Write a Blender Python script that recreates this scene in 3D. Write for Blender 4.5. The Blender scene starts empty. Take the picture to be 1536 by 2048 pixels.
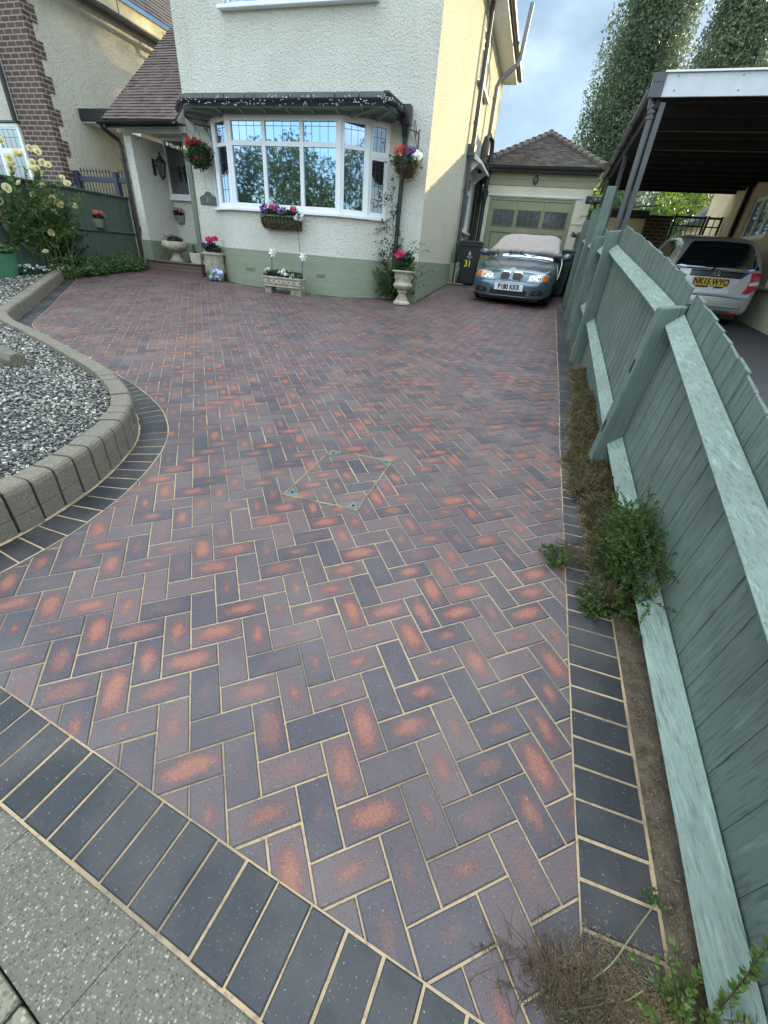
import bpy, math, random
import numpy as np
from mathutils import Vector, Matrix, Quaternion
R_ = math.radians
C = bpy.context.scene.collection
SC = bpy.context.scene
random.seed(7)
RNG = np.random.default_rng(7)

# ------------------------------------------------------------------ camera
# world: origin at the camera, x along the house front, y towards the house, z up
cam_d = bpy.data.cameras.new('camera')
cam = bpy.data.objects.new('camera', cam_d)
C.objects.link(cam)
cam.matrix_world = Matrix(((0.94915398, -0.22105606, 0.22414489, 0),
                           (0.30616344, 0.48242598, -0.8206882, 0),
                           (0.07328478, 0.84758444, 0.52557583, 0),
                           (0, 0, 0, 1)))
cam_d.sensor_fit = 'HORIZONTAL'
cam_d.sensor_width = 36.0
cam_d.lens = 36.0 * 822.2177 / 1536.0
cam_d.clip_start = 0.05
cam_d.clip_end = 2000
SC.camera = cam
SC.render.resolution_x = 768
SC.render.resolution_y = 1024

# ------------------------------------------------------------------ sun + sky + exposure
SUN_EL = 13.2
SUN_AZ = 28.0          # degrees from +y towards +x
az, el = R_(SUN_AZ), R_(SUN_EL)
to_sun = Vector((math.sin(az) * math.cos(el), math.cos(az) * math.cos(el), math.sin(el)))
sun_d = bpy.data.lights.new('sun', 'SUN')
sun_d.energy = 3.4
sun_d.angle = R_(0.5)
sun_d.color = (1.0, 0.78, 0.44)
sun = bpy.data.objects.new('sun', sun_d)
sun.rotation_euler = (-to_sun).to_track_quat('-Z', 'Y').to_euler()
sun.location = to_sun * 60
C.objects.link(sun)

W = bpy.data.worlds.new('World')
SC.world = W
W.use_nodes = True
wn, wl = W.node_tree.nodes, W.node_tree.links
wn.clear()
w_out = wn.new('ShaderNodeOutputWorld')
w_bg = wn.new('ShaderNodeBackground')
w_sky = wn.new('ShaderNodeTexSky')
w_sky.sky_type = 'NISHITA'
w_sky.sun_disc = False
w_sky.sun_elevation = el
w_sky.sun_rotation = az
w_sky.altitude = 60
w_sky.air_density = 1.0
w_sky.dust_density = 0.6
w_sky.ozone_density = 1.5
w_bg.inputs['Strength'].default_value = 0.15
# clouds: soft bright and grey banks mixed over the clear sky by direction
w_tc = wn.new('ShaderNodeTexCoord')
w_map = wn.new('ShaderNodeMapping')
w_map.inputs['Scale'].default_value = (1.6, 1.6, 3.2)
w_map.inputs['Location'].default_value = (0.35, 0.1, 0.2)
wl.new(w_tc.outputs['Generated'], w_map.inputs['Vector'])
w_n1 = wn.new('ShaderNodeTexNoise')
w_n1.inputs['Scale'].default_value = 1.5
w_n1.inputs['Detail'].default_value = 6
w_n1.inputs['Roughness'].default_value = 0.55
wl.new(w_map.outputs['Vector'], w_n1.inputs['Vector'])
w_r1 = wn.new('ShaderNodeValToRGB')
w_r1.color_ramp.elements[0].position = 0.40
w_r1.color_ramp.elements[1].position = 0.66
wl.new(w_n1.outputs['Fac'], w_r1.inputs['Fac'])
w_n2 = wn.new('ShaderNodeTexNoise')
w_n2.inputs['Scale'].default_value = 2.4
w_n2.inputs['Detail'].default_value = 5
wl.new(w_map.outputs['Vector'], w_n2.inputs['Vector'])
w_r2 = wn.new('ShaderNodeValToRGB')
w_r2.color_ramp.elements[0].position = 0.35
w_r2.color_ramp.elements[0].color = (3.0, 3.7, 4.4, 1)
w_r2.color_ramp.elements[1].position = 0.7
w_r2.color_ramp.elements[1].color = (9.0, 9.6, 9.6, 1)
wl.new(w_n2.outputs['Fac'], w_r2.inputs['Fac'])
w_mix = wn.new('ShaderNodeMix')
w_mix.data_type = 'RGBA'
wl.new(w_r1.outputs['Color'], w_mix.inputs['Factor'])
wl.new(w_sky.outputs['Color'], w_mix.inputs['A'])
wl.new(w_r2.outputs['Color'], w_mix.inputs['B'])
# the bank in front of the house is a grey rain cloud, the sky behind the street is brightened to light the house front
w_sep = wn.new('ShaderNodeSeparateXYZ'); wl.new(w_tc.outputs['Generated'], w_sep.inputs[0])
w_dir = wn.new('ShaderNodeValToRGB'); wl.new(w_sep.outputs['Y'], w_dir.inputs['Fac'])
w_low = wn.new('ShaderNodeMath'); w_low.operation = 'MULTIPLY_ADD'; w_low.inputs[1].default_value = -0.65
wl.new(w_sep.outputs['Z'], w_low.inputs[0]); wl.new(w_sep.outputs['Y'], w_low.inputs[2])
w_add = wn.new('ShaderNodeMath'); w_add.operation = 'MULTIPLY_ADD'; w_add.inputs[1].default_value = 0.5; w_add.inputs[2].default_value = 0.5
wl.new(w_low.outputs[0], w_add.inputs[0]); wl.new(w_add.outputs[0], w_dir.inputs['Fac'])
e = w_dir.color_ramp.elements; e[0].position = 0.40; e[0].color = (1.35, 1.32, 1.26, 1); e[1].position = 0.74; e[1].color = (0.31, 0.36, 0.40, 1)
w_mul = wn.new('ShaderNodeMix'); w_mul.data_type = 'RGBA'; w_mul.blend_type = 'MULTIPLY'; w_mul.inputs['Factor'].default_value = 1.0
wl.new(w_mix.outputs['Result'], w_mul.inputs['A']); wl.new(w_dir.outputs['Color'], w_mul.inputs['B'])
w_zen = wn.new('ShaderNodeMapRange'); w_zen.inputs['From Min'].default_value = 0.1; w_zen.inputs['From Max'].default_value = 1.0  # overhead sky brightened as well, to put more light on the ground
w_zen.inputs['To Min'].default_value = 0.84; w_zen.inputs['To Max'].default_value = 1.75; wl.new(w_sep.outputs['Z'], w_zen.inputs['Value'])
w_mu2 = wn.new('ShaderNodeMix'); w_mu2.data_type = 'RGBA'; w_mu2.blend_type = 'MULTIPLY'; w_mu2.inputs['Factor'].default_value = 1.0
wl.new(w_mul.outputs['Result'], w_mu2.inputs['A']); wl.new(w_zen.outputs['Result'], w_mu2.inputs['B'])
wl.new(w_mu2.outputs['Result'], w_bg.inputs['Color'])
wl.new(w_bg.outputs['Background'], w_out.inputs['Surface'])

SC.view_settings.view_transform = 'Standard'
SC.view_settings.look = 'None'
SC.view_settings.gamma = 1
SC.view_settings.exposure = 1.34

# ------------------------------------------------------------------ small geometry kit
def g(x, y):
    """height of the sloping drive"""
    return -1.485 - 0.0119 * x + 0.0749 * y

class MB:
    """collects shapes, then links them as ONE mesh object"""
    def __init__(s):
        s.v, s.f, s.m = [], [], []
    def add(s, vs, fs, mi=0):
        o = len(s.v)
        s.v.extend([tuple(map(float, p)) for p in vs])
        for f in fs:
            s.f.append(tuple(i + o for i in f)); s.m.append(mi)
        return s
    def box(s, x0, x1, y0, y1, z0, z1, mi=0):
        return s.obox((0, 0, 0), (1, 0, 0), (0, 1, 0), x0, x1, y0, y1, z0, z1, mi)
    def obox(s, O, u, n, u0, u1, n0, n1, z0, z1, mi=0, w=(0, 0, 1)):
        O, u, n, w = map(Vector, (O, u, n, w))
        P = [O + u * a + n * b + w * c for c in (z0, z1) for a, b in ((u0, n0), (u1, n0), (u1, n1), (u0, n1))]
        fs = [(0, 3, 2, 1), (4, 5, 6, 7), (0, 1, 5, 4), (1, 2, 6, 5), (2, 3, 7, 6), (3, 0, 4, 7)]
        if u.cross(n).dot(w) < 0:
            fs = [tuple(reversed(f)) for f in fs]
        return s.add(P, fs, mi)
    def prism(s, poly, vec, mi=0, caps=True):
        n = len(poly); vec = Vector(vec)
        P = [Vector(p) for p in poly] + [Vector(p) + vec for p in poly]
        nrm = Vector((0, 0, 0))
        for i in range(n):
            a, b = Vector(poly[i]), Vector(poly[(i + 1) % n]); nrm += a.cross(b)
        fs = [(i, (i + 1) % n, n + (i + 1) % n, n + i) for i in range(n)]
        if caps:
            fs += [tuple(reversed(range(n))), tuple(range(n, 2 * n))]
        if nrm.dot(vec) < 0:
            fs = [tuple(reversed(f)) for f in fs]
        return s.add(P, fs, mi)
    def tube(s, pts, r, n=8, mi=0, caps=True):
        pts = [Vector(p) for p in pts]
        k = len(pts); rs = r if isinstance(r, (list, tuple)) else [r] * k
        t = [(pts[min(i + 1, k - 1)] - pts[max(i - 1, 0)]).normalized() for i in range(k)]
        a = t[0].orthogonal().normalized(); P = []
        for i in range(k):
            if i:
                q = t[i - 1].rotation_difference(t[i]); a = q @ a
            b = t[i].cross(a)
            for j in range(n):
                th = 2 * math.pi * j / n
                P.append(pts[i] + (a * math.cos(th) + b * math.sin(th)) * rs[i])
        fs = [(i * n + j, i * n + (j + 1) % n, (i + 1) * n + (j + 1) % n, (i + 1) * n + j) for i in range(k - 1) for j in range(n)]
        if caps:
            fs += [tuple(reversed(range(n))), tuple(range((k - 1) * n, k * n))]
        return s.add(P, fs, mi)
    def lathe(s, prof, c=(0, 0, 0), n=24, sx=1, sy=1, mi=0, wob=0):
        P = []; c = Vector(c)
        for r, z in prof:
            for j in range(n):
                th = 2 * math.pi * j / n
                rr = r * (1 + wob * math.cos(th * 12))
                P.append(c + Vector((rr * math.cos(th) * sx, rr * math.sin(th) * sy, z)))
        k = len(prof)
        fs = [(i * n + j, i * n + (j + 1) % n, (i + 1) * n + (j + 1) % n, (i + 1) * n + j) for i in range(k - 1) for j in range(n)]
        fs += [tuple(reversed(range(n))), tuple(range((k - 1) * n, k * n))]
        return s.add(P, fs, mi)
    def ball(s, c, rx, ry=None, rz=None, n=10, m=7, mi=0):
        ry = ry or rx; rz = rz or rx
        prof = [(math.sin(math.pi * i / m) + 1e-4, -math.cos(math.pi * i / m)) for i in range(m + 1)]
        o = len(s.v); s.lathe(prof, n=n, mi=mi)
        for i in range(o, len(s.v)):
            x, y, z = s.v[i]; s.v[i] = (c[0] + x * rx, c[1] + y * ry, c[2] + z * rz)
        return s
    def quad(s, a, b, c, d, mi=0):
        return s.add([a, b, c, d], [(0, 1, 2, 3)], mi)

OFF = {}
def thing(name, label, cat, loc, group=None, rot=None, kind=None):
    o = bpy.data.objects.new(name, None)
    C.objects.link(o)
    o.empty_display_size = 0.1
    o.location = loc
    if rot: o.rotation_euler = rot
    tag(o, label, cat, group)
    OFF[o] = Vector(loc) if not rot else Vector((0, 0, 0))
    return o
def tag(o, label=None, cat=None, group=None, kind=None):
    if label: o['label'] = label
    if cat: o['category'] = cat
    if group: o['group'] = group
    if kind: o['kind'] = kind
    return o
def obj(mb, name, mat, parent=None, smooth=False, bevel=0, seg=2, local=False, sub=0, angle=None):
    """link the collected shapes as one mesh; vertices are world coordinates unless local"""
    off = Vector((0, 0, 0))
    if parent is not None and not local:
        off = OFF.get(parent, Vector((0, 0, 0)))
    me = bpy.data.meshes.new(name)
    me.from_pydata([(p[0] - off[0], p[1] - off[1], p[2] - off[2]) for p in mb.v], [], mb.f)
    mats = mat if isinstance(mat, (list, tuple)) else [mat]
    for m in mats: me.materials.append(m)
    if len(mats) > 1: me.polygons.foreach_set('material_index', mb.m)
    if smooth: me.polygons.foreach_set('use_smooth', [True] * len(me.polygons))
    me.update()
    o = bpy.data.objects.new(name, me)
    C.objects.link(o)
    if parent is not None: o.parent = parent
    OFF[o] = off
    if bevel:
        b = o.modifiers.new('bevel', 'BEVEL'); b.width = bevel; b.segments = seg; b.limit_method = 'ANGLE'; b.angle_limit = R_(40)
    if sub:
        b = o.modifiers.new('sub', 'SUBSURF'); b.levels = sub; b.render_levels = sub
    if angle:
        try: me.set_sharp_from_angle(angle=R_(angle))
        except Exception: pass
    return o
def copy_tree(o, parent=None):
    c = o.copy(); C.objects.link(c)
    if parent is not None: c.parent = parent
    OFF[c] = OFF.get(o, Vector((0, 0, 0)))
    for ch in list(o.children): copy_tree(ch, c)
    return c
def text(s, name, size, mat, parent, loc, rot, ext=0.002, off=0.0, sx=1.0, align='CENTER'):
    cu = bpy.data.curves.new(name, 'FONT')
    cu.body = s; cu.size = size; cu.extrude = ext; cu.offset = off
    cu.align_x = align; cu.align_y = 'CENTER'
    cu.materials.append(mat)
    o = bpy.data.objects.new(name, cu); C.objects.link(o)
    dg = bpy.context.evaluated_depsgraph_get(); dg.update()
    me = bpy.data.meshes.new_from_object(o.evaluated_get(dg))
    bpy.data.objects.remove(o); me.name = name
    o = bpy.data.objects.new(name, me); C.objects.link(o)
    if not me.materials: me.materials.append(mat)
    o.parent = parent; o.location = loc; o.rotation_euler = rot; o.scale = (sx, 1, 1)
    return o

def scatter(name, tv, tf, pos, rot, scl, mat, parent=None, rnd=None, smooth=False):
    """one mesh of many copies of a tiny template (leaves, pebbles, petals) with a random colour per copy"""
    tv = np.asarray(tv, float); pos = np.asarray(pos, float); N = len(pos); k = len(tv)
    scl = np.asarray(scl, float)
    if scl.ndim == 1: scl = np.repeat(scl[:, None], 3, 1)
    V = np.einsum('nij,nkj->nki', rot, tv[None] * scl[:, None, :]) + pos[:, None, :]
    if parent is not None: V = V - np.array(OFF.get(parent, Vector((0, 0, 0))))
    lens = [len(f) for f in tf]
    loops = np.concatenate([np.array(f) for f in tf])
    L = (loops[None] + (np.arange(N) * k)[:, None]).ravel()
    starts1 = np.concatenate([[0], np.cumsum(lens)[:-1]])
    ls = (starts1[None] + (np.arange(N) * len(loops))[:, None]).ravel()
    me = bpy.data.meshes.new(name)
    me.vertices.add(N * k); me.vertices.foreach_set('co', V.ravel())
    me.loops.add(len(L)); me.loops.foreach_set('vertex_index', L.astype(np.int32))
    me.polygons.add(N * len(tf)); me.polygons.foreach_set('loop_start', ls.astype(np.int32))
    try: me.polygons.foreach_set('loop_total', np.tile(lens, N).astype(np.int32))
    except Exception: pass
    if rnd is None: rnd = RNG.random((N, 3))
    at = me.color_attributes.new('rnd', 'FLOAT_COLOR', 'POINT')
    col = np.ones((N, k, 4)); col[:, :, :3] = rnd[:, None, :]
    at.data.foreach_set('color', col.ravel())
    if smooth: me.polygons.foreach_set('use_smooth', [True] * (N * len(tf)))
    me.update(calc_edges=True); me.validate()
    for m in (mat if isinstance(mat, (list, tuple)) else [mat]): me.materials.append(m)
    o = bpy.data.objects.new(name, me); C.objects.link(o)
    if parent is not None: o.parent = parent
    OFF[o] = OFF.get(parent, Vector((0, 0, 0))) if parent is not None else Vector((0, 0, 0))
    return o
def rand_rot(n, tilt=1.0):
    """random orientations, tilt 0 = upright, 1 = any way"""
    q = RNG.normal(size=(n, 4)); q /= np.linalg.norm(q, axis=1)[:, None]
    if tilt < 1:
        th = RNG.random(n) * 2 * np.pi
        q0 = np.c_[np.cos(th / 2), np.zeros(n), np.zeros(n), np.sin(th / 2)]
        d = np.sign((q * q0).sum(1))[:, None]
        q = q0 * (1 - tilt) + q * d * tilt; q /= np.linalg.norm(q, axis=1)[:, None]
    w, x, y, z = q.T
    return np.stack([np.stack([1 - 2 * (y * y + z * z), 2 * (x * y - z * w), 2 * (x * z + y * w)], -1),
                     np.stack([2 * (x * y + z * w), 1 - 2 * (x * x + z * z), 2 * (y * z - x * w)], -1),
                     np.stack([2 * (x * z - y * w), 2 * (y * z + x * w), 1 - 2 * (x * x + y * y)], -1)], 1)
LEAF_V = [(0, 0, 0), (0.28, 0.45, 0.07), (0, 1, -0.05), (-0.28, 0.45, 0.07)]
LEAF_F = [(0, 1, 2), (0, 2, 3)]
NEEDLE_V = [(0, 0, 0), (0.07, 0.5, 0.0), (0, 1, 0), (-0.07, 0.5, 0.0)]
NEEDLE_F = [(0, 1, 2, 3)]
def in_ball(n, shell=0.0):
    d = RNG.normal(size=(n, 3)); d /= np.linalg.norm(d, axis=1)[:, None]
    r = (shell ** 3 + (1 - shell ** 3) * RNG.random(n)) ** (1 / 3)
    return d * r[:, None]

# ------------------------------------------------------------------ materials
def lin(r, g_, b):
    f = lambda c: (c / 255 / 12.92) if c / 255 <= 0.04045 else ((c / 255 + 0.055) / 1.055) ** 2.4
    return (f(r), f(g_), f(b))
class NT:
    """short hand for a node tree"""
    def __init__(s, name):
        s.mat = bpy.data.materials.new(name); s.mat.use_nodes = True
        s.n = s.mat.node_tree.nodes; s.l = s.mat.node_tree.links
        s.b = s.n['Principled BSDF']; s._pos = None
    def new(s, t, **kw):
        k = s.n.new(t)
        for a, v in kw.items(): setattr(k, a, v)
        return k
    def set(s, sock, v):
        if isinstance(v, bpy.types.NodeSocket): s.l.new(v, sock)
        elif isinstance(v, (tuple, list)) and len(v) == 3 and sock.type == 'RGBA': sock.default_value = (*v, 1)
        else: sock.default_value = v
    def pos(s, scale=None, obj_space=False):
        if obj_space:
            p = s.new('ShaderNodeTexCoord').outputs['Object']
        else:
            p = s.new('ShaderNodeNewGeometry').outputs['Position']
        if scale:
            m = s.new('ShaderNodeMapping'); s.l.new(p, m.inputs['Vector']); m.inputs['Scale'].default_value = scale; p = m.outputs['Vector']
        return p
    def noise(s, vec, scale, detail=4, rough=0.55, out='Fac'):
        k = s.new('ShaderNodeTexNoise'); s.l.new(vec, k.inputs['Vector'])
        k.inputs['Scale'].default_value = scale; k.inputs['Detail'].default_value = detail; k.inputs['Roughness'].default_value = rough
        return k.outputs[out]
    def voro(s, vec, scale, feature='F1', out='Distance'):
        k = s.new('ShaderNodeTexVoronoi', feature=feature); s.l.new(vec, k.inputs['Vector']); k.inputs['Scale'].default_value = scale
        return k.outputs[out]
    def ramp(s, fac, stops):
        k = s.new('ShaderNodeValToRGB'); cr = k.color_ramp; s.l.new(fac, k.inputs['Fac'])
        while len(cr.elements) < len(stops): cr.elements.new(0.5)
        for e, (p, c) in zip(cr.elements, stops):
            e.position = p; e.color = (*c, 1) if not isinstance(c, (int, float)) else (c, c, c, 1)
        return k.outputs['Color']
    def mix(s, fac, a, b, mode='MIX'):
        k = s.new('ShaderNodeMix', data_type='RGBA', blend_type=mode)
        s.set(k.inputs['Factor'], fac); s.set(k.inputs['A'], a); s.set(k.inputs['B'], b)
        return k.outputs['Result']
    def math(s, op, a, b=0.0, c=0.0):
        k = s.new('ShaderNodeMath', operation=op)
        for i, v in enumerate((a, b, c)): s.set(k.inputs[i], v)
        return k.outputs[0]
    def bump(s, h, strength=0.5, dist=0.01):
        k = s.new('ShaderNodeBump'); s.set(k.inputs['Height'], h); k.inputs['Strength'].default_value = strength; k.inputs['Distance'].default_value = dist
        if s.b.inputs['Normal'].is_linked: s.l.new(s.b.inputs['Normal'].links[0].from_socket, k.inputs['Normal'])
        s.l.new(k.outputs['Normal'], s.b.inputs['Normal'])
    def fin(s, col=None, rough=None, metal=None, spec=None):
        if col is not None: s.set(s.b.inputs['Base Color'], col)
        if rough is not None: s.set(s.b.inputs['Roughness'], rough)
        if metal is not None: s.b.inputs['Metallic'].default_value = metal
        if spec is not None: s.b.inputs['Specular IOR Level'].default_value = spec
        return s.mat
def mul(c, k): return tuple(min(1, x * k) for x in c)
def plain(name, col, rough=0.6, var=0.18, scale=6, bs=0, bd=0.004, metal=0, spec=0.5, osp=False):
    t = NT(name); p = t.pos(obj_space=osp)
    f = t.ramp(t.noise(p, scale), [(0.3, 0.0), (0.7, 1.0)])
    c = t.mix(f, mul(col, 1 - var), mul(col, 1 + var))
    if bs: t.bump(t.noise(p, bs, 3), 0.6, bd)
    return t.fin(c, rough, metal, spec)
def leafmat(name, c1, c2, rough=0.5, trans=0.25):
    """leaf colours spread by each leaf's rnd value, with some light passing through"""
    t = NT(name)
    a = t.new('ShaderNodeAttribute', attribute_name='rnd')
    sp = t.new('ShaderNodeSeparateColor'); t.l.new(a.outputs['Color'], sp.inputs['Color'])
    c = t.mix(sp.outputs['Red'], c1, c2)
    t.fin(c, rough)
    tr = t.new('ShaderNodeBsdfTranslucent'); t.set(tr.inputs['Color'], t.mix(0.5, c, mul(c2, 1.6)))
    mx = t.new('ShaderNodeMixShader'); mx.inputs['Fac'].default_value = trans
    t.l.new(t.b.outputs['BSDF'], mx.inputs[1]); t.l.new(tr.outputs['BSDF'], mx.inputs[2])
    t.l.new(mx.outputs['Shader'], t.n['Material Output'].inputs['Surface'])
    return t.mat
def rndmat(name, stops, rough=0.6, bs=0):
    t = NT(name)
    a = t.new('ShaderNodeAttribute', attribute_name='rnd')
    sp = t.new('ShaderNodeSeparateColor'); t.l.new(a.outputs['Color'], sp.inputs['Color'])
    c = t.ramp(sp.outputs['Red'], stops)
    if bs:
        n = t.noise(t.pos(), bs, 3); c = t.mix(t.math('MULTIPLY', n, 0.5), c, (0.02, 0.02, 0.02))
    return t.fin(c, rough)
def brickmat(name, c1, c2, mortar, bw, bh, ms=0.010, bump=0.6, rough=0.8, offset=0.5, ox=0.0, oz=0.0, msmooth=0.1):
    t = NT(name); ge = t.new('ShaderNodeNewGeometry')
    sx = t.new('ShaderNodeSeparateXYZ'); t.l.new(ge.outputs['Position'], sx.inputs[0])
    cb = t.new('ShaderNodeCombineXYZ')
    t.l.new(t.math('ADD', t.math('ADD', sx.outputs['X'], sx.outputs['Y']), ox), cb.inputs['X'])
    t.l.new(t.math('ADD', sx.outputs['Z'], oz), cb.inputs['Y'])
    k = t.new('ShaderNodeTexBrick'); t.l.new(cb.outputs[0], k.inputs['Vector'])
    k.offset = offset
    for nme, v in (('Color1', (*c1, 1)), ('Color2', (*c2, 1)), ('Mortar', (*mortar, 1)), ('Scale', 1.0), ('Mortar Size', ms), ('Mortar Smooth', msmooth), ('Brick Width', bw), ('Row Height', bh), ('Bias', 0.0)):
        k.inputs[nme].default_value = v
    n = t.noise(ge.outputs['Position'], 30, 4)
    c = t.mix(t.math('MULTIPLY', n, 0.35), k.outputs['Color'], mul(c1, 0.5))
    t.bump(t.math('SUBTRACT', t.math('MULTIPLY', n, 0.3), k.outputs['Fac']), bump, 0.008)
    return t.fin(c, rough)

def roughcast(name, col, dirt=0.12, rough_d=0.03):
    t = NT(name); p = t.pos()
    big = t.ramp(t.noise(p, 1.1, 5), [(0.35, 0.0), (0.75, 1.0)])
    c = t.mix(t.math('MULTIPLY', big, dirt * 2), col, mul(col, 0.72))
    st = t.ramp(t.noise(t.pos((3.0, 3.0, 0.35)), 2.2, 5), [(0.5, 0.0), (0.8, 1.0)])
    c = t.mix(t.math('MULTIPLY', st, dirt), c, mul(col, 0.6))
    v = t.voro(p, 52, 'SMOOTH_F1'); n = t.noise(t.pos((1, 1, 0.8)), 30, 5, 0.68)
    h = t.math('ADD', t.math('MULTIPLY', v, -0.6), t.math('MULTIPLY', n, 1.5))
    c = t.mix(t.math('MULTIPLY', t.ramp(n, [(0.34, 1.0), (0.52, 0.0)]), 0.30), c, mul(col, 0.45))
    t.bump(h, 0.95, rough_d)
    return t.fin(c, 0.9, spec=0.2)

M = {}
M['white_wall'] = roughcast('white_roughcast', (0.80, 0.785, 0.68), 0.2)
M['side_wall'] = roughcast('cream_roughcast', (0.78, 0.73, 0.56), 0.12, 0.045)
M['porch_wall'] = roughcast('porch_render', (0.82, 0.80, 0.71), 0.1)
M['neigh_wall'] = roughcast('beige_roughcast', (0.76, 0.71, 0.58), 0.2)
M['garage_wall'] = plain('smooth_cream_render', (0.74, 0.71, 0.58), 0.8, 0.08, 3, 60, 0.003)
M['plinth'] = brickmat('green_painted_brick', (0.285, 0.325, 0.225), (0.26, 0.30, 0.205), (0.34, 0.38, 0.28), 0.46, 0.105, 0.007, 1.0, 0.55)
M['plinth_flat'] = plain('green_paint_render', (0.255, 0.295, 0.205), 0.55, 0.15, 4, 40, 0.003)
M['trim_green'] = plain('sage_green_gloss_paint', (0.275, 0.29, 0.175), 0.4, 0.09, 3)
M['trim_dark'] = plain('dark_sage_paint', (0.13, 0.16, 0.10), 0.45, 0.1, 5)
M['soffit_green'] = plain('grey_green_soffit_paint', (0.22, 0.28, 0.25), 0.5, 0.1, 4)
M['black'] = plain('black_gloss_paint', (0.018, 0.02, 0.022), 0.35, 0.2, 8)
M['black_plastic'] = plain('black_plastic', (0.02, 0.022, 0.024), 0.45, 0.2, 12)
M['dark_pipe'] = plain('dark_grey_pipe', (0.075, 0.08, 0.085), 0.35, 0.15, 4)
M['grey_pipe'] = plain('grey_painted_pipe', (0.17, 0.17, 0.17), 0.4, 0.1, 4)
M['upvc'] = plain('white_upvc', (0.82, 0.84, 0.84), 0.25, 0.03, 2)
M['white_paint'] = plain('white_paint', (0.78, 0.78, 0.74), 0.5, 0.06, 4)
M['iron'] = plain('black_wrought_iron', (0.02, 0.022, 0.022), 0.5, 0.2, 20)
M['navy'] = plain('navy_painted_timber', (0.022, 0.034, 0.065), 0.5, 0.25, 9)
M['stone'] = plain('cast_stone', (0.42, 0.38, 0.29), 0.85, 0.3, 9, 70, 0.004, osp=True)
M['stone_dark'] = plain('weathered_stone', (0.26, 0.23, 0.17), 0.9, 0.4, 12, 70, 0.005, osp=True)
M['cement'] = plain('cement_render', (0.46, 0.42, 0.34), 0.85, 0.15, 6, 50, 0.003)
M['soil'] = plain('dark_soil', (0.045, 0.034, 0.024), 0.95, 0.4, 20, 60, 0.02)
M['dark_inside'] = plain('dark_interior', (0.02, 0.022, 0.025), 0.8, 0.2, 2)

def glassmat(name, refl=0.7, tint=(0.55, 0.66, 0.80), base=(0.02, 0.024, 0.03), wob=0.02):
    t = NT(name)
    t.fin(base, 0.15)
    gl = t.new('ShaderNodeBsdfGlossy'); gl.inputs['Color'].default_value = (*tint, 1); gl.inputs['Roughness'].default_value = 0.02
    bp = t.new('ShaderNodeBump'); bp.inputs['Strength'].default_value = wob; bp.inputs['Distance'].default_value = 0.05
    t.l.new(t.noise(t.pos(), 2.5, 2), bp.inputs['Height']); t.l.new(bp.outputs['Normal'], gl.inputs['Normal'])
    mx = t.new('ShaderNodeMixShader'); mx.inputs['Fac'].default_value = refl
    t.l.new(t.b.outputs['BSDF'], mx.inputs[1]); t.l.new(gl.outputs['BSDF'], mx.inputs[2])
    t.l.new(mx.outputs['Shader'], t.n['Material Output'].inputs['Surface'])
    return t.mat
M['glass'] = glassmat('window_glass', 0.56, (0.40, 0.58, 0.84))
M['glass_dim'] = glassmat('dark_window_glass', 0.22)
M['lead'] = plain('lead_strip', (0.05, 0.055, 0.06), 0.5, 0.1, 5)
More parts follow.
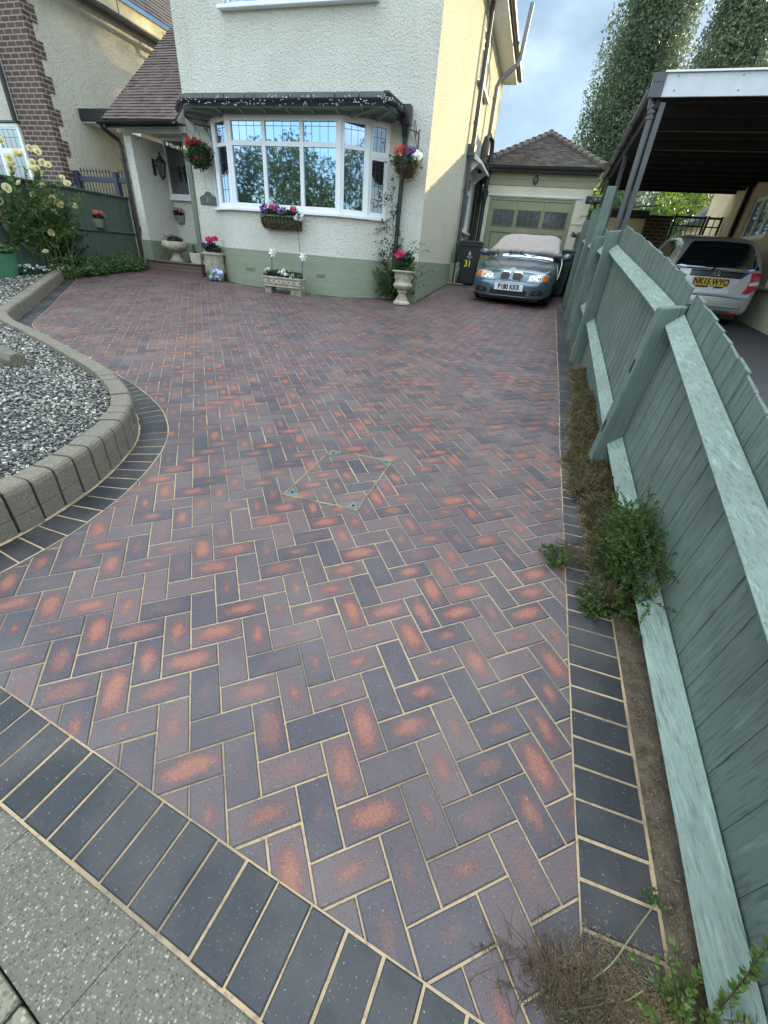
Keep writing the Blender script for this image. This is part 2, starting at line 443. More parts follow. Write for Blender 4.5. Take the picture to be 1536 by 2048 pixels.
# ================================================================== THE GROUND
def paver_mat(name, base, base2, flash, amount):
    t = NT(name)
    al = t.new('ShaderNodeAttribute', attribute_name='loc'); ar = t.new('ShaderNodeAttribute', attribute_name='rnd')
    sl = t.new('ShaderNodeSeparateColor'); t.l.new(al.outputs['Color'], sl.inputs['Color'])
    sr = t.new('ShaderNodeSeparateColor'); t.l.new(ar.outputs['Color'], sr.inputs['Color'])
    p = t.pos()
    c = t.mix(sr.outputs['Red'], base, base2)
    grain = t.noise(p, 270, 4, 0.75)
    if amount > 0:
        n1 = t.noise(p, 14, 3); n2 = t.noise(p, 120, 3, 0.7)
        u = t.math('ADD', t.math('MULTIPLY', t.math('SUBTRACT', sl.outputs['Red'], 0.5), 2.0), t.math('MULTIPLY', t.math('SUBTRACT', n1, 0.5), 0.75))
        v = t.math('ADD', t.math('MULTIPLY', t.math('SUBTRACT', sl.outputs['Green'], 0.5), 2.0), t.math('MULTIPLY', t.math('SUBTRACT', t.noise(p, 11, 3), 0.5), 0.75))
        d = t.math('SQRT', t.math('ADD', t.math('MULTIPLY', u, u), t.math('MULTIPLY', v, v)))
        d = t.math('ADD', d, t.math('MULTIPLY', t.math('SUBTRACT', n2, 0.5), 0.95))
        size = t.math('ADD', 0.30, t.math('MULTIPLY', sr.outputs['Blue'], 0.62))
        on = t.ramp(sr.outputs['Green'], [(max(0.0, 1 - amount - 0.25), 0.0), (min(1.0, 1 - amount + 0.45), 1.0)])
        def spot(grow, soft):
            k = t.new('ShaderNodeClamp'); t.l.new(t.math('MULTIPLY', t.math('SUBTRACT', t.math('ADD', size, grow), d), soft), k.inputs['Value']); return k.outputs['Result']
        c = t.mix(t.math('MULTIPLY', t.math('MULTIPLY', spot(0.34, 1.5), on), 0.62), c, mul(flash, 0.46))
        speck = t.ramp(t.noise(p, 190, 3, 0.7), [(0.32, 0.35), (0.55, 1.0)])
        f = t.math('MULTIPLY', t.math('MULTIPLY', t.math('MULTIPLY', spot(-0.04, 2.3), on), speck), 0.92)
        c = t.mix(f, c, t.mix(t.noise(p, 9, 3), flash, (0.34, 0.16, 0.085)))
    # dark iron specks and pale grit
    c = t.mix(t.ramp(grain, [(0.36, 0.9), (0.47, 0.0)]), c, (0.012, 0.012, 0.014))
    c = t.mix(t.ramp(t.noise(p, 170, 2, 0.6), [(0.68, 0.0), (0.73, 0.6)]), c, (0.5, 0.46, 0.4))
    blot = t.noise(p, 3.0, 5)
    c = t.mix(t.ramp(blot, [(0.42, 0.0), (0.8, 0.32)]), c, (0.25, 0.21, 0.18))
    c = t.mix(t.ramp(t.noise(p, 0.9, 4, 0.6), [(0.45, 0.0), (0.7, 0.20)]), c, (0.03, 0.028, 0.03))
    t.bump(grain, 0.35, 0.002)
    return t.fin(c, t.ramp(t.noise(p, 60, 3), [(0.3, 0.36), (0.7, 0.55)]), spec=0.5)
M['paver'] = paver_mat('brindle_paver', (0.060, 0.054, 0.070), (0.150, 0.100, 0.098), (0.46, 0.115, 0.068), 0.76)
M['blue_paver'] = paver_mat('blue_paver', (0.011, 0.015, 0.020), (0.022, 0.026, 0.032), (0, 0, 0), 0)
def sandmat():
    t = NT('jointing_sand'); p = t.pos()
    c = t.mix(t.noise(p, 5, 4), (0.50, 0.34, 0.18), (0.44, 0.33, 0.21))
    c = t.mix(t.ramp(t.noise(p, 2.3, 4), [(0.48, 0.0), (0.62, 0.6)]), c, (0.13, 0.10, 0.075))
    c = t.mix(t.ramp(t.noise(p, 38, 4, 0.7), [(0.52, 0.0), (0.66, 0.5)]), c, (0.10, 0.08, 0.06))
    t.bump(t.noise(p, 300, 3), 0.6, 0.002)
    return t.fin(c, 0.95)
M['sand'] = sandmat()

class Blocks:
    """paving blocks with worn edges, all of one surface"""
    def __init__(s): s.v, s.f, s.loc, s.rnd = [], [], [], []
    def add(s, P, dz=0.0, ch=0.0035, loc=None, depth=0.02):
        P = [Vector((p[0], p[1], 0)) for p in P]
        if loc is None: loc = [(0, 0), (1, 0), (1, 1), (0, 1)]
        c = sum(P, Vector()) / 4
        o = len(s.v); r = (random.random(), random.random(), random.random(), 1)
        jz = dz + random.uniform(-0.0012, 0.0012)
        tx, ty = random.uniform(-.006, .006), random.uniform(-.006, .006)
        for z, ins in ((0.0, ch), (-ch, 0.0), (-depth, 0.0)):
            for i, p in enumerate(P):
                d1 = (P[i - 1] - p).normalized(); d2 = (P[(i + 1) % 4] - p).normalized()
                q = p + (d1 + d2) * ins
                s.v.append((q.x, q.y, g(q.x, q.y) + jz + z + tx * (q.x - c.x) + ty * (q.y - c.y)))
                s.loc.append((loc[i][0], loc[i][1], 0, 1)); s.rnd.append(r)
        s.f.append((o, o + 1, o + 2, o + 3))
        for b in (0, 4):
            for i in range(4):
                j = (i + 1) % 4
                s.f.append((o + b + 4 + i, o + b + 4 + j, o + b + j, o + b + i))
    def build(s, name, mat, parent=None):
        me = bpy.data.meshes.new(name); me.from_pydata(s.v, [], s.f)
        for nm, d in (('loc', s.loc), ('rnd', s.rnd)):
            a = me.color_attributes.new(nm, 'FLOAT_COLOR', 'POINT')
            a.data.foreach_set('color', np.array(d, np.float32).ravel())
        me.materials.append(mat); me.update()
        o = bpy.data.objects.new(name, me); C.objects.link(o)
        if parent is not None: o.parent = parent
        return o

def smooth_line(pts, n=6):
    """Catmull-Rom through 2D points"""
    P = [Vector((*p, 0)) for p in pts]; out = []
    for i in range(len(P) - 1):
        a, b, c, d = P[max(i - 1, 0)], P[i], P[i + 1], P[min(i + 2, len(P) - 1)]
        for k in range(n):
            t = k / n
            out.append(0.5 * ((2 * b) + (c - a) * t + (2 * a - 5 * b + 4 * c - d) * t * t + (3 * b - a - 3 * c + d) * t ** 3))
    out.append(P[-1]); return out
def resample(P, step):
    L = [0]
    for i in range(1, len(P)): L.append(L[-1] + (P[i] - P[i - 1]).length)
    n = max(1, round(L[-1] / step)); out = []; j = 0
    for k in range(n + 1):
        s_ = L[-1] * k / n
        while j < len(L) - 2 and L[j + 1] < s_: j += 1
        t = (s_ - L[j]) / max(1e-9, L[j + 1] - L[j]); out.append(P[j].lerp(P[j + 1], t))
    return out
def side(P, d):
    """offset a 2D polyline to its left by d"""
    out = []
    for i in range(len(P)):
        t = (P[min(i + 1, len(P) - 1)] - P[max(i - 1, 0)]).normalized()
        out.append(P[i] + Vector((-t.y, t.x, 0)) * d)
    return out
# foot of the raised kerb = inner edge of the blue border on the left of the drive
KERB = smooth_line([(-2.46, 0.20), (-2.32, 0.75), (-2.25, 1.15), (-2.26, 1.40), (-2.30, 1.64), (-2.38, 1.88), (-2.48, 2.10), (-2.62, 2.30), (-2.84, 2.51), (-3.12, 2.70), (-3.48, 2.89), (-3.98, 3.10), (-4.5, 3.31), (-5.2, 3.58), (-5.8, 3.80), (-6.2, 4.00), (-6.47, 4.24), (-7.02, 4.88), (-7.82, 5.78), (-8.50, 6.55), (-8.85, 6.95), (-9.07, 7.14), (-9.4, 7.3)], 6)
BORD = side(KERB, -0.205)       # paving side of that border
def left_limit(y):
    for a, b in zip(BORD, BORD[1:]):
        if (a.y - y) * (b.y - y) <= 0 and a.y != b.y:
            return a.x + (b.x - a.x) * (y - a.y) / (b.y - a.y)
    return -2.2 if y < 1 else -9.15
def in_drive(x, y):
    if x > 0.58 + 0.004 * y + (.08 if y > 10 else 0): return False
    if y < 0.31 - 0.12 * x - 0.10 or y > 15.4: return False
    if y > 9.45 and x < -2.28: return False
    if y < 7.2: return x > left_limit(y) - 0.15
    return x > -9.18
# herringbone
TH = 0.668; MOD = 0.104; TX, TY = -0.7408, 0.5365
ct, st = math.cos(TH), math.sin(TH)
def lat(u, v): return (TX + (u * ct - v * st) * MOD, TY + (u * st + v * ct) * MOD)
blk = Blocks(); J = 0.027
for k in range(-190, 190):
    for m in range(-70, 70):
        for kind in (0, 1):
            u = k + 3 * m + (2 if kind else 0); v = k - m + (-1 if kind else 0)
            w, h = (1, 2) if kind else (2, 1)
            cx, cy = lat(u + w / 2, v + h / 2)
            if not (-9.5 < cx < 0.8 and 0.0 < cy < 15.6) or not in_drive(cx, cy): continue
            j = J + random.uniform(-.008, .008); q = [random.uniform(-.009, .009) for _ in range(8)]
            P = [lat(u + j + q[0], v + j + q[1]), lat(u + w - j + q[2], v + j + q[3]), lat(u + w - j + q[4], v + h - j + q[5]), lat(u + j + q[6], v + h - j + q[7])]
            blk.add(P)
tag(blk.build('driveway', M['paver']), 'herringbone driveway of purple and red brindled blocks', 'driveway', kind='structure')
def ground_sheet(name, mat, poly, dz, label=None, cat=None, kind='structure'):
    mb = MB(); n = len(poly)
    mb.add([(x, y, g(x, y) + dz) for x, y in poly], [tuple(range(n))])
    return tag(obj(mb, name, mat), label, cat, kind=kind)
ground_sheet('sand_bed', M['sand'], [(-9.3, 1.25), (0.76, 0.016), (0.76, 15.6), (-9.3, 15.6)], -0.0042)

# blue borders: on the left along the kerb, along the fence, across the front, along the house
bb = Blocks()
def border(P, w, step, dz=0.004, flip=False):
    P = resample(P, step); Q = side(P, w)
    for i in range(len(P) - 1):
        a, b, c, d = P[i], P[i + 1], Q[i + 1], Q[i]
        e = random.uniform(.014, .034)
        A, B = a.lerp(b, e), a.lerp(b, 1 - e); D, Cc = d.lerp(c, e), d.lerp(c, 1 - e)
        A2, B2 = A.lerp(D, .008), B.lerp(Cc, .008); j1 = random.uniform(.975, .998); D2, C2 = A.lerp(D, j1), B.lerp(Cc, j1)
        q = [A2, B2, C2, D2]
        if (q[1] - q[0]).cross(q[2] - q[0]).z < 0: q.reverse()
        bb.add(q, dz, 0.004)
strips = MB()
def strip(P, w0, w1, dz):
    A, B = side(P, w0), side(P, w1)
    for i in range(len(P) - 1):
        q = [(p.x, p.y, g(p.x, p.y) + dz) for p in (A[i], A[i + 1], B[i + 1], B[i])]
        if (Vector(q[1]) - Vector(q[0])).cross(Vector(q[2]) - Vector(q[0])).z < 0: q.reverse()
        strips.add(q, [(0, 1, 2, 3)])
kb = [p for p in KERB if p.y < 7.3]
border(kb, -0.205, 0.104); strip(kb, 0.01, -0.208, 0.0016)
fr = [Vector((0.49, 0.10, 0)), Vector((0.488, 0.9, 0)), Vector((0.495, 2, 0)), Vector((0.50, 3.5, 0)), Vector((0.52, 4.7, 0)), Vector((0.535, 7, 0)), Vector((0.56, 9.4, 0)), Vector((0.57, 10.6, 0))]
border(fr, -0.205, 0.104, 0.0045); strip(fr, 0.003, -0.217, 0.0020)
fl = [Vector((-2.6, 0.64, 0)), Vector((-1.51, 0.492, 0)), Vector((0.75, 0.215, 0))]
border(fl, -0.212, 0.104, 0.006); strip(fl, 0.003, -0.217, 0.0026)
hs = [Vector((-6.75, 9.12, 0)), Vector((-6.16, 8.78, 0)), Vector((-3.78, 8.78, 0)), Vector((-3.2, 9.02, 0)), Vector((-2.95, 9.28, 0)), Vector((-2.21, 9.28, 0)), Vector((-2.19, 13.4, 0))]
border(hs, 0.11, 0.205, 0.004); strip(hs, -0.006, 0.115, 0.0016)
tag(obj(strips, 'border_sand', M['sand']), kind='structure')
tag(bb.build('driveway_border', M['blue_paver']), 'dark blue paver border edging the driveway', 'border', kind='structure')

# street pavement of exposed aggregate slabs
def aggregate(name, c0, c1, sc=1.0):
    t = NT(name); p = t.pos()
    c = t.mix(t.noise(p, 4, 5), c0, c1)
    v = t.new('ShaderNodeTexVoronoi'); t.l.new(p, v.inputs['Vector']); v.inputs['Scale'].default_value = 175 * sc
    sp = t.new('ShaderNodeSeparateColor'); t.l.new(v.outputs['Color'], sp.inputs['Color'])
    f = t.math('MULTIPLY', t.ramp(sp.outputs['Red'], [(0.18, 0.0), (0.4, 1.0)]), t.ramp(v.outputs['Distance'], [(0.40, 1.0), (0.62, 0.0)]))
    c = t.mix(t.math('MULTIPLY', f, 0.85), c, t.ramp(sp.outputs['Green'], [(0.0, (0.05, 0.046, 0.038)), (0.4, (0.12, 0.105, 0.08)), (0.7, (0.20, 0.175, 0.13)), (0.88, (0.32, 0.275, 0.19)), (1.0, (0.52, 0.47, 0.38))]))
    t.bump(v.outputs['Distance'], 0.5, 0.003)
    t.bump(t.noise(p, 50, 4), 0.3, 0.004)
    return t.fin(c, 0.85)
M['slab'] = aggregate('paving_slab', (0.115, 0.103, 0.080), (0.175, 0.158, 0.122))
M['kerbstone'] = aggregate('granite_kerb', (0.20, 0.18, 0.12), (0.30, 0.27, 0.19), 0.6)
pv = MB()
def pav(P, dz=0.0):
    a, b, c, d = [Vector((*p, 0)) for p in P]; e = 0.0009
    m = (a + b + c + d) / 4
    P = [p + (m - p).normalized() * e for p in (a, b, c, d)]
    top = [(p.x, p.y, g(p.x, p.y) + dz) for p in P]
    pv.prism([(p.x, p.y, g(p.x, p.y) + dz - 0.05) for p in P], (0, 0, 0.05))
# slabs are laid square to the front edge of the drive
fd = Vector((0.9925, -0.122, 0)); fnn = Vector((-0.122, -0.9925, 0)); f0 = Vector((-1.18, 0.252, 0))
K0, KD = Vector((-0.83, 0.0, 0)), Vector((0.979, -0.204, 0))
def on_kerb(p):      # straight across the pavement to the street kerb
    sd = Vector((-0.30, -0.954, 0)); den = sd.x * KD.y - sd.y * KD.x; r = K0 - p
    return p + sd * ((r.x * KD.y - r.y * KD.x) / den)
for i in range(-7, 8):
    a = f0 + fd * (0.45 * i + 0.16) + fnn * 0.004; b = a + fd * 0.45
    c, d = on_kerb(b), on_kerb(a); pav([(q.x, q.y) for q in (d, c, b, a)], -0.004 + random.uniform(-.001, .001))
tag(obj(pv, 'pavement', M['slab'], bevel=0.002, seg=1), 'grey exposed aggregate paving slabs at the street edge', 'pavement', kind='structure')
ks = MB()
for i in range(-4, 4):
    a = Vector((-0.88, -0.052, 0)) + Vector((0.5, -0.866, 0)) * 0  # line of the street kerb, seen only at the corner
    a = K0 + KD * (0.6 * i + .1) ; b = a + KD * 0.592
    nrm = Vector((-0.204, -0.979, 0)); a = a + nrm * .004; b = b + nrm * .004
    q = [a, b, b + nrm * 0.14, a + nrm * 0.14]
    ks.prism([(p.x, p.y, g(p.x, p.y) - 0.1) for p in q], (0, 0, 0.104))
tag(obj(ks, 'street_kerb', M['kerbstone'], bevel=0.006), 'rough granite kerb stones at the road edge', 'kerb', kind='structure')

def asphalt(name, c):
    t = NT(name); p = t.pos()
    k = t.mix(t.noise(p, 2.5, 5), mul(c, 0.75), mul(c, 1.3))
    k = t.mix(t.ramp(t.voro(p, 160), [(0.1, 0.4), (0.3, 0.0)]), k, (0.2, 0.2, 0.19))
    t.bump(t.noise(p, 220, 3, 0.7), 0.6, 0.004); return t.fin(k, 0.85)
M['asphalt'] = asphalt('asphalt', (0.05, 0.05, 0.052))
M['road'] = asphalt('road_asphalt', (0.055, 0.055, 0.055))
ground_sheet('neighbour_drive', M['asphalt'], [(0.80, -1), (9, -1), (9, 24), (0.80, 24)], -0.012)
ground_sheet('planting_soil', plain('sandy_soil', (0.105, 0.078, 0.052), .95, .45, 25, 80, .012), [(0.70, 0.0), (0.84, 0.0), (0.84, 15.4), (0.70, 15.4)], 0.004)
ground_sheet('bed_soil', M['soil'], [(-9.4, 5.0), (-8.2, 5.0), (-8.2, 7.35), (-9.12, 7.4), (-9.12, 9.2), (-9.4, 9.2)], -0.03)
# the street behind the camera and the land to the horizon
mb = MB(); mb.add([(-60, -60, -1.95), (60, -60, -1.95), (60, 0.12, -1.60), (-60, 0.12, -1.60)], [(0, 1, 2, 3)])
tag(obj(mb, 'road', M['road']), kind='structure')
M['grassland'] = plain('grassland', (0.06, 0.10, 0.03), 0.9, 0.4, 3, 40, 0.02)
mb = MB(); mb.add([(-900, -900, -6.0), (900, -900, -6.0), (900, 16.4, -2.3), (900, 900, -0.55), (-900, 900, -0.55), (-900, 16.4, -2.3)], [(0, 1, 2, 5), (5, 2, 3, 4)])
tag(obj(mb, 'ground', M['grassland']), kind='structure')
mb = MB(); mb.add([(-30, 15.5, g(0, 15.5) - .05), (30, 15.5, g(0, 15.5) - .05), (30, 60, -0.2), (-30, 60, -0.2)], [(0, 1, 2, 3)])
tag(obj(mb, 'back_garden', M['grassland']), kind='structure')
mb = MB(); mb.add([(-30, 0.05, -1.58), (-9.3, 0.05, -1.42), (-9.3, 9.4, g(-9.3, 9.4) - .03), (-9.3, 22, g(-9.3, 9.4)), (-30, 22, g(-9.3, 9.4))], [(0, 1, 2, 3, 4)])
tag(obj(mb, 'neighbour_garden', M['asphalt']), kind='structure')

# ------------------------------------------------------------------ raised kerb and gravel bed
M['kerb_block'] = aggregate('concrete_kerb_block', (0.15, 0.128, 0.092), (0.25, 0.215, 0.16), 1.6)
def kerb_h(i, n): return 0.27 - 0.10 * min(1, i / (n * 0.55))
t_k = thing('garden_kerb', 'low curved wall of grey concrete kerb blocks round the gravel bed', 'kerb', (-2.3, 1.6, g(-2.3, 1.6)))
kp = resample(KERB, 0.135); n = len(kp); i = 0
km = MB()
while i < n - 1:
    long = 2 if 22 < i < n - 24 else 1
    j = min(i + long, n - 1)
    a, b = kp[i], kp[j]
    ta = (kp[min(i + 1, n - 1)] - kp[max(i - 1, 0)]).normalized(); tb = (kp[min(j + 1, n - 1)] - kp[max(j - 1, 0)]).normalized()
    na, nb = Vector((-ta.y, ta.x, 0)), Vector((-tb.y, tb.x, 0))
    wid = 0.135; h = kerb_h(i, n) + random.uniform(-.004, .004)
    e = (0.0075 if i < 30 else .004) / max(0.05, (b - a).length)
    prof = [(0.0, -0.06), (0.0, h * 0.40)] if i < 26 else None
    cs = [(0.0, -0.06), (0.0, h - 0.035), (0.006, h - 0.014), (0.018, h - 0.003), (0.034, h), (wid - 0.006, h), (wid, h - 0.006), (wid, -0.06)]
    parts_ = [cs]
    if i < 26:      # two courses show on the near face
        parts_ = [[(0.0, -0.06), (0.0, h * 0.42 - .003), (wid, h * 0.42 - .003), (wid, -0.06)],
                  [(0.002, h * 0.42 + .001)] + cs[1:-1] + [(wid, h * 0.42 + .001)]]
    for q, prof in enumerate(parts_):
        off = random.uniform(-.003, .003)
        A, B = a.lerp(b, e), a.lerp(b, 1 - e)
        nA, nB = na.lerp(nb, e).normalized(), na.lerp(nb, 1 - e).normalized()
        P = [A + nA * (d + off) + Vector((0, 0, g(A.x, A.y) + z)) for d, z in prof] + [B + nB * (d + off) + Vector((0, 0, g(B.x, B.y) + z)) for d, z in prof]
        kk = len(prof)
        fs = [(x, (x + 1) % kk, kk + (x + 1) % kk, kk + x) for x in range(kk)] + [tuple(reversed(range(kk))), tuple(range(kk, 2 * kk))]
        km.add(P, [tuple(reversed(f)) for f in fs])
    i = j
obj(km, 'kerb_blocks', M['kerb_block'], t_k)
core = MB(); ca, cb = side(KERB, 0.012), side(KERB, 0.128)
for i in range(len(ca) - 1):
    hh_ = kerb_h(i / len(ca) * n, n) - 0.012
    q = [ca[i], ca[i + 1], cb[i + 1], cb[i]]
    core.prism([(p.x, p.y, g(p.x, p.y) - .05) for p in q], (0, 0, hh_ + .05))
obj(core, 'joint_filler', M['soil'], t_k)
# cement haunch seen where the kerb meets the border
hm = MB(); hp = resample(KERB, 0.09)
for i in range(min(30, len(hp) - 1)):
    a, b = hp[i], hp[i + 1]; r1 = random.uniform(0.004, 0.012)
    tt = (b - a).normalized(); nn = Vector((-tt.y, tt.x, 0))
    q = [a - nn * r1, b - nn * r1, b + nn * .004, a + nn * .004]
    P = [(p.x, p.y, g(p.x, p.y) + (0.007 if k < 2 else 0.016)) for k, p in enumerate(q)]
    hm.add(P, [(0, 1, 2, 3)])
obj(hm, 'mortar_fillet', M['sand'], t_k)

INN = side(KERB, 0.125)
def in_bed(x, y):
    # inside of the kerb, right of the frame's left edge
    for a, b in zip(INN, INN[1:]):
        if (a.y - y) * (b.y - y) <= 0 and a.y != b.y:
            return x < a.x + (b.x - a.x) * (y - a.y) / (b.y - a.y) and x > -9.3
    return False
def gz(x, y):
    tt = min(1, max(0, (y - 1.0) / 3.0))
    return g(x, y) + 0.215 - 0.075 * tt
gx, gy = [], []
while len(gx) < 30000:
    x, y = random.uniform(-9.3, -2.3), random.uniform(0.25, 7.0)
    dn = math.hypot(x + 2.5, y - 1.6)
    if random.random() > 1.0 / (1 + 0.10 * max(0, dn - 0.8) ** 2): continue
    if x < -1.05 * y - 4.6: continue          # left of the picture
    if in_bed(x, y): gx.append(x); gy.append(y)
gx, gy = np.array(gx), np.array(gy)
dist = np.hypot(gx, gy)
ph = (1 + 5 ** .5) / 2
IC = [(-1, ph, 0), (1, ph, 0), (-1, -ph, 0), (1, -ph, 0), (0, -1, ph), (0, 1, ph), (0, -1, -ph), (0, 1, -ph), (ph, 0, -1), (ph, 0, 1), (-ph, 0, -1), (-ph, 0, 1)]
IC = [tuple(c / 1.9 for c in v) for v in IC]
IF = [(0, 11, 5), (0, 5, 1), (0, 1, 7), (0, 7, 10), (0, 10, 11), (1, 5, 9), (5, 11, 4), (11, 10, 2), (10, 7, 6), (7, 1, 8), (3, 9, 4), (3, 4, 2), (3, 2, 6), (3, 6, 8), (3, 8, 9), (4, 9, 5), (2, 4, 11), (6, 2, 10), (8, 6, 7), (9, 8, 1)]
sz = 0.0078 * (0.55 + 0.95 * RNG.random(len(gx)) ** 1.5) * (1 + 0.10 * np.clip(dist - 3, 0, 5))
S3 = np.c_[sz * 1.35, sz * (0.75 + .4 * RNG.random(len(gx))), sz * 0.62]
M['pebble'] = rndmat('gravel_stone', [(0.0, (0.075, 0.07, 0.06)), (0.35, (0.18, 0.172, 0.148)), (0.65, (0.29, 0.275, 0.23)), (0.88, (0.44, 0.41, 0.33)), (1.0, (0.70, 0.67, 0.59))], 0.75)
pz = np.array([gz(a, b) for a, b in zip(gx, gy)]) + RNG.random(len(gx)) * 0.012
tag(scatter('gravel', IC, IF, np.c_[gx, gy, pz], rand_rot(len(gx), 0.35), S3, M['pebble'], smooth=True), 'loose grey gravel filling the bed behind the kerb', 'gravel', kind='stuff')
mb = MB()
ys = np.linspace(0.3, 7.05, 40)
rows = []
for y in ys:
    xr = None
    for a, b in zip(INN, INN[1:]):
        if (a.y - y) * (b.y - y) <= 0 and a.y != b.y:
            xr = a.x + (b.x - a.x) * (y - a.y) / (b.y - a.y); break
    if xr is None: xr = -2.5 if y < 1 else -9.2
    rows.append((xr + 0.02, y))
for (xa, ya), (xb, yb) in zip(rows, rows[1:]):
    mb.add([(-9.4, ya, gz(-9.4, ya) - .004), (xa, ya, gz(xa, ya) - .004), (xb, yb, gz(xb, yb) - .004), (-9.4, yb, gz(-9.4, yb) - .004)], [(0, 1, 2, 3)])
def gravelbase():
    t = NT('gravel_base'); p = t.pos()
    v = t.new('ShaderNodeTexVoronoi'); t.l.new(p, v.inputs['Vector']); v.inputs['Scale'].default_value = 70
    sp = t.new('ShaderNodeSeparateColor'); t.l.new(v.outputs['Color'], sp.inputs['Color'])
    c = t.ramp(sp.outputs['Red'], [(0.0, (0.02, 0.02, 0.02)), (0.6, (0.11, 0.11, 0.10)), (1.0, (0.34, 0.32, 0.28))])
    c = t.mix(t.ramp(v.outputs['Distance'], [(0.3, 0.0), (0.6, 0.9)]), c, (0.01, 0.01, 0.01))
    t.bump(t.math('MULTIPLY', v.outputs['Distance'], -1.0), 1.0, 0.012); return t.fin(c, 0.8)
tag(obj(mb, 'gravel_bed', gravelbase()), kind='structure')
# split log lying in the gravel
t = thing('log', 'grey weathered split log half in the frame on the gravel', 'log', (-4.45, 2.62, gz(-4.4, 2.6)))
mb = MB(); pts = []
for k in range(6):
    s_ = k / 5; pts.append((-4.95 + 0.80 * s_, 2.78 - 0.16 * s_, gz(-4.5, 2.6) + 0.055 + 0.01 * math.sin(k)))
mb.tube(pts, [0.085, 0.09, 0.087, 0.09, 0.085, 0.07], 9)
def woodmat(name, c, axis=(1, 14, 14), dark=0.5, rough=0.85, osp=False):
    t = NT(name); p = t.pos(axis, osp)
    n = t.noise(p, 4, 6, 0.65)
    k = t.mix(t.ramp(n, [(0.35, 1.0), (0.6, 0.0)]), c, mul(c, dark))
    t.bump(n, 0.7, 0.006); return t.fin(k, rough)
obj(mb, 'log_body', woodmat('grey_bark', (0.20, 0.17, 0.125), (2, 14, 14)), t)

# recessed tray cover let into the paving: brass edge strips and corner plates, set crosswise
t = thing('drain_cover', 'square brass-edged recessed drain cover set crosswise in the paving', 'drain cover', (-0.96, 2.34, g(-0.96, 2.34)))
M['brass'] = plain('dull_brass_strip', (0.36, 0.30, 0.19), 0.6, 0.5, 12, metal=0.1)
M['teal_metal'] = plain('verdigris_plate', (0.12, 0.16, 0.165), 0.5, 0.4, 30)
cor = [Vector((-1.215, 1.99, 0)), Vector((-1.185, 2.66, 0)), Vector((-0.70, 2.70, 0)), Vector((-0.72, 2.01, 0))]
cc = sum(cor, Vector()) / 4
def gp(p, dz): return (p.x, p.y, g(p.x, p.y) + dz)
for i in range(4):
    a, b = cor[i], cor[(i + 1) % 4]; tt = (b - a).normalized(); nn = Vector((-tt.y, tt.x, 0))
    if nn.dot(cc - a) < 0: nn = -nn
    mb = MB()
    for o0, o1, z1 in ((0.0, 0.0028, 0.005), (0.0075, 0.0105, 0.0045)):
        q = [a + nn * o0, b + nn * o0, b + nn * o1, a + nn * o1]
        mb.prism([gp(p, -0.01) for p in q], (0, 0, 0.01 + z1))
    obj(mb, 'edge_strip', M['brass'], t)
    p0 = cor[i]; pa = cor[i - 1] - p0; pb = cor[(i + 1) % 4] - p0
    mb = MB(); e0 = p0 + (pa.normalized() + pb.normalized()) * 0.016
    mb.prism([gp(q, -0.005) for q in (e0, e0 + pa.normalized() * 0.085, e0 + pb.normalized() * 0.085)], (0, 0, 0.009))
    c_ = obj(mb, 'corner_plate', M['teal_metal'], t)
    mb = MB(); ce = e0 + (pa.normalized() + pb.normalized()) * 0.026
    mb.lathe([(0.009, 0.0), (0.009, 0.006), (0.004, 0.006)], gp(ce, 0.002), 10)
    obj(mb, 'keyhole', M['black'], c_)
# ================================================================== HOUSE
def wall_holes(mb, O, u, n, W, z0, z1, holes, depth=0.12, mi=0):
    """a flat wall face with reveals round its openings; holes are (u0,u1,z0,z1)"""
    O, u, n = Vector(O), Vector(u).normalized(), Vector(n).normalized()
    us = sorted({0.0, W, *[h[0] for h in holes], *[h[1] for h in holes]})
    zs = sorted({z0, z1, *[h[2] for h in holes], *[h[3] for h in holes]})
    flip = u.cross(Vector((0, 0, 1))).dot(n) < 0
    def q(*P):
        mb.add(P if not flip else list(reversed(P)), [(0, 1, 2, 3)], mi)
    at = lambda a, z, d=0.0: O + u * a + Vector((0, 0, z)) - n * d
    for a, b in zip(us, us[1:]):
        for c, d in zip(zs, zs[1:]):
            if any(h[0] <= a and b <= h[1] and h[2] <= c and d <= h[3] for h in holes): continue
            q(at(a, c), at(b, c), at(b, d), at(a, d))
    for a, b, c, d in holes:
        q(at(a, c), at(a, c, depth), at(b, c, depth), at(b, c)); q(at(a, d, depth), at(a, d), at(b, d), at(b, d, depth))
        q(at(a, c, depth), at(a, c), at(a, d), at(a, d, depth)); q(at(b, c), at(b, c, depth), at(b, d, depth), at(b, d))

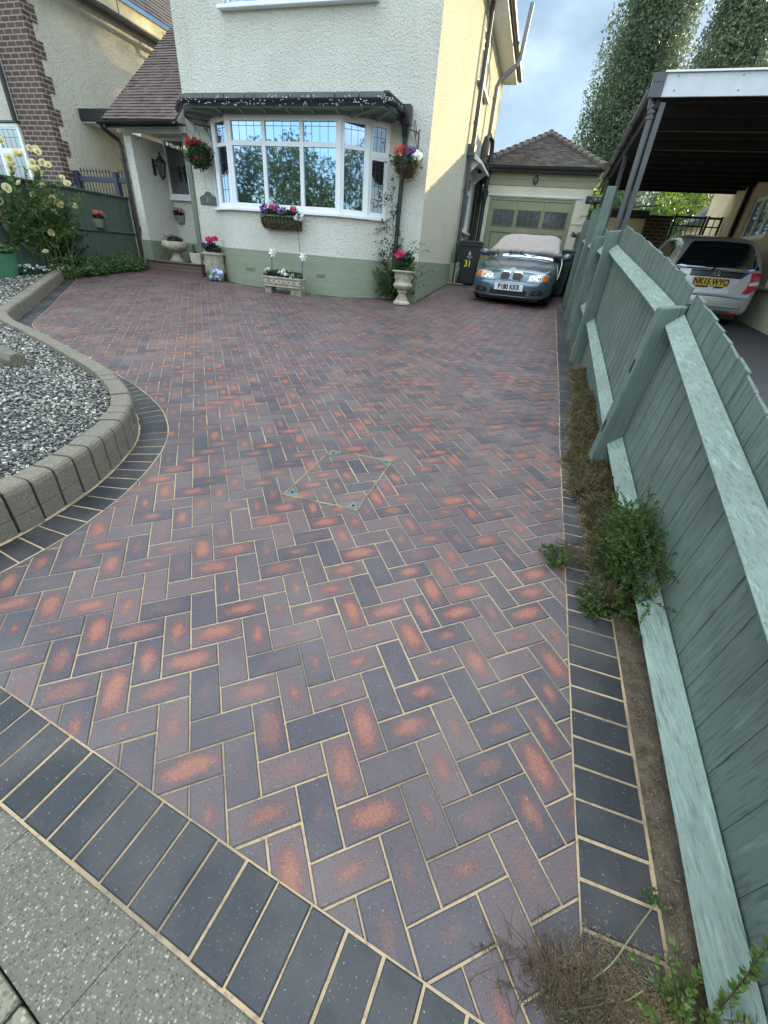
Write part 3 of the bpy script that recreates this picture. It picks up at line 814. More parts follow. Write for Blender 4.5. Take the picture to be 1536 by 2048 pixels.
def window(parent, O, u, n, W, z0, z1, cols, rows, fr=0.06, mull=0.06, dep=0.07, lead=(0, 0), glass=None, name='window', sash=0.0, inside=True, leadw=0.007, label=None, wall_depth=0.0):
    """a framed window: cols / rows are the positions (m) of mullions and transoms; each light is a pane with leading"""
    O, u, n = Vector(O) - Vector(n).normalized() * wall_depth, Vector(u).normalized(), Vector(n).normalized()
    mb = MB()
    mb.obox(O, u, n, 0, W, -dep, 0, z0, z0 + fr); mb.obox(O, u, n, 0, W, -dep, 0, z1 - fr, z1)
    mb.obox(O, u, n, 0, fr, -dep, 0, z0 + fr, z1 - fr); mb.obox(O, u, n, W - fr, W, -dep, 0, z0 + fr, z1 - fr)
    cs = [fr] + [c for c in cols] + [W - fr]
    for c in cols: mb.obox(O, u, n, c - mull / 2, c + mull / 2, -dep, -0.004, z0 + fr, z1 - fr)
    rs = [z0 + fr] + list(rows) + [z1 - fr]
    for i in range(len(cs) - 1):
        a = cs[i] + (mull / 2 if i else 0); b = cs[i + 1] - (mull / 2 if i < len(cs) - 2 else 0)
        for r in rows: mb.obox(O, u, n, a, b, -dep, -0.006, r - mull / 2, r + mull / 2)
    f = obj(mb, name, M['upvc'], parent, bevel=0.006, seg=2)
    if label: f['label'] = label
    for i in range(len(cs) - 1):
        a = cs[i] + (mull / 2 if i else 0); b = cs[i + 1] - (mull / 2 if i < len(cs) - 2 else 0)
        for j in range(len(rs) - 1):
            c = rs[j] + (mull / 2 if j else 0); d = rs[j + 1] - (mull / 2 if j < len(rs) - 2 else 0)
            pm = MB()
            if sash:
                for (p0, p1, q0, q1) in ((a, b, c, c + sash), (a, b, d - sash, d), (a, a + sash, c + sash, d - sash), (b - sash, b, c + sash, d - sash)):
                    pm.obox(O, u, n, p0 + .001, p1 - .001, -dep + .01, -0.012, q0, q1, 2)
                a_, b_, c_, d_ = a + sash, b - sash, c + sash, d - sash
            else: a_, b_, c_, d_ = a, b, c, d
            pm.obox(O, u, n, a_, b_, -0.046, -0.036, c_, d_, 0)
            nx, nz = lead
            if nx:
                for k in range(1, nx):
                    x = a_ + (b_ - a_) * k / nx; pm.obox(O, u, n, x - leadw / 2, x + leadw / 2, -0.036, -0.033, c_, d_, 1)
            if nz:
                k = 1; stp = nz
                z = c_ + stp
                while z < d_ - 0.05:
                    pm.obox(O, u, n, a_, b_, -0.036, -0.0335, z - leadw / 2, z + leadw / 2, 1); z += stp
            obj(pm, 'pane', [glass or M['glass'], M['lead'], M['upvc']], f)
    return f

def gutter(mb, a, b, r=0.058, out=None, mi=0):
    """half round gutter along a-b"""
    a, b = Vector(a), Vector(b); t = (b - a).normalized(); o = Vector((0, 0, 1)).cross(t).normalized()
    n = 8; P = []
    for p in (a, b):
        for rr in (r, r - 0.007):
            for k in range(n + 1):
                th = math.pi + math.pi * k / n
                P.append(p + o * (math.cos(th) * rr) + Vector((0, 0, math.sin(th) * rr)))
    m = n + 1; fs = []
    for k in range(n):
        fs.append((k, k + 1, 2 * m + k + 1, 2 * m + k)); fs.append((m + k + 1, m + k, 3 * m + k, 3 * m + k + 1))
    for base in (0, 2 * m):
        for k in range(n): fs.append((base + k, base + m + k, base + m + k + 1, base + k + 1))
    fs += [(0, 2 * m, 3 * m, m), (n, m + n, 3 * m + n, 2 * m + n)]
    mb.add(P, fs, mi)

def tile_roof(mb, O, u, up, W0, W1, L, course=0.10, th=0.014, tw=0.165, mi=0, clip=None):
    """rows of lapped plain tiles; W0(s), W1(s) give the ends of the row at s up the slope"""
    O, u, up = Vector(O), Vector(u).normalized(), Vector(up).normalized(); nrm = u.cross(up).normalized()
    if nrm.z < 0: nrm = -nrm
    s_ = 0.0; row = 0
    while s_ < L - 1e-6:
        a, b = W0(s_), W1(s_); a2, b2 = W0(min(L, s_ + course)), W1(min(L, s_ + course))
        x = a + (tw / 2 if row % 2 else 0) - tw
        while x < b:
            x0, x1 = max(x + 0.0015, a), min(x + tw - 0.0015, b)
            if x1 - x0 > 0.01:
                y0, y1 = max(x0, min(a2, x1)), min(x1, max(b2, x0))
                lift = random.uniform(0.8, 1.35) * th; sag = random.uniform(-.002, .002)
                P = [O + u * x0 + up * s_ + nrm * lift, O + u * x1 + up * s_ + nrm * (lift + sag),
                     O + u * max(y0, x0) + up * (s_ + course + 0.02), O + u * x1 + up * (s_ + course + 0.02),
                     O + u * x0 + up * s_, O + u * x1 + up * s_]
                P[3], P[2] = O + u * (x1 if b2 >= x1 else y1) + up * (s_ + course + .01) + nrm * .002, O + u * (x0 if a2 <= x0 else y0) + up * (s_ + course + .01) + nrm * .002
                mb.add(P, [(0, 1, 3, 2), (4, 5, 1, 0)], mi)
            x += tw
        s_ += course; row += 1

def tilemat(name, c1, c2, moss=0.0):
    t = NT(name); p = t.pos()
    v = t.new('ShaderNodeTexVoronoi'); t.l.new(p, v.inputs['Vector']); v.inputs['Scale'].default_value = 5.5
    sp = t.new('ShaderNodeSeparateColor'); t.l.new(v.outputs['Color'], sp.inputs['Color'])
    c = t.mix(sp.outputs['Red'], c1, c2)
    n = t.noise(p, 18, 5, 0.65); c = t.mix(t.ramp(n, [(0.45, 0.0), (0.75, 0.5)]), c, mul(c1, 0.4))
    if moss: c = t.mix(t.ramp(t.noise(p, 5, 6, 0.7), [(0.5, 0.0), (0.68, moss)]), c, (0.12, 0.10, 0.075))
    t.bump(n, 0.5, 0.006); return t.fin(c, 0.8)
M['tile_brown'] = tilemat('brown_clay_tile', (0.105, 0.072, 0.062), (0.16, 0.115, 0.10))
M['tile_grey'] = tilemat('weathered_tile', (0.085, 0.072, 0.062), (0.13, 0.11, 0.095), 0.6)
M['tile_dark'] = tilemat('dark_slate_tile', (0.06, 0.055, 0.055), (0.09, 0.08, 0.08))
M['felt'] = plain('grey_roof_felt', (0.115, 0.135, 0.13), 0.7, 0.25, 5, 120, 0.002)

HX0, HX1, HY0, HY1 = -7.40, -2.31, 9.40, 18.2
EZ = 4.90
house = thing('house', 'white roughcast house with leaded bay window and green painted plinth', 'house', (-4.85, 9.4, -0.78))
BAY = [(-6.90, 9.40), (-6.62, 9.14), (-6.13, 8.90), (-3.82, 8.90), (-3.36, 9.14), (-3.05, 9.40)]
BZ0, BZ1, BPL = 0.60, 2.03, -0.075
# front wall (pieces left, right and above the bay, with the upper window's opening)
mb = MB()
wall_holes(mb, (HX0, HY0, 0), (1, 0, 0), (0, -1, 0), HX1 - HX0, -1.0, EZ, [(0.50, 4.35, -1.0, 2.06), (1.13, 3.92, 3.53, 4.62)], 0.1)
mb.quad((HX0, HY0, -1), (HX0, HY0, EZ), (HX0, HY1, EZ), (HX0, HY1, -1))
mb.quad((HX0, HY1, -1), (HX0, HY1, EZ), (HX1, HY1, EZ), (HX1, HY1, -1))
obj(mb, 'front_wall', M['white_wall'], house)
# corner strip of smoother render on the left edge
mb = MB(); mb.box(HX0 - 0.004, HX0 + 0.27, HY0 - 0.006, HY0 + 0.02, -0.05, EZ - 0.1)
obj(mb, 'corner_render', M['white_wall'], house)
# side wall, lit by the low sun
mb = MB()
SW = [(4.35, 5.75, 0.76, 2.10), (4.2, 5.55, 3.66, 4.74)]
wall_holes(mb, (HX1, HY0, 0), (0, 1, 0), (1, 0, 0), HY1 - HY0, -1.0, EZ, SW, 0.1)
obj(mb, 'side_wall', M['side_wall'], house)
# bay walls below and plinth
def poly_wall(mb, P, z0, z1, mi=0):
    for (xa, ya), (xb, yb) in zip(P, P[1:]):
        mb.quad((xa, ya, z0), (xb, yb, z0), (xb, yb, z1), (xa, ya, z1), mi)
def round_bay(P, r=1):
    V = [Vector((*p, 0)) for p in P]; out = [V[0]]
    for a, b, c in zip(V, V[1:], V[2:]):
        for k in range(5):
            t = k / 4; p0 = b.lerp(a, min(.4, .22 / (b - a).length)); p1 = b.lerp(c, min(.4, .22 / (b - c).length))
            out.append(p0.lerp(b, t).lerp(b.lerp(p1, t), t))
    out.append(V[-1]); return [(v.x, v.y) for v in out]
RB = round_bay(BAY)
mb = MB(); poly_wall(mb, RB, BPL - 0.02, BZ0)
obj(mb, 'bay_wall', M['white_wall'], house)
def grow(P, d):
    V = [Vector((*p, 0)) for p in P]; return [(v.x, v.y) for v in side(V, -d)]
pb = grow(RB, 0.018)
mb = MB(); poly_wall(mb, pb, -1.0, BPL)
for (xa, ya), (xb, yb), (xc, yc), (xd, yd) in zip(pb, pb[1:], RB[1:], RB): mb.quad((xa, ya, BPL), (xb, yb, BPL), (xc, yc, BPL + .004), (xd, yd, BPL + .004))
mb.box(HX0 - 0.015, -6.88, HY0 - 0.017, HY0 + 0.05, -1.0, -0.06)
mb.box(-3.07, HX1 + 0.017, HY0 - 0.017, HY0 + 0.05, -1.0, -0.03)
mb.box(HX1 - 0.05, HX1 + 0.017, HY0 + 0.05, HY1, -1.0, -0.03)
obj(mb, 'plinth', M['plinth'], house)
for xa in (-5.85, -4.21):     # air bricks
    ab = MB(); ab.box(xa - 0.105, xa + 0.105, 8.874, 8.90, -0.455, -0.385)
    o = obj(ab, 'air_brick', M['plinth_flat'], house, bevel=0.003, seg=1)
    ab = MB()
    for i in range(7):
        for j in range(2): ab.box(xa - 0.088 + i * 0.027, xa - 0.074 + i * 0.027, 8.8715, 8.8745, -0.444 + j * 0.028, -0.428 + j * 0.028)
    obj(ab, 'vent_hole', M['black'], o)
# bay window: five framed facets on a white sill
bayw = MB()
sl = grow(BAY, 0.07)
bayw.prism([(x, y, BZ0 - 0.015) for x, y in sl], (0, 0, 0.05))
bay = obj(bayw, 'bay_window', M['upvc'], house, bevel=0.008)
for i, ((xa, ya), (xb, yb)) in enumerate(zip(BAY, BAY[1:])):
    a, b = Vector((xa, ya, 0)), Vector((xb, yb, 0)); u = (b - a).normalized(); nn = Vector((u.y, -u.x, 0)); L = (b - a).length
    z0, z1 = BZ0 + 0.035, BZ1
    if i == 2: window(bay, a, u, nn, L, z0, z1, [0.765, 1.545], [1.63], 0.085, 0.075, lead=(4, 0.215), name='window_frame')
    elif i == 4: window(bay, a, u, nn, L, z0, z1, [], [1.55], 0.045, 0.05, lead=(3, 0.2), sash=0.035, glass=M['glass_dim'], name='window_frame')
    else: window(bay, a, u, nn, L, z0, z1, [], [1.55 if i in (0, 4) else 1.62], 0.08 if i in (1, 3) else 0.05, 0.06, lead=(3, 0.215), name='window_frame')
# corner posts and dark room behind
for x, y in BAY[1:-1]:
    mb = MB(); mb.tube([(x, y + 0.02, BZ0 + 0.035), (x, y + 0.02, BZ1)], 0.032, 8); obj(mb, 'corner_post', M['upvc'], bay)
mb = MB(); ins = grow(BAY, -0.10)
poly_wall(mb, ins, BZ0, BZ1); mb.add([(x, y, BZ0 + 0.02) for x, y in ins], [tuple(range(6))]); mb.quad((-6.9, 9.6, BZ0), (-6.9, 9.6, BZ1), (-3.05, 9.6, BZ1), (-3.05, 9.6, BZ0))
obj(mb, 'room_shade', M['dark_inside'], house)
# flat bay roof with felt edge, fascia, rafter feet, soffit and gutter
RF = [(-7.39, 9.39), (-7.20, 9.02), (-6.72, 8.52), (-2.93, 8.52), (-2.83, 8.76), (-2.84, 9.39)]
mb = MB(); mb.prism([(x, y, 2.155) for x, y in RF], (0, 0, 0.052))
broof = obj(mb, 'bay_roof', M['felt'], house, bevel=0.012)
mb = MB()
for k in range(9):                                  # felt laps hanging over the edge
    x = -6.68 + k * 0.42; mb.box(x, x + 0.405, 8.490, 8.522, 2.118 + random.uniform(-.008, .008), 2.212)
obj(mb, 'felt_edge', M['felt'], broof, bevel=0.006)
mb = MB()
for k in range(9): mb.lathe([(0.03, 0), (0.055, 0.02), (0.06, 0.045), (0.03, 0.05)], (-2.90 + 0.008 * k, 8.60 + 0.085 * k, 2.19), 8)
obj(mb, 'corner_tiles', M['tile_grey'], broof)
mb = MB(); fa = grow(RF, -0.05)
poly_wall(mb, fa, 2.04, 2.155)
mb.add([(x, y, 2.085) for x, y in fa] + [(-3.0, 9.40, 2.035), (-6.95, 9.40, 2.035)], [(7, 6, 5, 4, 3, 2, 1, 0)])
obj(mb, 'soffit', M['soffit_green'], house)
mb = MB(); hb = grow(BAY, 0.03); poly_wall(mb, hb, 2.022, 2.10)
obj(mb, 'head_board', M['soffit_green'], house)
for k in range(7):                                  # shaped rafter feet under the eave
    x = -6.20 + k * 0.47; mb = MB()
    mb.prism([(x, 8.60, 2.08), (x, 8.86, 2.03), (x, 8.86, 2.10), (x, 8.60, 2.115)], (0.045, 0, 0))
    obj(mb, 'rafter_foot', M['soffit_green'], house)
for sg, x0, y0, x1, y1 in ((1, -7.10, 9.0, -6.64, 9.16), (1, -6.76, 8.66, -6.25, 8.93), (-1, -2.90, 8.86, -3.22, 9.14), (-1, -2.95, 8.62, -3.62, 8.95)):
    a, b = Vector((x0, y0, 0)), Vector((x1, y1, 0)); u = (b - a).normalized(); nn = Vector((-u.y, u.x, 0)); mb = MB()
    mb.prism([a + Vector((0, 0, 2.06)), b + Vector((0, 0, 1.99)), b + Vector((0, 0, 2.10)), a + Vector((0, 0, 2.12))], nn * 0.045)
    obj(mb, 'rafter_foot', M['soffit_green'], house)
mb = MB(); gl = grow(RF, 0.045)
for (xa, ya), (xb, yb) in list(zip(gl, gl[1:]))[1:5]: gutter(mb, (xb, yb, 2.125), (xa, ya, 2.125), 0.055)
obj(mb, 'bay_gutter', M['black'], house)
mb = MB(); mb.box(-2.83, -2.66, 9.20, 9.36, 1.98, 2.24)
mb.add([(-2.81, 9.22, 1.979), (-2.68, 9.22, 1.979), (-2.68, 9.35, 1.979), (-2.81, 9.35, 1.979), (-2.79, 9.26, 1.82), (-2.70, 9.26, 1.82), (-2.70, 9.35, 1.82), (-2.79, 9.35, 1.82)], [(0, 1, 5, 4), (1, 2, 6, 5), (2, 3, 7, 6), (3, 0, 4, 7)])
obj(mb, 'rain_hopper', M['black'], house, bevel=0.006)
mb = MB(); mb.tube([(-2.745, 9.30, 1.90), (-2.747, 9.31, 1.6), (-2.79, 9.31, -0.72)], 0.042, 12)
for z in (1.5, 0.2): mb.box(-2.85, -2.68, 9.27, 9.40, z, z + 0.035)
obj(mb, 'bay_downpipe', M['black'], house)
# upper front window (only its sill end comes into the picture)
window(house, (HX0 + 1.13, HY0, 0), (1, 0, 0), (0, -1, 0), 2.79, 3.55, 4.62, [0.72, 1.40, 2.08], [4.3], 0.06, 0.06, lead=(4, 0.215), wall_depth=0.05)
mb = MB(); mb.box(-6.36, -3.38, 9.28, 9.44, 3.485, 3.535); obj(mb, 'window_sill', M['upvc'], house, bevel=0.008)
# side windows
w = window(house, (HX1, 9.4 + 4.35, 0), (0, 1, 0), (1, 0, 0), 1.40, 0.80, 2.10, [0.7], [1.72], 0.06, 0.06, glass=M['glass_dim'], wall_depth=0.03, sash=0.03)
mb = MB(); mb.box(-2.34, -2.20, 13.66, 15.22, 0.735, 0.79); obj(mb, 'window_sill', M['upvc'], house, bevel=0.006)
w = window(house, (HX1, 9.4 + 4.2, 0), (0, 1, 0), (1, 0, 0), 1.35, 3.70, 4.74, [0.68], [4.40], 0.07, 0.07, glass=M['glass'], wall_depth=0.03, sash=0.04)
mb = MB(); mb.box(-2.34, -2.19, 13.50, 15.02, 3.63, 3.69); obj(mb, 'window_sill', M['soffit_green'], house, bevel=0.006)
# little canopy over the side window
mb = MB(); mb.prism([(-2.31, 13.5, 2.36), (-1.92, 13.5, 2.16), (-1.92, 13.5, 2.22), (-2.31, 13.5, 2.52)], (0, 1.8, 0))
obj(mb, 'window_canopy', M['white_paint'], house, bevel=0.006)
for y in (13.62, 15.14):
    mb = MB(); mb.prism([(-2.31, y, 1.95), (-2.31, y, 2.32), (-2.0, y, 2.20)], (0, 0.06, 0)); obj(mb, 'canopy_bracket', M['white_paint'], house)
# eaves of the main roof
mb = MB()
mb.box(HX1 + .002, HX1 + 0.40, HY0 - 0.25, HY1 + 0.15, EZ - 0.012, EZ + 0.01); mb.box(HX0 - 0.40, HX0 - .002, HY0 - 0.25, HY1 + 0.15, EZ - 0.012, EZ + 0.01)
mb.box(HX0 - .002, HX1 + .002, HY0 - 0.4, HY0 + .01, EZ - 0.012, EZ + 0.01)
obj(mb, 'eaves_soffit', M['white_paint'], house)
for x0 in (HX1 + 0.40, HX0 - 0.425):
    mb = MB(); mb.box(x0, x0 + .025, HY0 - 0.25, HY1 + 0.15, EZ - 0.02, EZ + 0.14); obj(mb, 'fascia_board', M['white_paint'], house)
mb = MB(); gutter(mb, (HX1 + 0.49, HY1 + 0.18, EZ + 0.10), (HX1 + 0.49, HY0 - 0.3, EZ + 0.10), 0.062)
obj(mb, 'eaves_gutter', M['dark_pipe'], house)
mb = MB()
ax, ay0, ay1, az_ = (HX0 + HX1) / 2, HY0 + 2.4, HY1 - 2.4, EZ + 2.2
e0, e1, e2, e3 = (HX0 - .45, HY0 - .45, EZ + .14), (HX1 + .45, HY0 - .45, EZ + .14), (HX1 + .45, HY1 + .2, EZ + .14), (HX0 - .45, HY1 + .2, EZ + .14)
mb.add([e0, e1, e2, e3, (ax, ay0, az_), (ax, ay1, az_)], [(0, 1, 4), (1, 2, 5, 4), (2, 3, 5), (3, 0, 4, 5), (3, 2, 1, 0)])
obj(mb, 'roof', M['tile_brown'], house)
# pipes on the side wall
mb = MB(); mb.tube([(-2.20, 13.42, 5.15), (-2.20, 13.42, 2.62), (-2.20, 13.36, 2.45), (-2.22, 13.42, 2.2), (-2.22, 13.44, -0.55)], 0.052, 12)
for z in (4.2, 2.9, 1.6, 0.4): mb.lathe([(0.066, 0), (0.066, 0.06), (0.052, 0.06)], (-2.20 if z > 2.5 else -2.22, 13.42, z), 12)
mb.box(-2.31, -2.13, 13.33, 13.52, 2.30, 2.52)
obj(mb, 'soil_pipe', M['dark_pipe'], house, smooth=False)
mb = MB(); mb.tube([(-2.15, 15.7, 3.0), (-2.15, 15.7, 4.15), (-2.10, 15.74, 4.28), (-1.74, 15.9, 4.62), (-1.68, 15.93, 4.76), (-1.62, 15.98, 5.75)], 0.055, 12)
mb.tube([(-2.15, 15.7, 3.0), (-2.17, 15.74, 1.2), (-2.17, 15.74, -0.4)], 0.055, 12)
for z in (3.9, 2.6): mb.lathe([(0.07, 0), (0.07, 0.05), (0.055, 0.05)], (-2.15, 15.7, z), 12)
obj(mb, 'vent_pipe', M['grey_pipe'], house)
mb = MB()
mb.tube([(-2.15, 14.95, 2.2), (-2.15, 14.95, 2.75), (-2.12, 15.0, 2.95), (-2.05, 15.15, 3.04), (-1.98, 15.3, 2.95), (-1.96, 15.36, 2.7), (-1.96, 15.36, -0.4)], 0.062, 12)
obj(mb, 'hopper_pipe', M['black'], house)
mb = MB(); mb.tube([(-2.2, 15.5, 2.6), (-2.2, 15.5, -0.4)], 0.05, 10); obj(mb, 'waste_pipe', M['black'], house)
mb = MB(); mb.tube([(-2.0, 15.42, 2.3), (-2.0, 15.42, -0.4)], 0.02, 8); obj(mb, 'thin_pipe', M['grey_pipe'], house)

# ---- porch under a catslide of brown tiles
PX0 = -9.06
mb = MB()
mb.box(PX0, -8.87, 9.40, 12.0, -0.9, 1.84)                                   # left pier and its return
mb.box(-8.868, -7.404, 10.40, 10.5, -0.9, 2.0)
obj(mb, 'porch_wall', M['porch_wall'], house)
mb = MB(); mb.box(PX0 - .014, -8.858, 9.387, 10.39, -0.9, -0.065); mb.box(-8.858, -7.42, 10.388, 10.41, -0.9, -0.06)
obj(mb, 'porch_plinth', M['plinth_flat'], house)
mb = MB(); mb.box(-9.12, -7.41, 9.33, 9.45, 1.842, 1.95)
obj(mb, 'porch_beam', M['white_paint'], house, bevel=0.006)
mb = MB(); mb.box(-8.86, -7.41, 9.45, 10.4, 1.95, 1.97); obj(mb, 'porch_ceiling', M['porch_wall'], house)
mb = MB(); mb.prism([(-9.20, 9.17, 1.972), (-9.20, 12.0, 1.972), (-9.20, 12.0, 4.38), (-9.20, 9.17, 2.02)], (1.797, 0, 0)); obj(mb, 'porch_infill', M['porch_wall'], house)  # solid infill added under the tiles to stop sun leaking through
mb = MB(); mb.box(-7.515, -7.405, 9.36, 9.47, -0.50, 1.842); obj(mb, 'porch_post', plain('grey_green_post_paint', (0.15, 0.165, 0.12), 0.5, 0.1, 4), house, bevel=0.006)
pw = window(house, (-9.02 + 0.0, 10.40, 0), (1, 0, 0), (0, -1, 0), 0.64, 0.86, 1.96, [], [], 0.065, 0.06, lead=(5, 0.24), glass=glassmat('porch_glass', 0.32, (0.7, 0.75, 0.8)), wall_depth=-0.075, leadw=0.006)
pw.location = (0.13, 0, 0)
mb = MB(); mb.box(-8.93, -8.18, 10.29, 10.42, 0.80, 0.855); obj(mb, 'window_sill', M['upvc'], house, bevel=0.008)
mb = MB(); mb.box(-9.42, -7.38, 9.22, 10.41, -1.0, -0.475)
M['step_brick'] = brickmat('step_brick', (0.16, 0.09, 0.075), (0.12, 0.07, 0.065), (0.17, 0.15, 0.13), 0.215, 0.075, 0.008)
step = obj(mb, 'door_step', M['step_brick'], house, bevel=0.012)
mb = MB()
for k in range(19): mb.box(-9.42 + k * 0.1075 + .002, -9.42 + (k + 1) * 0.1075 - .002, 9.19, 9.41, -0.474, -0.452)
obj(mb, 'step_tread', M['step_brick'], step, bevel=0.004)
pr = MB(); up = Vector((0, math.cos(R_(40)), math.sin(R_(40))))
tile_roof(pr, (-9.22, 9.08, 1.985), (1, 0, 0), up, lambda s_: 0, lambda s_: 1.815, 4.0, 0.098, 0.016)
obj(pr, 'porch_roof', M['tile_brown'], house)
mb = MB(); mb.prism([(-9.22, 9.08, 1.97), (-9.22, 9.08 + 4 * up.y, 1.97 + 4 * up.z), (-9.22, 9.08 + 4 * up.y, 1.87 + 4 * up.z), (-9.22, 9.14, 1.90)], (0.03, 0, 0))
obj(mb, 'verge_board', M['black'], house)
mb = MB(); mb.box(-9.2, -7.41, 9.12, 9.15, 1.86, 1.98); obj(mb, 'porch_fascia', M['black'], house)
mb = MB(); gutter(mb, (-7.42, 9.04, 1.965), (-9.3, 9.04, 1.95), 0.056)
obj(mb, 'porch_gutter', M['black'], house)
mb = MB(); mb.tube([(-9.24, 9.05, 1.93), (-9.24, 9.08, 1.85), (-9.13, 9.33, 1.70), (-9.12, 9.35, 1.6), (-9.14, 9.35, -0.55)], 0.042, 10)
for z in (1.35, 0.3): mb.lathe([(0.055, 0), (0.055, 0.05), (0.042, 0.05)], (-9.13, 9.35, z), 10)
obj(mb, 'porch_downpipe', M['black'], house)
# string of little white lights along the bay eave, and loose cables
t = thing('fairy_lights', 'string of tiny white lights tangled along the bay window gutter', 'string lights', (-4.8, 8.45, 2.1))
mb = MB(); cable = MB(); x = -6.75; bl = []
pth = []
while x < -2.75:
    pth.append(Vector((x, 8.455 + random.uniform(-.015, .02), 2.10 + random.uniform(-.045, .045)))); x += 0.035
for k in range(14): pth.append(Vector((-2.88 + .008 * k, 8.47 + 0.055 * k, 2.12 + random.uniform(-.04, .06))))
cable.tube(pth, 0.004, 4)
obj(cable, 'cable', M['black_plastic'], t)
for p in pth:
    for _ in range(2):
        if random.random() < .85:
            q = p + Vector((random.uniform(-.02, .02), random.uniform(-.03, -.005), random.uniform(-.03, .03)))
            d = Vector((random.uniform(-1, 1), random.uniform(-.3, .3), random.uniform(-1, .6))).normalized()
            bl.append((q, d))
random.shuffle(bl); bp_ = None
for q, d in bl[:100]:
    if bp_ is None:
        bm_ = MB(); bm_.tube([(0, 0, 0), (0, 0, .026)], [0.0045, 0.003], 5); bp_ = o = obj(bm_, 'bulb', M['upvc'], t, local=True)
    else: o = copy_tree(bp_, t)
    o.location = q - OFF[t]; o.rotation_euler = Vector((0, 0, 1)).rotation_difference(d).to_euler()
for q, d in bl[100:]: mb.tube([q, q + d * .026], [0.0045, 0.003], 4)
tag(obj(mb, 'more_bulbs', M['upvc'], t), kind='stuff')
# ================================================================== GARAGE
gar = thing('garage', 'cream garage with sage green panelled doors and hipped tile roof', 'garage', (-0.55, 15.5, -0.32))
GY = 15.5
mb = MB()
wall_holes(mb, (-2.06, GY, 0), (1, 0, 0), (0, -1, 0), 3.06, -0.8, 2.04, [(0.24, 2.67, -0.8, 1.76)], 0.12)
mb.quad((1.0, GY, -.8), (1.0, 21, -.8), (1.0, 21, 2.34), (1.0, GY, 2.34)); mb.quad((-2.06, 21, -.8), (-2.06, GY, -.8), (-2.06, GY, 2.34), (-2.06, 21, 2.34)); mb.quad((1.0, 21, -.8), (-2.06, 21, -.8), (-2.06, 21, 2.34), (1.0, 21, 2.34))
obj(mb, 'garage_wall', M['garage_wall'], gar)
mb = MB(); mb.box(-1.90, 0.77, GY - 0.035, GY + 0.02, 1.785, 1.82); obj(mb, 'lintel_drip', M['white_paint'], gar, bevel=0.004)
mb = MB()
for k in range(2):
    z0 = 2.035 + k * 0.145; mb.prism([(-2.08, GY - 0.03, z0), (-2.08, GY - 0.016, z0 + 0.142), (-2.08, GY + .01, z0 + 0.142), (-2.08, GY + .01, z0)], (3.09, 0, 0))
obj(mb, 'weatherboard', M['trim_green'], gar)
# doors: frame and three leaves with leaded lights over panels
mb = MB(); y0 = GY + 0.03
mb.box(-1.82, -1.75, y0 - .01, y0 + .06, -0.40, 1.758); mb.box(0.54, 0.61, y0 - .01, y0 + .06, -0.40, 1.758); mb.box(-1.75, 0.54, y0 - .01, y0 + .06, 1.69, 1.758)
obj(mb, 'door_frame', M['trim_green'], gar, bevel=0.005)
for a, b, w0, w1 in ((-1.748, -0.976, -1.63, -1.045), (-0.972, -0.222, -0.91, -0.285), (-0.218, 0.538, -0.145, 0.46)):
    mb = MB(); mb.box(a, b, y0 + .01, y0 + .05, -0.40, 1.686)
    leaf = obj(mb, 'garage_door', M['trim_green'], gar, bevel=0.004)
    fm = MB()
    for (p0, p1, z0, z1, dk) in ((w0, w1, 1.085, 1.455, 1), (w0 + .02, w1 - .02, 0.36, 0.90, 0)):
        for q in ((p0 - .025, p1 + .025, z1, z1 + .025), (p0 - .025, p1 + .025, z0 - .025, z0), (p0 - .025, p0, z0, z1), (p1, p1 + .025, z0, z1)):
            fm.box(q[0], q[1], y0 - .006, y0 + .012, q[2], q[3])
    obj(fm, 'moulding', M['trim_dark'], leaf, bevel=0.004)
    pm = MB(); pm.box(w0, w1, y0 + .002, y0 + .008, 1.085, 1.455, 0)
    for k in (1, 2, 3): x = w0 + (w1 - w0) * k / 4; pm.box(x - .006, x + .006, y0 - .001, y0 + .002, 1.085, 1.455, 1)
    pm.box(w0, w1, y0 - .0006, y0 + .002, 1.262, 1.274, 1)
    obj(pm, 'pane', [glassmat('garage_glass', 0.035, base=(0.05, 0.05, 0.065)), plain('dull_lead', (0.13, 0.135, 0.13), 0.5)], leaf)
    pm = MB(); pm.box(w0 + .05, w1 - .05, y0 + .003, y0 + .009, 0.40, 0.86); obj(pm, 'door_panel', M['trim_green'], leaf, bevel=0.003)
# hipped roof
GX0, GX1, GE = -2.22, 1.12, 2.44
half = (GX1 - GX0) / 2; gx = (GX0 + GX1) / 2; rise = 1.26; GYE = 15.22; run = 3.0
tr = MB(); L1 = math.hypot(run, rise); upf = Vector((0, run, rise)).normalized()
tile_roof(tr, (gx, GYE, GE), (1, 0, 0), upf, lambda s_: -half * (1 - s_ / L1), lambda s_: half * (1 - s_ / L1), L1 - .03, 0.105, 0.018)
for sg in (-1, 1):
    ups = Vector((-sg * half, 0, rise)).normalized(); L2 = math.hypot(half, rise)
    tile_roof(tr, (gx + sg * half, GYE, GE), (0, 1, 0), ups, lambda s_: run * s_ / L2, lambda s_: 6.2, L2 - .02, 0.105, 0.018)
    bp = [Vector((gx + sg * half, GYE, GE - .02)), Vector((gx, GYE + run, GE + rise - .02)), Vector((gx, GYE + 6.2, GE + rise - .02)), Vector((gx + sg * half, GYE + 6.2, GE - .02))]
    tr.add(bp, [(0, 1, 2, 3) if sg < 0 else (3, 2, 1, 0)])
tr.add([(gx - half, GYE, GE - .02), (gx + half, GYE, GE - .02), (gx, GYE + run, GE + rise - .02)], [(0, 1, 2)])
rf = obj(tr, 'roof', M['tile_grey'], gar)
mb = MB()
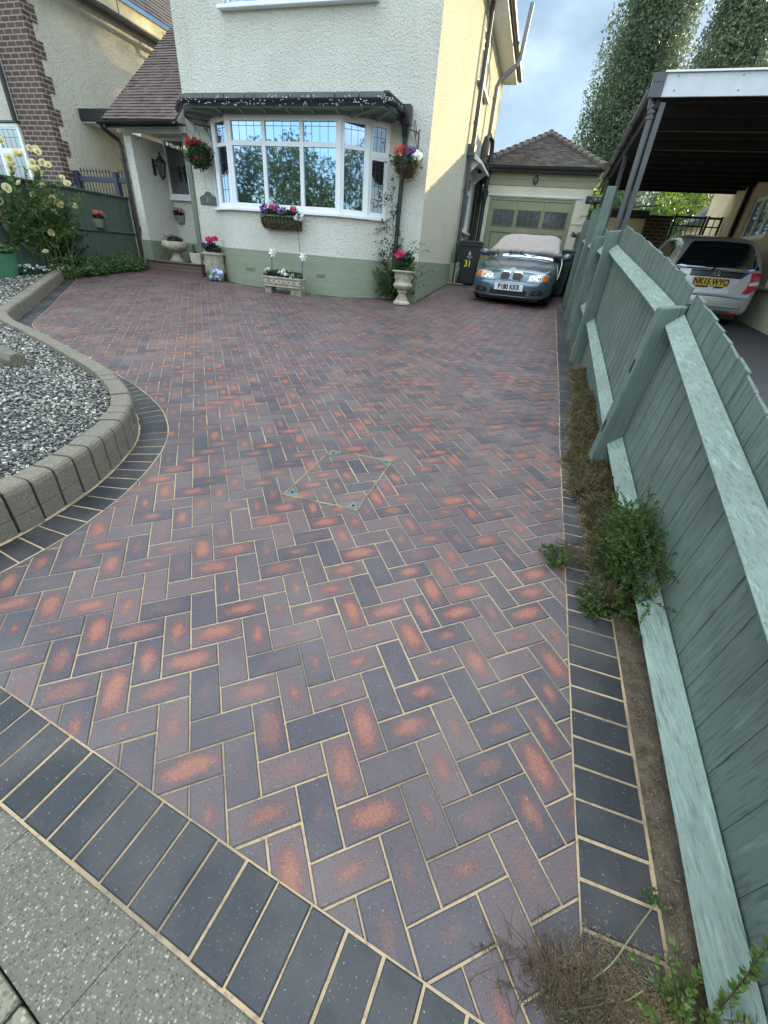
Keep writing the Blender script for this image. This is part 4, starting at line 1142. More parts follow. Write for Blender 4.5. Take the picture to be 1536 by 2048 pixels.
for sg in (-1, 1):                                       # half-round hip tiles
    a, b = Vector((gx + sg * half, GYE - .02, GE + .01)), Vector((gx, GYE + run, GE + rise + .01))
    nT = 11
    for k in range(nT):
        p, q = a.lerp(b, k / nT), a.lerp(b, (k + 1.08) / nT)
        mb.tube([p + Vector((0, 0, .02)), q], [0.10, 0.085], 10)
for k in range(10): mb.tube([(gx, GYE + run - .1 + k * .32, GE + rise + .02), (gx, GYE + run + .24 + k * .32, GE + rise)], [0.1, 0.09], 10)
obj(mb, 'hip_tiles', M['tile_grey'], rf)
mb = MB(); mb.box(GX0 + .06, GX1 - .06, GYE + .05, GYE + .28, 2.325, 2.345); mb.box(GX0 + .05, GX1 - .05, GYE + .03, GYE + .05, 2.325, 2.44)
obj(mb, 'fascia', M['dark_pipe'], gar)
mb = MB(); gutter(mb, (GX1 + .02, GYE - .03, 2.405), (GX0 - .02, GYE - .03, 2.405), 0.058); obj(mb, 'gutter', M['black'], gar)

def lantern(name, label, loc, out, sc=1.0):
    """coach lantern on a curled bracket: out = unit vector away from the wall"""
    t = thing(name, label, 'wall lamp', loc); o = Vector(out); c = Vector(loc)
    up = Vector((0, 0, 1)); sd = o.cross(up)
    mb = MB(); mb.obox(c, sd, o, -0.035 * sc, 0.035 * sc, 0, 0.02, -0.12 * sc, 0.12 * sc); obj(mb, 'back_plate', M['iron'], t, bevel=0.008)
    mb = MB(); pts = [c + o * (0.02 + 0.15 * sc * math.sin(a)) + up * (0.04 - 0.02 + 0.13 * sc * (1 - math.cos(a)) / 2 * 2 * .55) for a in np.linspace(0, math.pi / 2, 7)]
    mb.tube(pts, 0.011 * sc, 7); obj(mb, 'bracket', M['iron'], t)
    b = c + o * 0.17 * sc + up * 0.02 * sc
    mb = MB(); mb.lathe([(0.015 * sc, 0.16 * sc), (0.03 * sc, 0.13 * sc), (0.10 * sc, 0.055 * sc), (0.10 * sc, 0.045 * sc), (0.03 * sc, 0.045 * sc)][::-1], b, 6); mb.ball(b + up * 0.175 * sc, 0.018 * sc); obj(mb, 'cap', M['iron'], t)
    mb = MB()
    for k in range(6):
        a = k * math.pi / 3; d = Vector((math.cos(a), math.sin(a), 0))
        mb.tube([b + d * 0.082 * sc + up * 0.045 * sc, b + d * 0.045 * sc - up * 0.15 * sc], 0.006 * sc, 5)
    mb.lathe([(0.01 * sc, -0.21 * sc), (0.02 * sc, -0.18 * sc), (0.052 * sc, -0.16 * sc), (0.052 * sc, -0.145 * sc)], b, 8)
    obj(mb, 'cage', M['iron'], t)
    mb = MB(); mb.lathe([(0.042 * sc, -0.145 * sc), (0.076 * sc, 0.043 * sc)], b, 6); obj(mb, 'lamp_glass', M['glass_dim'], t)
    return t
lantern('wall_lantern', 'black coach lantern on the porch side wall', (-8.868, 9.93, 1.36), (1, 0, 0), 1.25)
lantern('wall_lantern', 'black coach lantern at the left of the garage doors', (-1.96, 15.5, 1.74), (0, -1, 0), 1.15)
t = thing('wall_camera', 'small round dark camera under the garage lantern', 'camera', (-1.97, 15.5, 1.42))
mb = MB(); mb.tube([(-1.97, 15.5, 1.42), (-1.97, 15.44, 1.42), (-1.97, 15.40, 1.41)], [0.05, 0.05, 0.03], 12); obj(mb, 'housing', M['dark_pipe'], t)
mb = MB(); mb.tube([(-1.97, 15.40, 1.41), (-1.97, 15.385, 1.408)], 0.022, 10); obj(mb, 'lens', M['black'], t)
t = thing('wall_plaque', 'small oval plaque with a face on the garage weatherboards', 'plaque', (-0.61, 15.46, 2.17))
mb = MB()
for k in range(2):
    rr = (1.0, 0.78)[k]
    mb.prism([(-0.61 + 0.075 * rr * math.cos(a), 15.462 - .008 * k, 2.17 + 0.115 * rr * math.sin(a)) for a in np.linspace(0, 2 * math.pi, 21)[:-1]], (0, -0.012, 0))
obj(mb, 'plaque_body', M['iron'], t)
mb = MB(); mb.ball((-0.61, 15.44, 2.175), 0.036, 0.018, 0.06); mb.ball((-0.61, 15.425, 2.165), 0.008, 0.012, 0.02)
obj(mb, 'face', plain('pewter', (0.2, 0.2, 0.19), 0.5), t)
t = thing('wall_sign', 'faint cream letter sign on the garage wall beside the fence', 'sign', (0.78, 15.49, 1.32))
mb = MB(); mb.box(0.62, 1.0, 15.475, 15.497, 1.20, 1.225); obj(mb, 'ledge', M['garage_wall'], t, bevel=0.004)
mb = MB(); mb.tube([(0.80, 15.48, 1.37), (0.84, 15.48, 1.42), (0.9, 15.48, 1.43), (0.99, 15.48, 1.42)], 0.010, 6); obj(mb, 'scroll', M['garage_wall'], t)

# ================================================================== LEFT NEIGHBOUR
nb = thing('neighbour_house', 'beige roughcast house with brown brick corner pier on the left', 'house', (-11.5, 9.4, -0.9))
M['brick'] = brickmat('brown_brick', (0.085, 0.050, 0.040), (0.125, 0.070, 0.052), (0.36, 0.31, 0.25), 0.232, 0.088, 0.011, 0.7)
mb = MB(); mb.quad((-10.985, 9.5, -1.2), (-10.985, 21, -1.2), (-10.985, 21, 4.45), (-10.985, 9.5, 4.45)); mb.quad((-16, 9.46, -1.2), (-11.9, 9.46, -1.2), (-11.9, 9.46, 6), (-16, 9.46, 6))
obj(mb, 'neighbour_wall', M['neigh_wall'], nb)
mb = MB(); mb.box(-11.92, -10.97, 9.40, 9.56, -1.2, 6.2)
k = 0; z = -1.2 + 0.02
while z < 6.1:
    if k % 2 == 0: mb.box(-11.1, -10.9705, 9.5601, 9.70, z, z + 0.264)
    z += 0.264; k += 1
obj(mb, 'brick_pier', M['brick'], nb)
mb = MB(); mb.tube([(-11.98, 9.36, 6), (-11.98, 9.36, 1.98)], 0.05, 8); obj(mb, 'downpipe', M['black'], nb)
nw = window(nb, (-13.6, 9.46, 0), (1, 0, 0), (0, -1, 0), 1.58, 0.3, 1.98, [0.8], [1.47], 0.07, 0.07, lead=(4, 0.2), wall_depth=-0.04, sash=0.03, glass=glassmat('side_glass', 0.25, (0.45, 0.6, 0.7)))
mb = MB(); mb.box(-13.7, -11.99, 9.38, 9.46, 1.985, 2.02); obj(mb, 'window_head', M['black'], nb)
mb = MB(); mb.box(-10.98, -10.70, 8.9, 21, 4.38, 4.40); obj(mb, 'eaves_soffit', M['dark_pipe'], nb)
mb = MB(); mb.box(-10.72, -10.69, 8.9, 21, 4.401, 4.66); obj(mb, 'fascia', plain('cream_board', (0.66, 0.58, 0.36), 0.6, 0.15, 4), nb)
mb = MB(); gutter(mb, (-10.62, 21, 4.33), (-10.62, 8.9, 4.33), 0.062); gutter(mb, (-10.76, 21, 4.27), (-10.76, 8.9, 4.27), 0.05); obj(mb, 'gutter', M['dark_pipe'], nb)
mb = MB()
for y in (11.6, 13.3): mb.tube([(-10.60, y, 4.34), (-10.60, y, 4.62)], 0.014, 6)
mb.tube([(-10.66, 13.0, 4.28), (-10.7, 13.0, 4.1), (-10.93, 13.0, 3.95), (-10.93, 13.0, 2.4)], 0.036, 8)
obj(mb, 'gutter_pipe', M['grey_pipe'], nb)
mb = MB(); ups = Vector((-0.75, 0, 0.66)).normalized()
tile_roof(mb, (-10.56, 8.8, 4.69), (0, 1, 0), ups, lambda s_: 0, lambda s_: 12, 3.6, 0.2, 0.02, 0.3)
obj(mb, 'roof', M['tile_dark'], nb)
mb = MB(); mb.box(-10.965, -9.32, 10.18, 12.5, 2.20, 2.41); lt = obj(mb, 'flat_roof', M['black_plastic'], nb, bevel=0.01)
mb = MB(); mb.prism([(-10.3, 10.2, 2.195), (-9.32, 10.2, 2.195), (-9.32, 10.2, 1.86), (-9.5, 10.2, 1.90)], (0, 0.03, 0)); mb.box(-10.96, -9.33, 10.24, 12.4, 2.17, 2.195)
obj(mb, 'roof_underside', M['white_paint'], lt)

# navy spiked gate screen between the houses
t = thing('spiked_fence', 'navy timber fence with pointed iron rods between the houses', 'fence', (-10.2, 9.6, -0.8))
for x in (-10.84, -9.70):
    mb = MB(); mb.box(x - .06, x + .06, 9.56, 9.67, -0.85, 1.16); mb.box(x - .05, x + .05, 9.57, 9.66, 1.16, 1.20)
    obj(mb, 'post', M['navy'], t, bevel=0.012)
for a, b in ((-10.78, -9.76), (-9.64, -9.16)):
    for z in (1.0, 0.1):
        mb = MB(); mb.box(a, b, 9.59, 9.64, z, z + 0.10); obj(mb, 'rail', M['navy'], t, bevel=0.006)
x = -10.70
while x < -9.2:
    if abs(x + 9.70) > .08:
        mb = MB(); mb.tube([(x, 9.615, 0.0), (x, 9.615, 1.17)], 0.0085, 6); mb.lathe([(0.0075, 0), (0.02, 0.025), (0.002, 0.09)], (x, 9.615, 1.17), 6)
        obj(mb, 'spike', M['iron'], t)
    x += 0.092

# low green boarded fence on the left boundary
M['fence_left'] = woodmat('dark_green_fence_paint', (0.085, 0.125, 0.088), (6, 6, 0.8), 0.6, 0.6)
t = thing('boarded_fence', 'green boarded fence with capping rail on the left boundary', 'fence', (-9.3, 7.4, -0.9))
mb = MB(); y = 4.2
while y < 9.36:
    y1 = min(y + 0.122, 9.40); mb.prism([(-9.32, y + .001, -1.2), (-9.30, y + .001, -1.2), (-9.30 + .008, y1, -1.2), (-9.32, y1, -1.2)], (0, 0, 1.9)); y += 0.122
obj(mb, 'boards', M['fence_left'], t)
mb = MB(); mb.box(-9.36, -9.24, 4.2, 9.42, 0.70, 0.735); obj(mb, 'capping_rail', M['fence_left'], t, bevel=0.008)
mb = MB(); mb.prism([(-9.295, 4.2, 0.06), (-9.255, 4.2, 0.035), (-9.295, 4.2, -0.01)], (0, 5.2, 0)); obj(mb, 'rail', M['fence_left'], t)
mb = MB(); mb.box(-9.37, -9.25, 9.41, 9.51, -0.9, 0.70); obj(mb, 'post', M['stone'], t, bevel=0.006)

# ================================================================== RIGHT: leaning fence
M['fence'] = None
def fencemat(name, c, wear, scale):
    t = NT(name); ge = t.new('ShaderNodeNewGeometry')
    m = t.new('ShaderNodeMapping'); t.l.new(ge.outputs['Position'], m.inputs['Vector']); m.inputs['Scale'].default_value = scale
    n = t.noise(m.outputs[0], 5, 7, 0.7); n2 = t.noise(ge.outputs['Position'], 2.2, 5)
    k = t.mix(t.ramp(n2, [(0.35, 0.0), (0.7, 1.0)]), mul(c, 0.86), mul(c, 1.16))
    k = t.mix(t.ramp(n, [(0.33, 0.9), (0.50, 0.0)]), k, mul(c, 0.42))
    k = t.mix(t.ramp(t.noise(ge.outputs['Position'], 7, 6, 0.7), [(0.5, 0.0), (0.72, 0.35)]), k, mul(c, 0.55))
    k = t.mix(t.ramp(t.noise(m.outputs[0], 2.3, 5, 0.6), [(0.56, 0.0), (0.70, 0.6)]), k, mul(c, 1.55))
    k = t.mix(t.math('MULTIPLY', t.ramp(t.noise(m.outputs[0], 11, 6, 0.75), [(0.55, 0.0), (0.66, 1.0)]), wear), k, (0.20, 0.17, 0.12))
    t.bump(n, 0.8, 0.006)
    return t.fin(k, 0.62)
M['fence'] = fencemat('sea_green_fence_boards', (0.122, 0.170, 0.140), 0.22, (16, 16, 0.35))
M['fence_post'] = fencemat('sea_green_fence_post', (0.128, 0.182, 0.148), 0.3, (16, 16, 0.4))
M['fence_rail'] = fencemat('skylit_green_weathered_rail', (0.235, 0.305, 0.262), 1.0, (22, 0.4, 22))  # paler than the boards: skylight on the upper faces put into the colour
def lean(v):
    x, y, z = v
    k = 0.085 * max(0.0, min(1.0, (6.0 - y) / 2.4))
    return (x + k * (z - g(x, y)), y, z)
fen = thing('garden_fence', 'tall sea green boarded fence leaning along the right of the drive', 'fence', (0.8, 6.0, g(.8, 6)))
TOP = [(-1.0, -1.1), (0.3, -0.80), (1.85, -0.385), (2.31, -0.255), (2.75, -0.15), (3.14, -0.07), (3.7, 0.056), (4.87, 0.28), (6.1, 0.49), (6.5, 0.44), (7.6, 0.5), (8.2, 0.62), (9.6, 0.72), (11.3, 0.80), (15.4, 1.0)]
def topz(y):
    for (a, za), (b, zb) in zip(TOP, TOP[1:]):
        if a <= y <= b: return za + (zb - za) * (y - a) / (b - a)
    return 1.0
POSTS = [(3.29, -0.14), (6.38, 0.45), (7.72, 0.47), (9.45, 0.97), (11.1, 0.93)]
def leaned(mb, parent, name, mat, **kw):
    mb.v = [lean(v) for v in mb.v]; return obj(mb, name, mat, parent, **kw)
ends = [-0.6] + [p[0] for p in POSTS] + [15.3]
for a, b in zip(ends, ends[1:]):
    mb = MB(); y = a + 0.07
    while y < b - 0.08:
        w = random.uniform(0.14, 0.155); y1 = min(y + w, b - 0.06); zt = topz((y + y1) / 2) + random.uniform(-.006, .006); zb = g(.84, y) - 0.06
        tw_ = 0.010
        P = [(0.8335, y + .0003, zb), (0.8365, y1 - .0003, zb), (0.848, y1 - .0003, zb), (0.85, y + .0003, zb)]
        dzt = (topz(y1) - topz(y)) * 0.47 + random.uniform(-.004, .004)
        T = [(p[0], p[1], zt + (dzt if i in (1, 2) else -dzt)) for i, p in enumerate(P)]
        nz = 4; o = len(mb.v); vs = []
        for q in range(nz + 1):
            for p, tt in zip(P, T): vs.append((p[0], p[1], p[2] + (tt[2] - p[2]) * q / nz))
        fs = [(q * 4 + i, q * 4 + (i + 1) % 4, q * 4 + 4 + (i + 1) % 4, q * 4 + 4 + i) for q in range(nz) for i in range(4)] + [(nz * 4, nz * 4 + 1, nz * 4 + 2, nz * 4 + 3)]
        mb.add(vs, [tuple(reversed(f)) for f in fs]); y += w
    leaned(mb, fen, 'fence_panel', M['fence'])
for i, (y, zt) in enumerate(POSTS):
    mb = MB(); zb = g(.75, y) - 0.08; wy = 0.065 if i < 3 else 0.055
    x0, x1 = (0.69, 0.832)
    nseg = 6; vs = []; P = [(x0, y - wy), (x1, y - wy), (x1, y + wy), (x0, y + wy)]
    for q in range(nseg + 1):
        for px, py in P: vs.append((px, py, zb + (zt - zb) * q / nseg + (0.02 * (px - x0) / .14 if q == nseg else 0)))
    fs = [(q * 4 + k, q * 4 + (k + 1) % 4, q * 4 + 4 + (k + 1) % 4, q * 4 + 4 + k) for q in range(nseg) for k in range(4)] + [tuple(range(nseg * 4, nseg * 4 + 4))]
    mb.add(vs, fs)
    po = leaned(mb, fen, 'post', M['fence_post'], bevel=0.012)
    for s_, zz in enumerate((0.16, 0.42, 0.68, 0.9) if i in (1, 2) else ((0.30, 0.66) if i == 0 else (0.35, 0.75))):
        z = zb + (zt - zb) * zz; mb = MB(); mb.box(x0 - 0.003, x0 + .02, y - .035, y + .012, z, z + 0.085)
        so = leaned(mb, po, 'mortise', M['iron'] if i != 1 else M['fence_rail'])
# a tall board and a straight prop standing up behind the third post
mb = MB(); mb.prism([(0.70, 8.14, -0.95), (0.82, 8.14, -0.95), (0.82, 8.22, -0.95), (0.70, 8.22, -0.95)], (0, 0, 2.06)); leaned(mb, fen, 'tall_post', M['fence_post'], bevel=0.008)
def rail(y0, y1, z0, z1, h=0.056, x=0.824, p=0.075, n=2):
    mb = MB(); n = 6; vs = []
    for q in range(n + 1):
        t_ = q / n; y = y0 + (y1 - y0) * t_; z = z0 + (z1 - z0) * t_ 
        vs += [(x, y, z + h), (x - p, y, z - h * .25), (x - p + .01, y, z - h * .55), (x, y, z - h)]
    fs = [(q * 4 + i, q * 4 + 4 + i, q * 4 + 4 + (i + 1) % 4, q * 4 + (i + 1) % 4) for q in range(n) for i in range(4)] + [(0, 1, 2, 3), (n * 4 + 3, n * 4 + 2, n * 4 + 1, n * 4)]
    mb.add(vs, fs)
    leaned(mb, fen, 'rail', M['fence_rail'])
rail(-0.5, 3.22, -0.31 - 3.4 * .255, -0.22, n=1)
rail(3.36, 6.31, -0.20, 0.27)
rail(-0.5, 3.22, -1.53, -1.03, 0.056, n=1)
rail(3.36, 6.31, -1.03, -0.52)
rail(6.45, 7.65, 0.20, 0.32); rail(6.45, 7.65, -0.52, -0.4); rail(7.8, 9.4, 0.3, 0.45); rail(9.5, 11.05, 0.45, 0.6)
t = thing('floodlight', 'black floodlight fixed to the top of a fence post by the garage', 'floodlight', (0.70, 9.45, 1.02))
mb = MB(); mb.box(0.52, 0.76, 9.32, 9.44, 1.03, 1.13); obj(mb, 'lamp_body', M['black'], t, bevel=0.012)
mb = MB(); mb.tube([(0.70, 9.42, 0.96), (0.68, 9.40, 1.04)], 0.02, 8); obj(mb, 'bracket', M['black'], t)
mb = MB(); mb.box(0.54, 0.74, 9.312, 9.319, 1.045, 1.115); obj(mb, 'lens', M['glass_dim'], t)
t = thing('spotlight', 'small dark spotlight on the fence edge beside the garage wall', 'spotlight', (0.60, 11.05, 0.66))
mb = MB(); mb.tube([(0.60, 11.03, 0.66), (0.52, 10.98, 0.69)], [0.03, 0.05], 10); mb.tube([(0.60, 11.04, 0.66), (0.70, 11.06, 0.62)], 0.012, 6); obj(mb, 'lamp_body', M['dark_pipe'], t)

# ================================================================== RIGHT NEIGHBOUR: carport, house, wall, gate
cp = thing('carport', 'dark timber carport with white front fascia over the neighbouring drive', 'carport', (2.8, 8.4, -0.85))
M['dark_wood'] = plain('dark_stained_timber', (0.02, 0.018, 0.016), 0.8, 0.4, 12)
M['fascia_grey'] = plain('pale_grey_fascia_board', (0.60, 0.63, 0.64), 0.5, 0.08, 5)
CX0 = lambda y: 1.00 + (y - 8.4) * 0.028
mb = MB(); mb.prism([(1.06, 8.40, 2.105), (4.9, 8.40, 2.13), (4.9, 8.40, 2.36), (1.06, 8.40, 2.335)], (0, 0.03, 0)); fb = obj(mb, 'fascia', M['fascia_grey'], cp, bevel=0.004)
mb = MB(); mb.prism([(1.03, 8.37, 2.338), (4.9, 8.37, 2.363), (4.9, 8.37, 2.382), (1.03, 8.37, 2.357)], (0, 0.1, 0)); obj(mb, 'drip_trim', M['upvc'], fb)
mb = MB()
for x in (1.2, 1.95, 2.7, 3.45, 4.2):
    for z in (2.155, 2.295): mb.tube([(x, 8.401, z + .012), (x, 8.394, z + .012)], 0.008, 8)
obj(mb, 'screw_heads', M['dark_pipe'], fb)
mb = MB(); mb.add([(1.03, 8.43, 2.33), (4.9, 8.43, 2.355), (4.9, 16.2, 2.355), (1.22, 16.2, 2.33)], [(3, 2, 1, 0)])
mb.add([(1.03, 8.43, 2.35), (4.9, 8.43, 2.375), (4.9, 16.2, 2.375), (1.22, 16.2, 2.35)], [(0, 1, 2, 3)]); obj(mb, 'roof_sheet', M['dark_wood'], cp)
y = 8.6
while y < 16.2:
    mb = MB(); mb.prism([(CX0(y) + .04, y, 2.10), (4.88, y, 2.12), (4.88, y, 2.32), (CX0(y) + .04, y, 2.30)], (0, 0.05, 0)); obj(mb, 'joist', M['dark_wood'], cp); y += 0.62
mb = MB(); mb.prism([(1.02, 8.44, 2.0), (1.08, 8.44, 2.0), (1.08, 8.44, 2.15), (1.02, 8.44, 2.15)], (0.2, 7.7, 0)); obj(mb, 'edge_beam', M['dark_wood'], cp)
for k in range(2): 
    mb = MB(); mb.box(1.2 + k * .0 , 4.85, 9.95 + 1.25 * k, 9.99 + 1.25 * k, 2.085, 2.098); obj(mb, 'batten', woodmat('raw_batten', (0.22, 0.13, 0.07)), cp)
for x, y in ((1.12, 8.46), (1.13, 11.2), (1.16, 13.9)):
    mb = MB(); mb.box(x - .035, x + .035, y - .035, y + .035, -0.9, 2.06); obj(mb, 'post', M['dark_pipe'], cp, bevel=0.005)
mb = MB(); n = 5
for k in range(n):
    ya, yb = 8.42 + k * 1.56, 8.42 + (k + 1) * 1.56; gutter(mb, (CX0(yb) - .06, yb, 2.20), (CX0(ya) - .06, ya, 2.20), 0.062)
    mb.tube([(CX0(yb) - .06, yb - .05, 2.19), (CX0(yb) - .06, yb + .05, 2.19)], 0.07, 10)
obj(mb, 'gutter', M['dark_pipe'], cp)
mb = MB(); mb.box(0.90, 1.06, 8.38, 8.43, 2.10, 2.34); mb.box(0.92, 1.05, 8.375, 8.38, 2.25, 2.33); obj(mb, 'gutter_end', M['dark_pipe'], cp)
mb = MB(); mb.tube([(0.98, 8.5, 2.14), (0.99, 8.5, 2.02), (1.03, 8.5, 1.92), (1.03, 8.5, -0.85)], 0.045, 12)
for z in (2.02, 1.96, 1.90): mb.lathe([(0.056, 0), (0.056, 0.03), (0.045, 0.03)], (1.02, 8.5, z), 12)
obj(mb, 'downpipe', M['dark_pipe'], cp)
mb = MB()
for k in range(3): mb.box(1.085, 1.10, 8.44, 8.45, 2.345, 2.35)
nr = thing('neighbour_house', 'cream rendered house wall with white windows beside the carport', 'house', (4.7, 12, -0.7))
M['cream'] = plain('cream_render', (0.66, 0.58, 0.40), 0.8, 0.12, 3, 50, 0.003)
mb = MB(); wall_holes(mb, (4.6, 18, 0), (0, -1, 0), (-1, 0, 0), 12, -1.0, 2.8, [(3.5, 5.0, 0.98, 1.85), (6.2, 8.4, 0.02, 1.5)], 0.1)
mb.quad((4.6, 6, -1), (12, 6, -1), (12, 6, 2.8), (4.6, 6, 2.8))
obj(mb, 'house_wall', M['cream'], nr)
window(nr, (4.6, 14.5, 0), (0, -1, 0), (-1, 0, 0), 1.5, 0.98, 1.85, [0.5, 1.0], [], 0.06, 0.05, wall_depth=0.03, sash=0.03)
window(nr, (4.6, 11.8, 0), (0, -1, 0), (-1, 0, 0), 2.2, 0.06, 1.5, [0.73, 1.46], [1.1], 0.06, 0.05, wall_depth=0.03, sash=0.03)
mb = MB(); mb.box(4.5, 4.62, 9.5, 11.9, 0.0, 0.055); obj(mb, 'window_sill', M['upvc'], nr, bevel=0.006)
mb = MB(); mb.box(4.5, 4.58, 14.9, 15.0, -0.5, 2.2); obj(mb, 'post', M['dark_wood'], nr)
mb = MB(); mb.prism([(4.3, 6, 2.8), (12, 6, 5.5), (12, 6, 5.4), (4.3, 6, 2.7)], (0, 14, 0)); obj(mb, 'roof', M['tile_dark'], nr)
t = thing('boundary_wall', 'short cream wall with thick black coping behind the carport posts', 'wall', (1.9, 15.8, -0.3))
mb = MB(); mb.box(1.2, 2.56, 15.62, 16.0, -0.4, 1.44); obj(mb, 'wall_face', M['cream'], t)
mb = MB(); mb.box(1.15, 2.60, 15.56, 16.06, 1.44, 1.62); obj(mb, 'coping', M['black_plastic'], t, bevel=0.01)
t = thing('brick_wall', 'dark brown brick wall between the cream wall and the iron gate', 'wall', (2.95, 16.2, -0.3))
mb = MB(); mb.box(2.61, 3.32, 16.1, 16.35, -0.4, 1.52); obj(mb, 'wall_face', M['brick'], t)
mb = MB(); mb.box(2.61, 3.34, 16.06, 16.39, 1.52, 1.58); obj(mb, 'coping', M['black_plastic'], t)
def iron_gate(label, x0, x1, y, z0, z1, loc):
    t = thing('iron_gate', label, 'gate', loc)
    mb = MB(); mb.box(x0, x1, y - .02, y + .02, z1 - .05, z1); mb.box(x0, x1, y - .015, y + .015, z1 - .24, z1 - .21); mb.box(x0, x1, y - .02, y + .02, z0, z0 + .05)
    mb.box(x0, x0 + .05, y - .024, y + .024, z0, z1 + .02); mb.box(x1 - .05, x1, y - .024, y + .024, z0, z1 + .02); obj(mb, 'gate_frame', M['iron'], t)
    n = int((x1 - x0) / 0.13)
    for k in range(1, n):
        x = x0 + (x1 - x0) * k / n; mb = MB(); mb.tube([(x, y, z0 + .03), (x, y, z1 - .03)], 0.012, 6); obj(mb, 'bar', M['iron'], t)
iron_gate('wide leaf of the black wrought iron gate behind the silver car', 3.36, 4.16, 16.1, -0.35, 1.60, (3.76, 16.1, -.35))
iron_gate('narrow leaf of the black wrought iron gate next to the cream house', 4.18, 4.56, 16.1, -0.35, 1.60, (4.37, 16.1, -.35))
t = thing('outbuilding', 'cream outbuilding with a sloping grey roof beyond the iron gate', 'outbuilding', (6, 18.4, -0.3))
mb = MB(); mb.prism([(4.85, 18, -0.6), (7.5, 18, -0.6), (7.5, 18, 2.6), (5.6, 18, 2.35), (4.85, 18, 1.72)], (0, 3, 0)); obj(mb, 'wall', M['cream'], t)
mb = MB(); mb.prism([(4.68, 17.9, 1.66), (5.6, 17.9, 2.42), (7.6, 17.9, 2.75), (7.6, 17.9, 2.9), (5.55, 17.9, 2.6), (4.6, 17.9, 1.78)], (0, 3.2, 0)); obj(mb, 'roof', M['felt'], t)
# ================================================================== CARS
from mathutils.bvhtree import BVHTree
def carpaint(name, c, flake=0.3, rough=0.28, metal=0.55):
    t = NT(name); p = t.pos(obj_space=True)
    k = t.mix(t.noise(p, 2.0, 3), mul(c, 0.9), mul(c, 1.1))
    t.fin(k, rough, metal, 0.5)
    t.b.inputs['Coat Weight'].default_value = 0.8; t.b.inputs['Coat Roughness'].default_value = 0.06
    return t.mat
M['chrome'] = plain('chrome', (0.7, 0.71, 0.73), 0.15, 0.05, 5, metal=1.0)
M['rubber'] = plain('tyre_rubber', (0.018, 0.018, 0.018), 0.8, 0.2, 20)
M['alloy'] = plain('alloy_wheel', (0.35, 0.35, 0.36), 0.35, 0.1, 10, metal=0.8)
M['lamp_clear'] = plain('clear_lamp', (0.55, 0.56, 0.54), 0.12, 0.1, 12, spec=0.8)
M['lamp_refl'] = plain('lamp_reflector', (0.75, 0.75, 0.70), 0.1, 0.1, 12, metal=0.9)
M['amber'] = plain('amber_lens', (0.48, 0.14, 0.02), 0.2, 0.2, 14, spec=0.7)
M['red_lens'] = plain('red_lens', (0.36, 0.012, 0.02), 0.18, 0.2, 14, spec=0.7)
M['car_glass'] = glassmat('car_glass', 0.30, (0.8, 0.85, 0.9), (0.008, 0.01, 0.012))
M['plate_white'] = plain('white_number_plate', (0.80, 0.80, 0.76), 0.4, 0.03)
M['plate_yellow'] = plain('yellow_number_plate', (0.66, 0.44, 0.06), 0.4, 0.05)
M['ink'] = plain('plate_ink', (0.012, 0.012, 0.014), 0.5, 0.05)

def catmull(P, n):
    P = np.array(P, float); out = []
    for i in range(len(P) - 1):
        a, b, c, d = P[max(i - 1, 0)], P[i], P[i + 1], P[min(i + 2, len(P) - 1)]
        for k in range(n):
            t = k / n
            m1, m2 = (c - a) / 2, (d - b) / 2
            out.append((2 * t ** 3 - 3 * t ** 2 + 1) * b + (t ** 3 - 2 * t ** 2 + t) * m1 + (-2 * t ** 3 + 3 * t ** 2) * c + (t ** 3 - t ** 2) * m2)
    out.append(P[-1]); return np.array(out)
class Loft:
    """car body skin through half cross-sections [(y, [(x,z)...])...] mirrored left to right"""
    def __init__(s, secs, ny=4, nx=4):
        ys = np.array([q[0] for q in secs]); pr = np.array([catmull(q[1], nx) for q in secs])
        arr = np.concatenate([np.repeat(ys[:, None, None], pr.shape[1], 1), pr], 2)
        A = catmull(arr, ny); s.v = []; s.f = []
        A[:, :, 1] = np.maximum(A[:, :, 1], 0)
        k = A.shape[1]; full = 2 * k - 2
        for sec in A:
            s.v += [(x, y, z) for y, x, z in sec] + [(-x, y, z) for y, x, z in sec[1:-1][::-1]]
        n = len(A)
        for i in range(n - 1):
            for j in range(full):
                j2 = (j + 1) % full; s.f.append((i * full + j, i * full + j2, (i + 1) * full + j2, (i + 1) * full + j))
        s.f.append(tuple(reversed(range(full)))); s.f.append(tuple(range((n - 1) * full, n * full)))
        s.bvh = BVHTree.FromPolygons([Vector(v) for v in s.v], s.f)
    def hit(s, o, d):
        r = s.bvh.ray_cast(Vector(o), Vector(d)); return r[0]
    def front(s, x, z, off=0.0):
        h = s.hit((x, -2, z), (0, 1, 0)); return (h + Vector((0, -off, 0))) if h else Vector((x, 0.3, z))
    def top(s, x, y, off=0.0):
        h = s.hit((x, y, 4), (0, 0, -1)); return (h + Vector((0, 0, off))) if h else Vector((x, y, 0.5))
    def left(s, y, z, off=0.0, sg=-1):
        h = s.hit((sg * 4, y, z), (-sg, 0, 0)); return (h + Vector((sg * off, 0, 0))) if h else Vector((sg * .8, y, z))
    def patch(s, outline, how, off, mb=None, mi=0, rings=5, sub=4):
        """a thin skin laid on the body: outline in the two coordinates of the projecting direction"""
        mb = mb or MB(); P = []
        n = len(outline)
        for i in range(n):
            a, b = Vector(outline[i]), Vector(outline[(i + 1) % n])
            for k in range(sub): P.append(a.lerp(b, k / sub))
        c = sum(P, Vector((0, 0))) / len(P); o = []
        for r in range(rings + 1):
            t = 1 - r / rings
            for p in P: q = c + (p - c) * t; o.append(how(q.x, q.y, off if r else 0.001))
        m = len(P); fs = [(r * m + i, r * m + (i + 1) % m, (r + 1) * m + (i + 1) % m, (r + 1) * m + i) for r in range(rings) for i in range(m)]
        return mb.add(o, fs, mi)
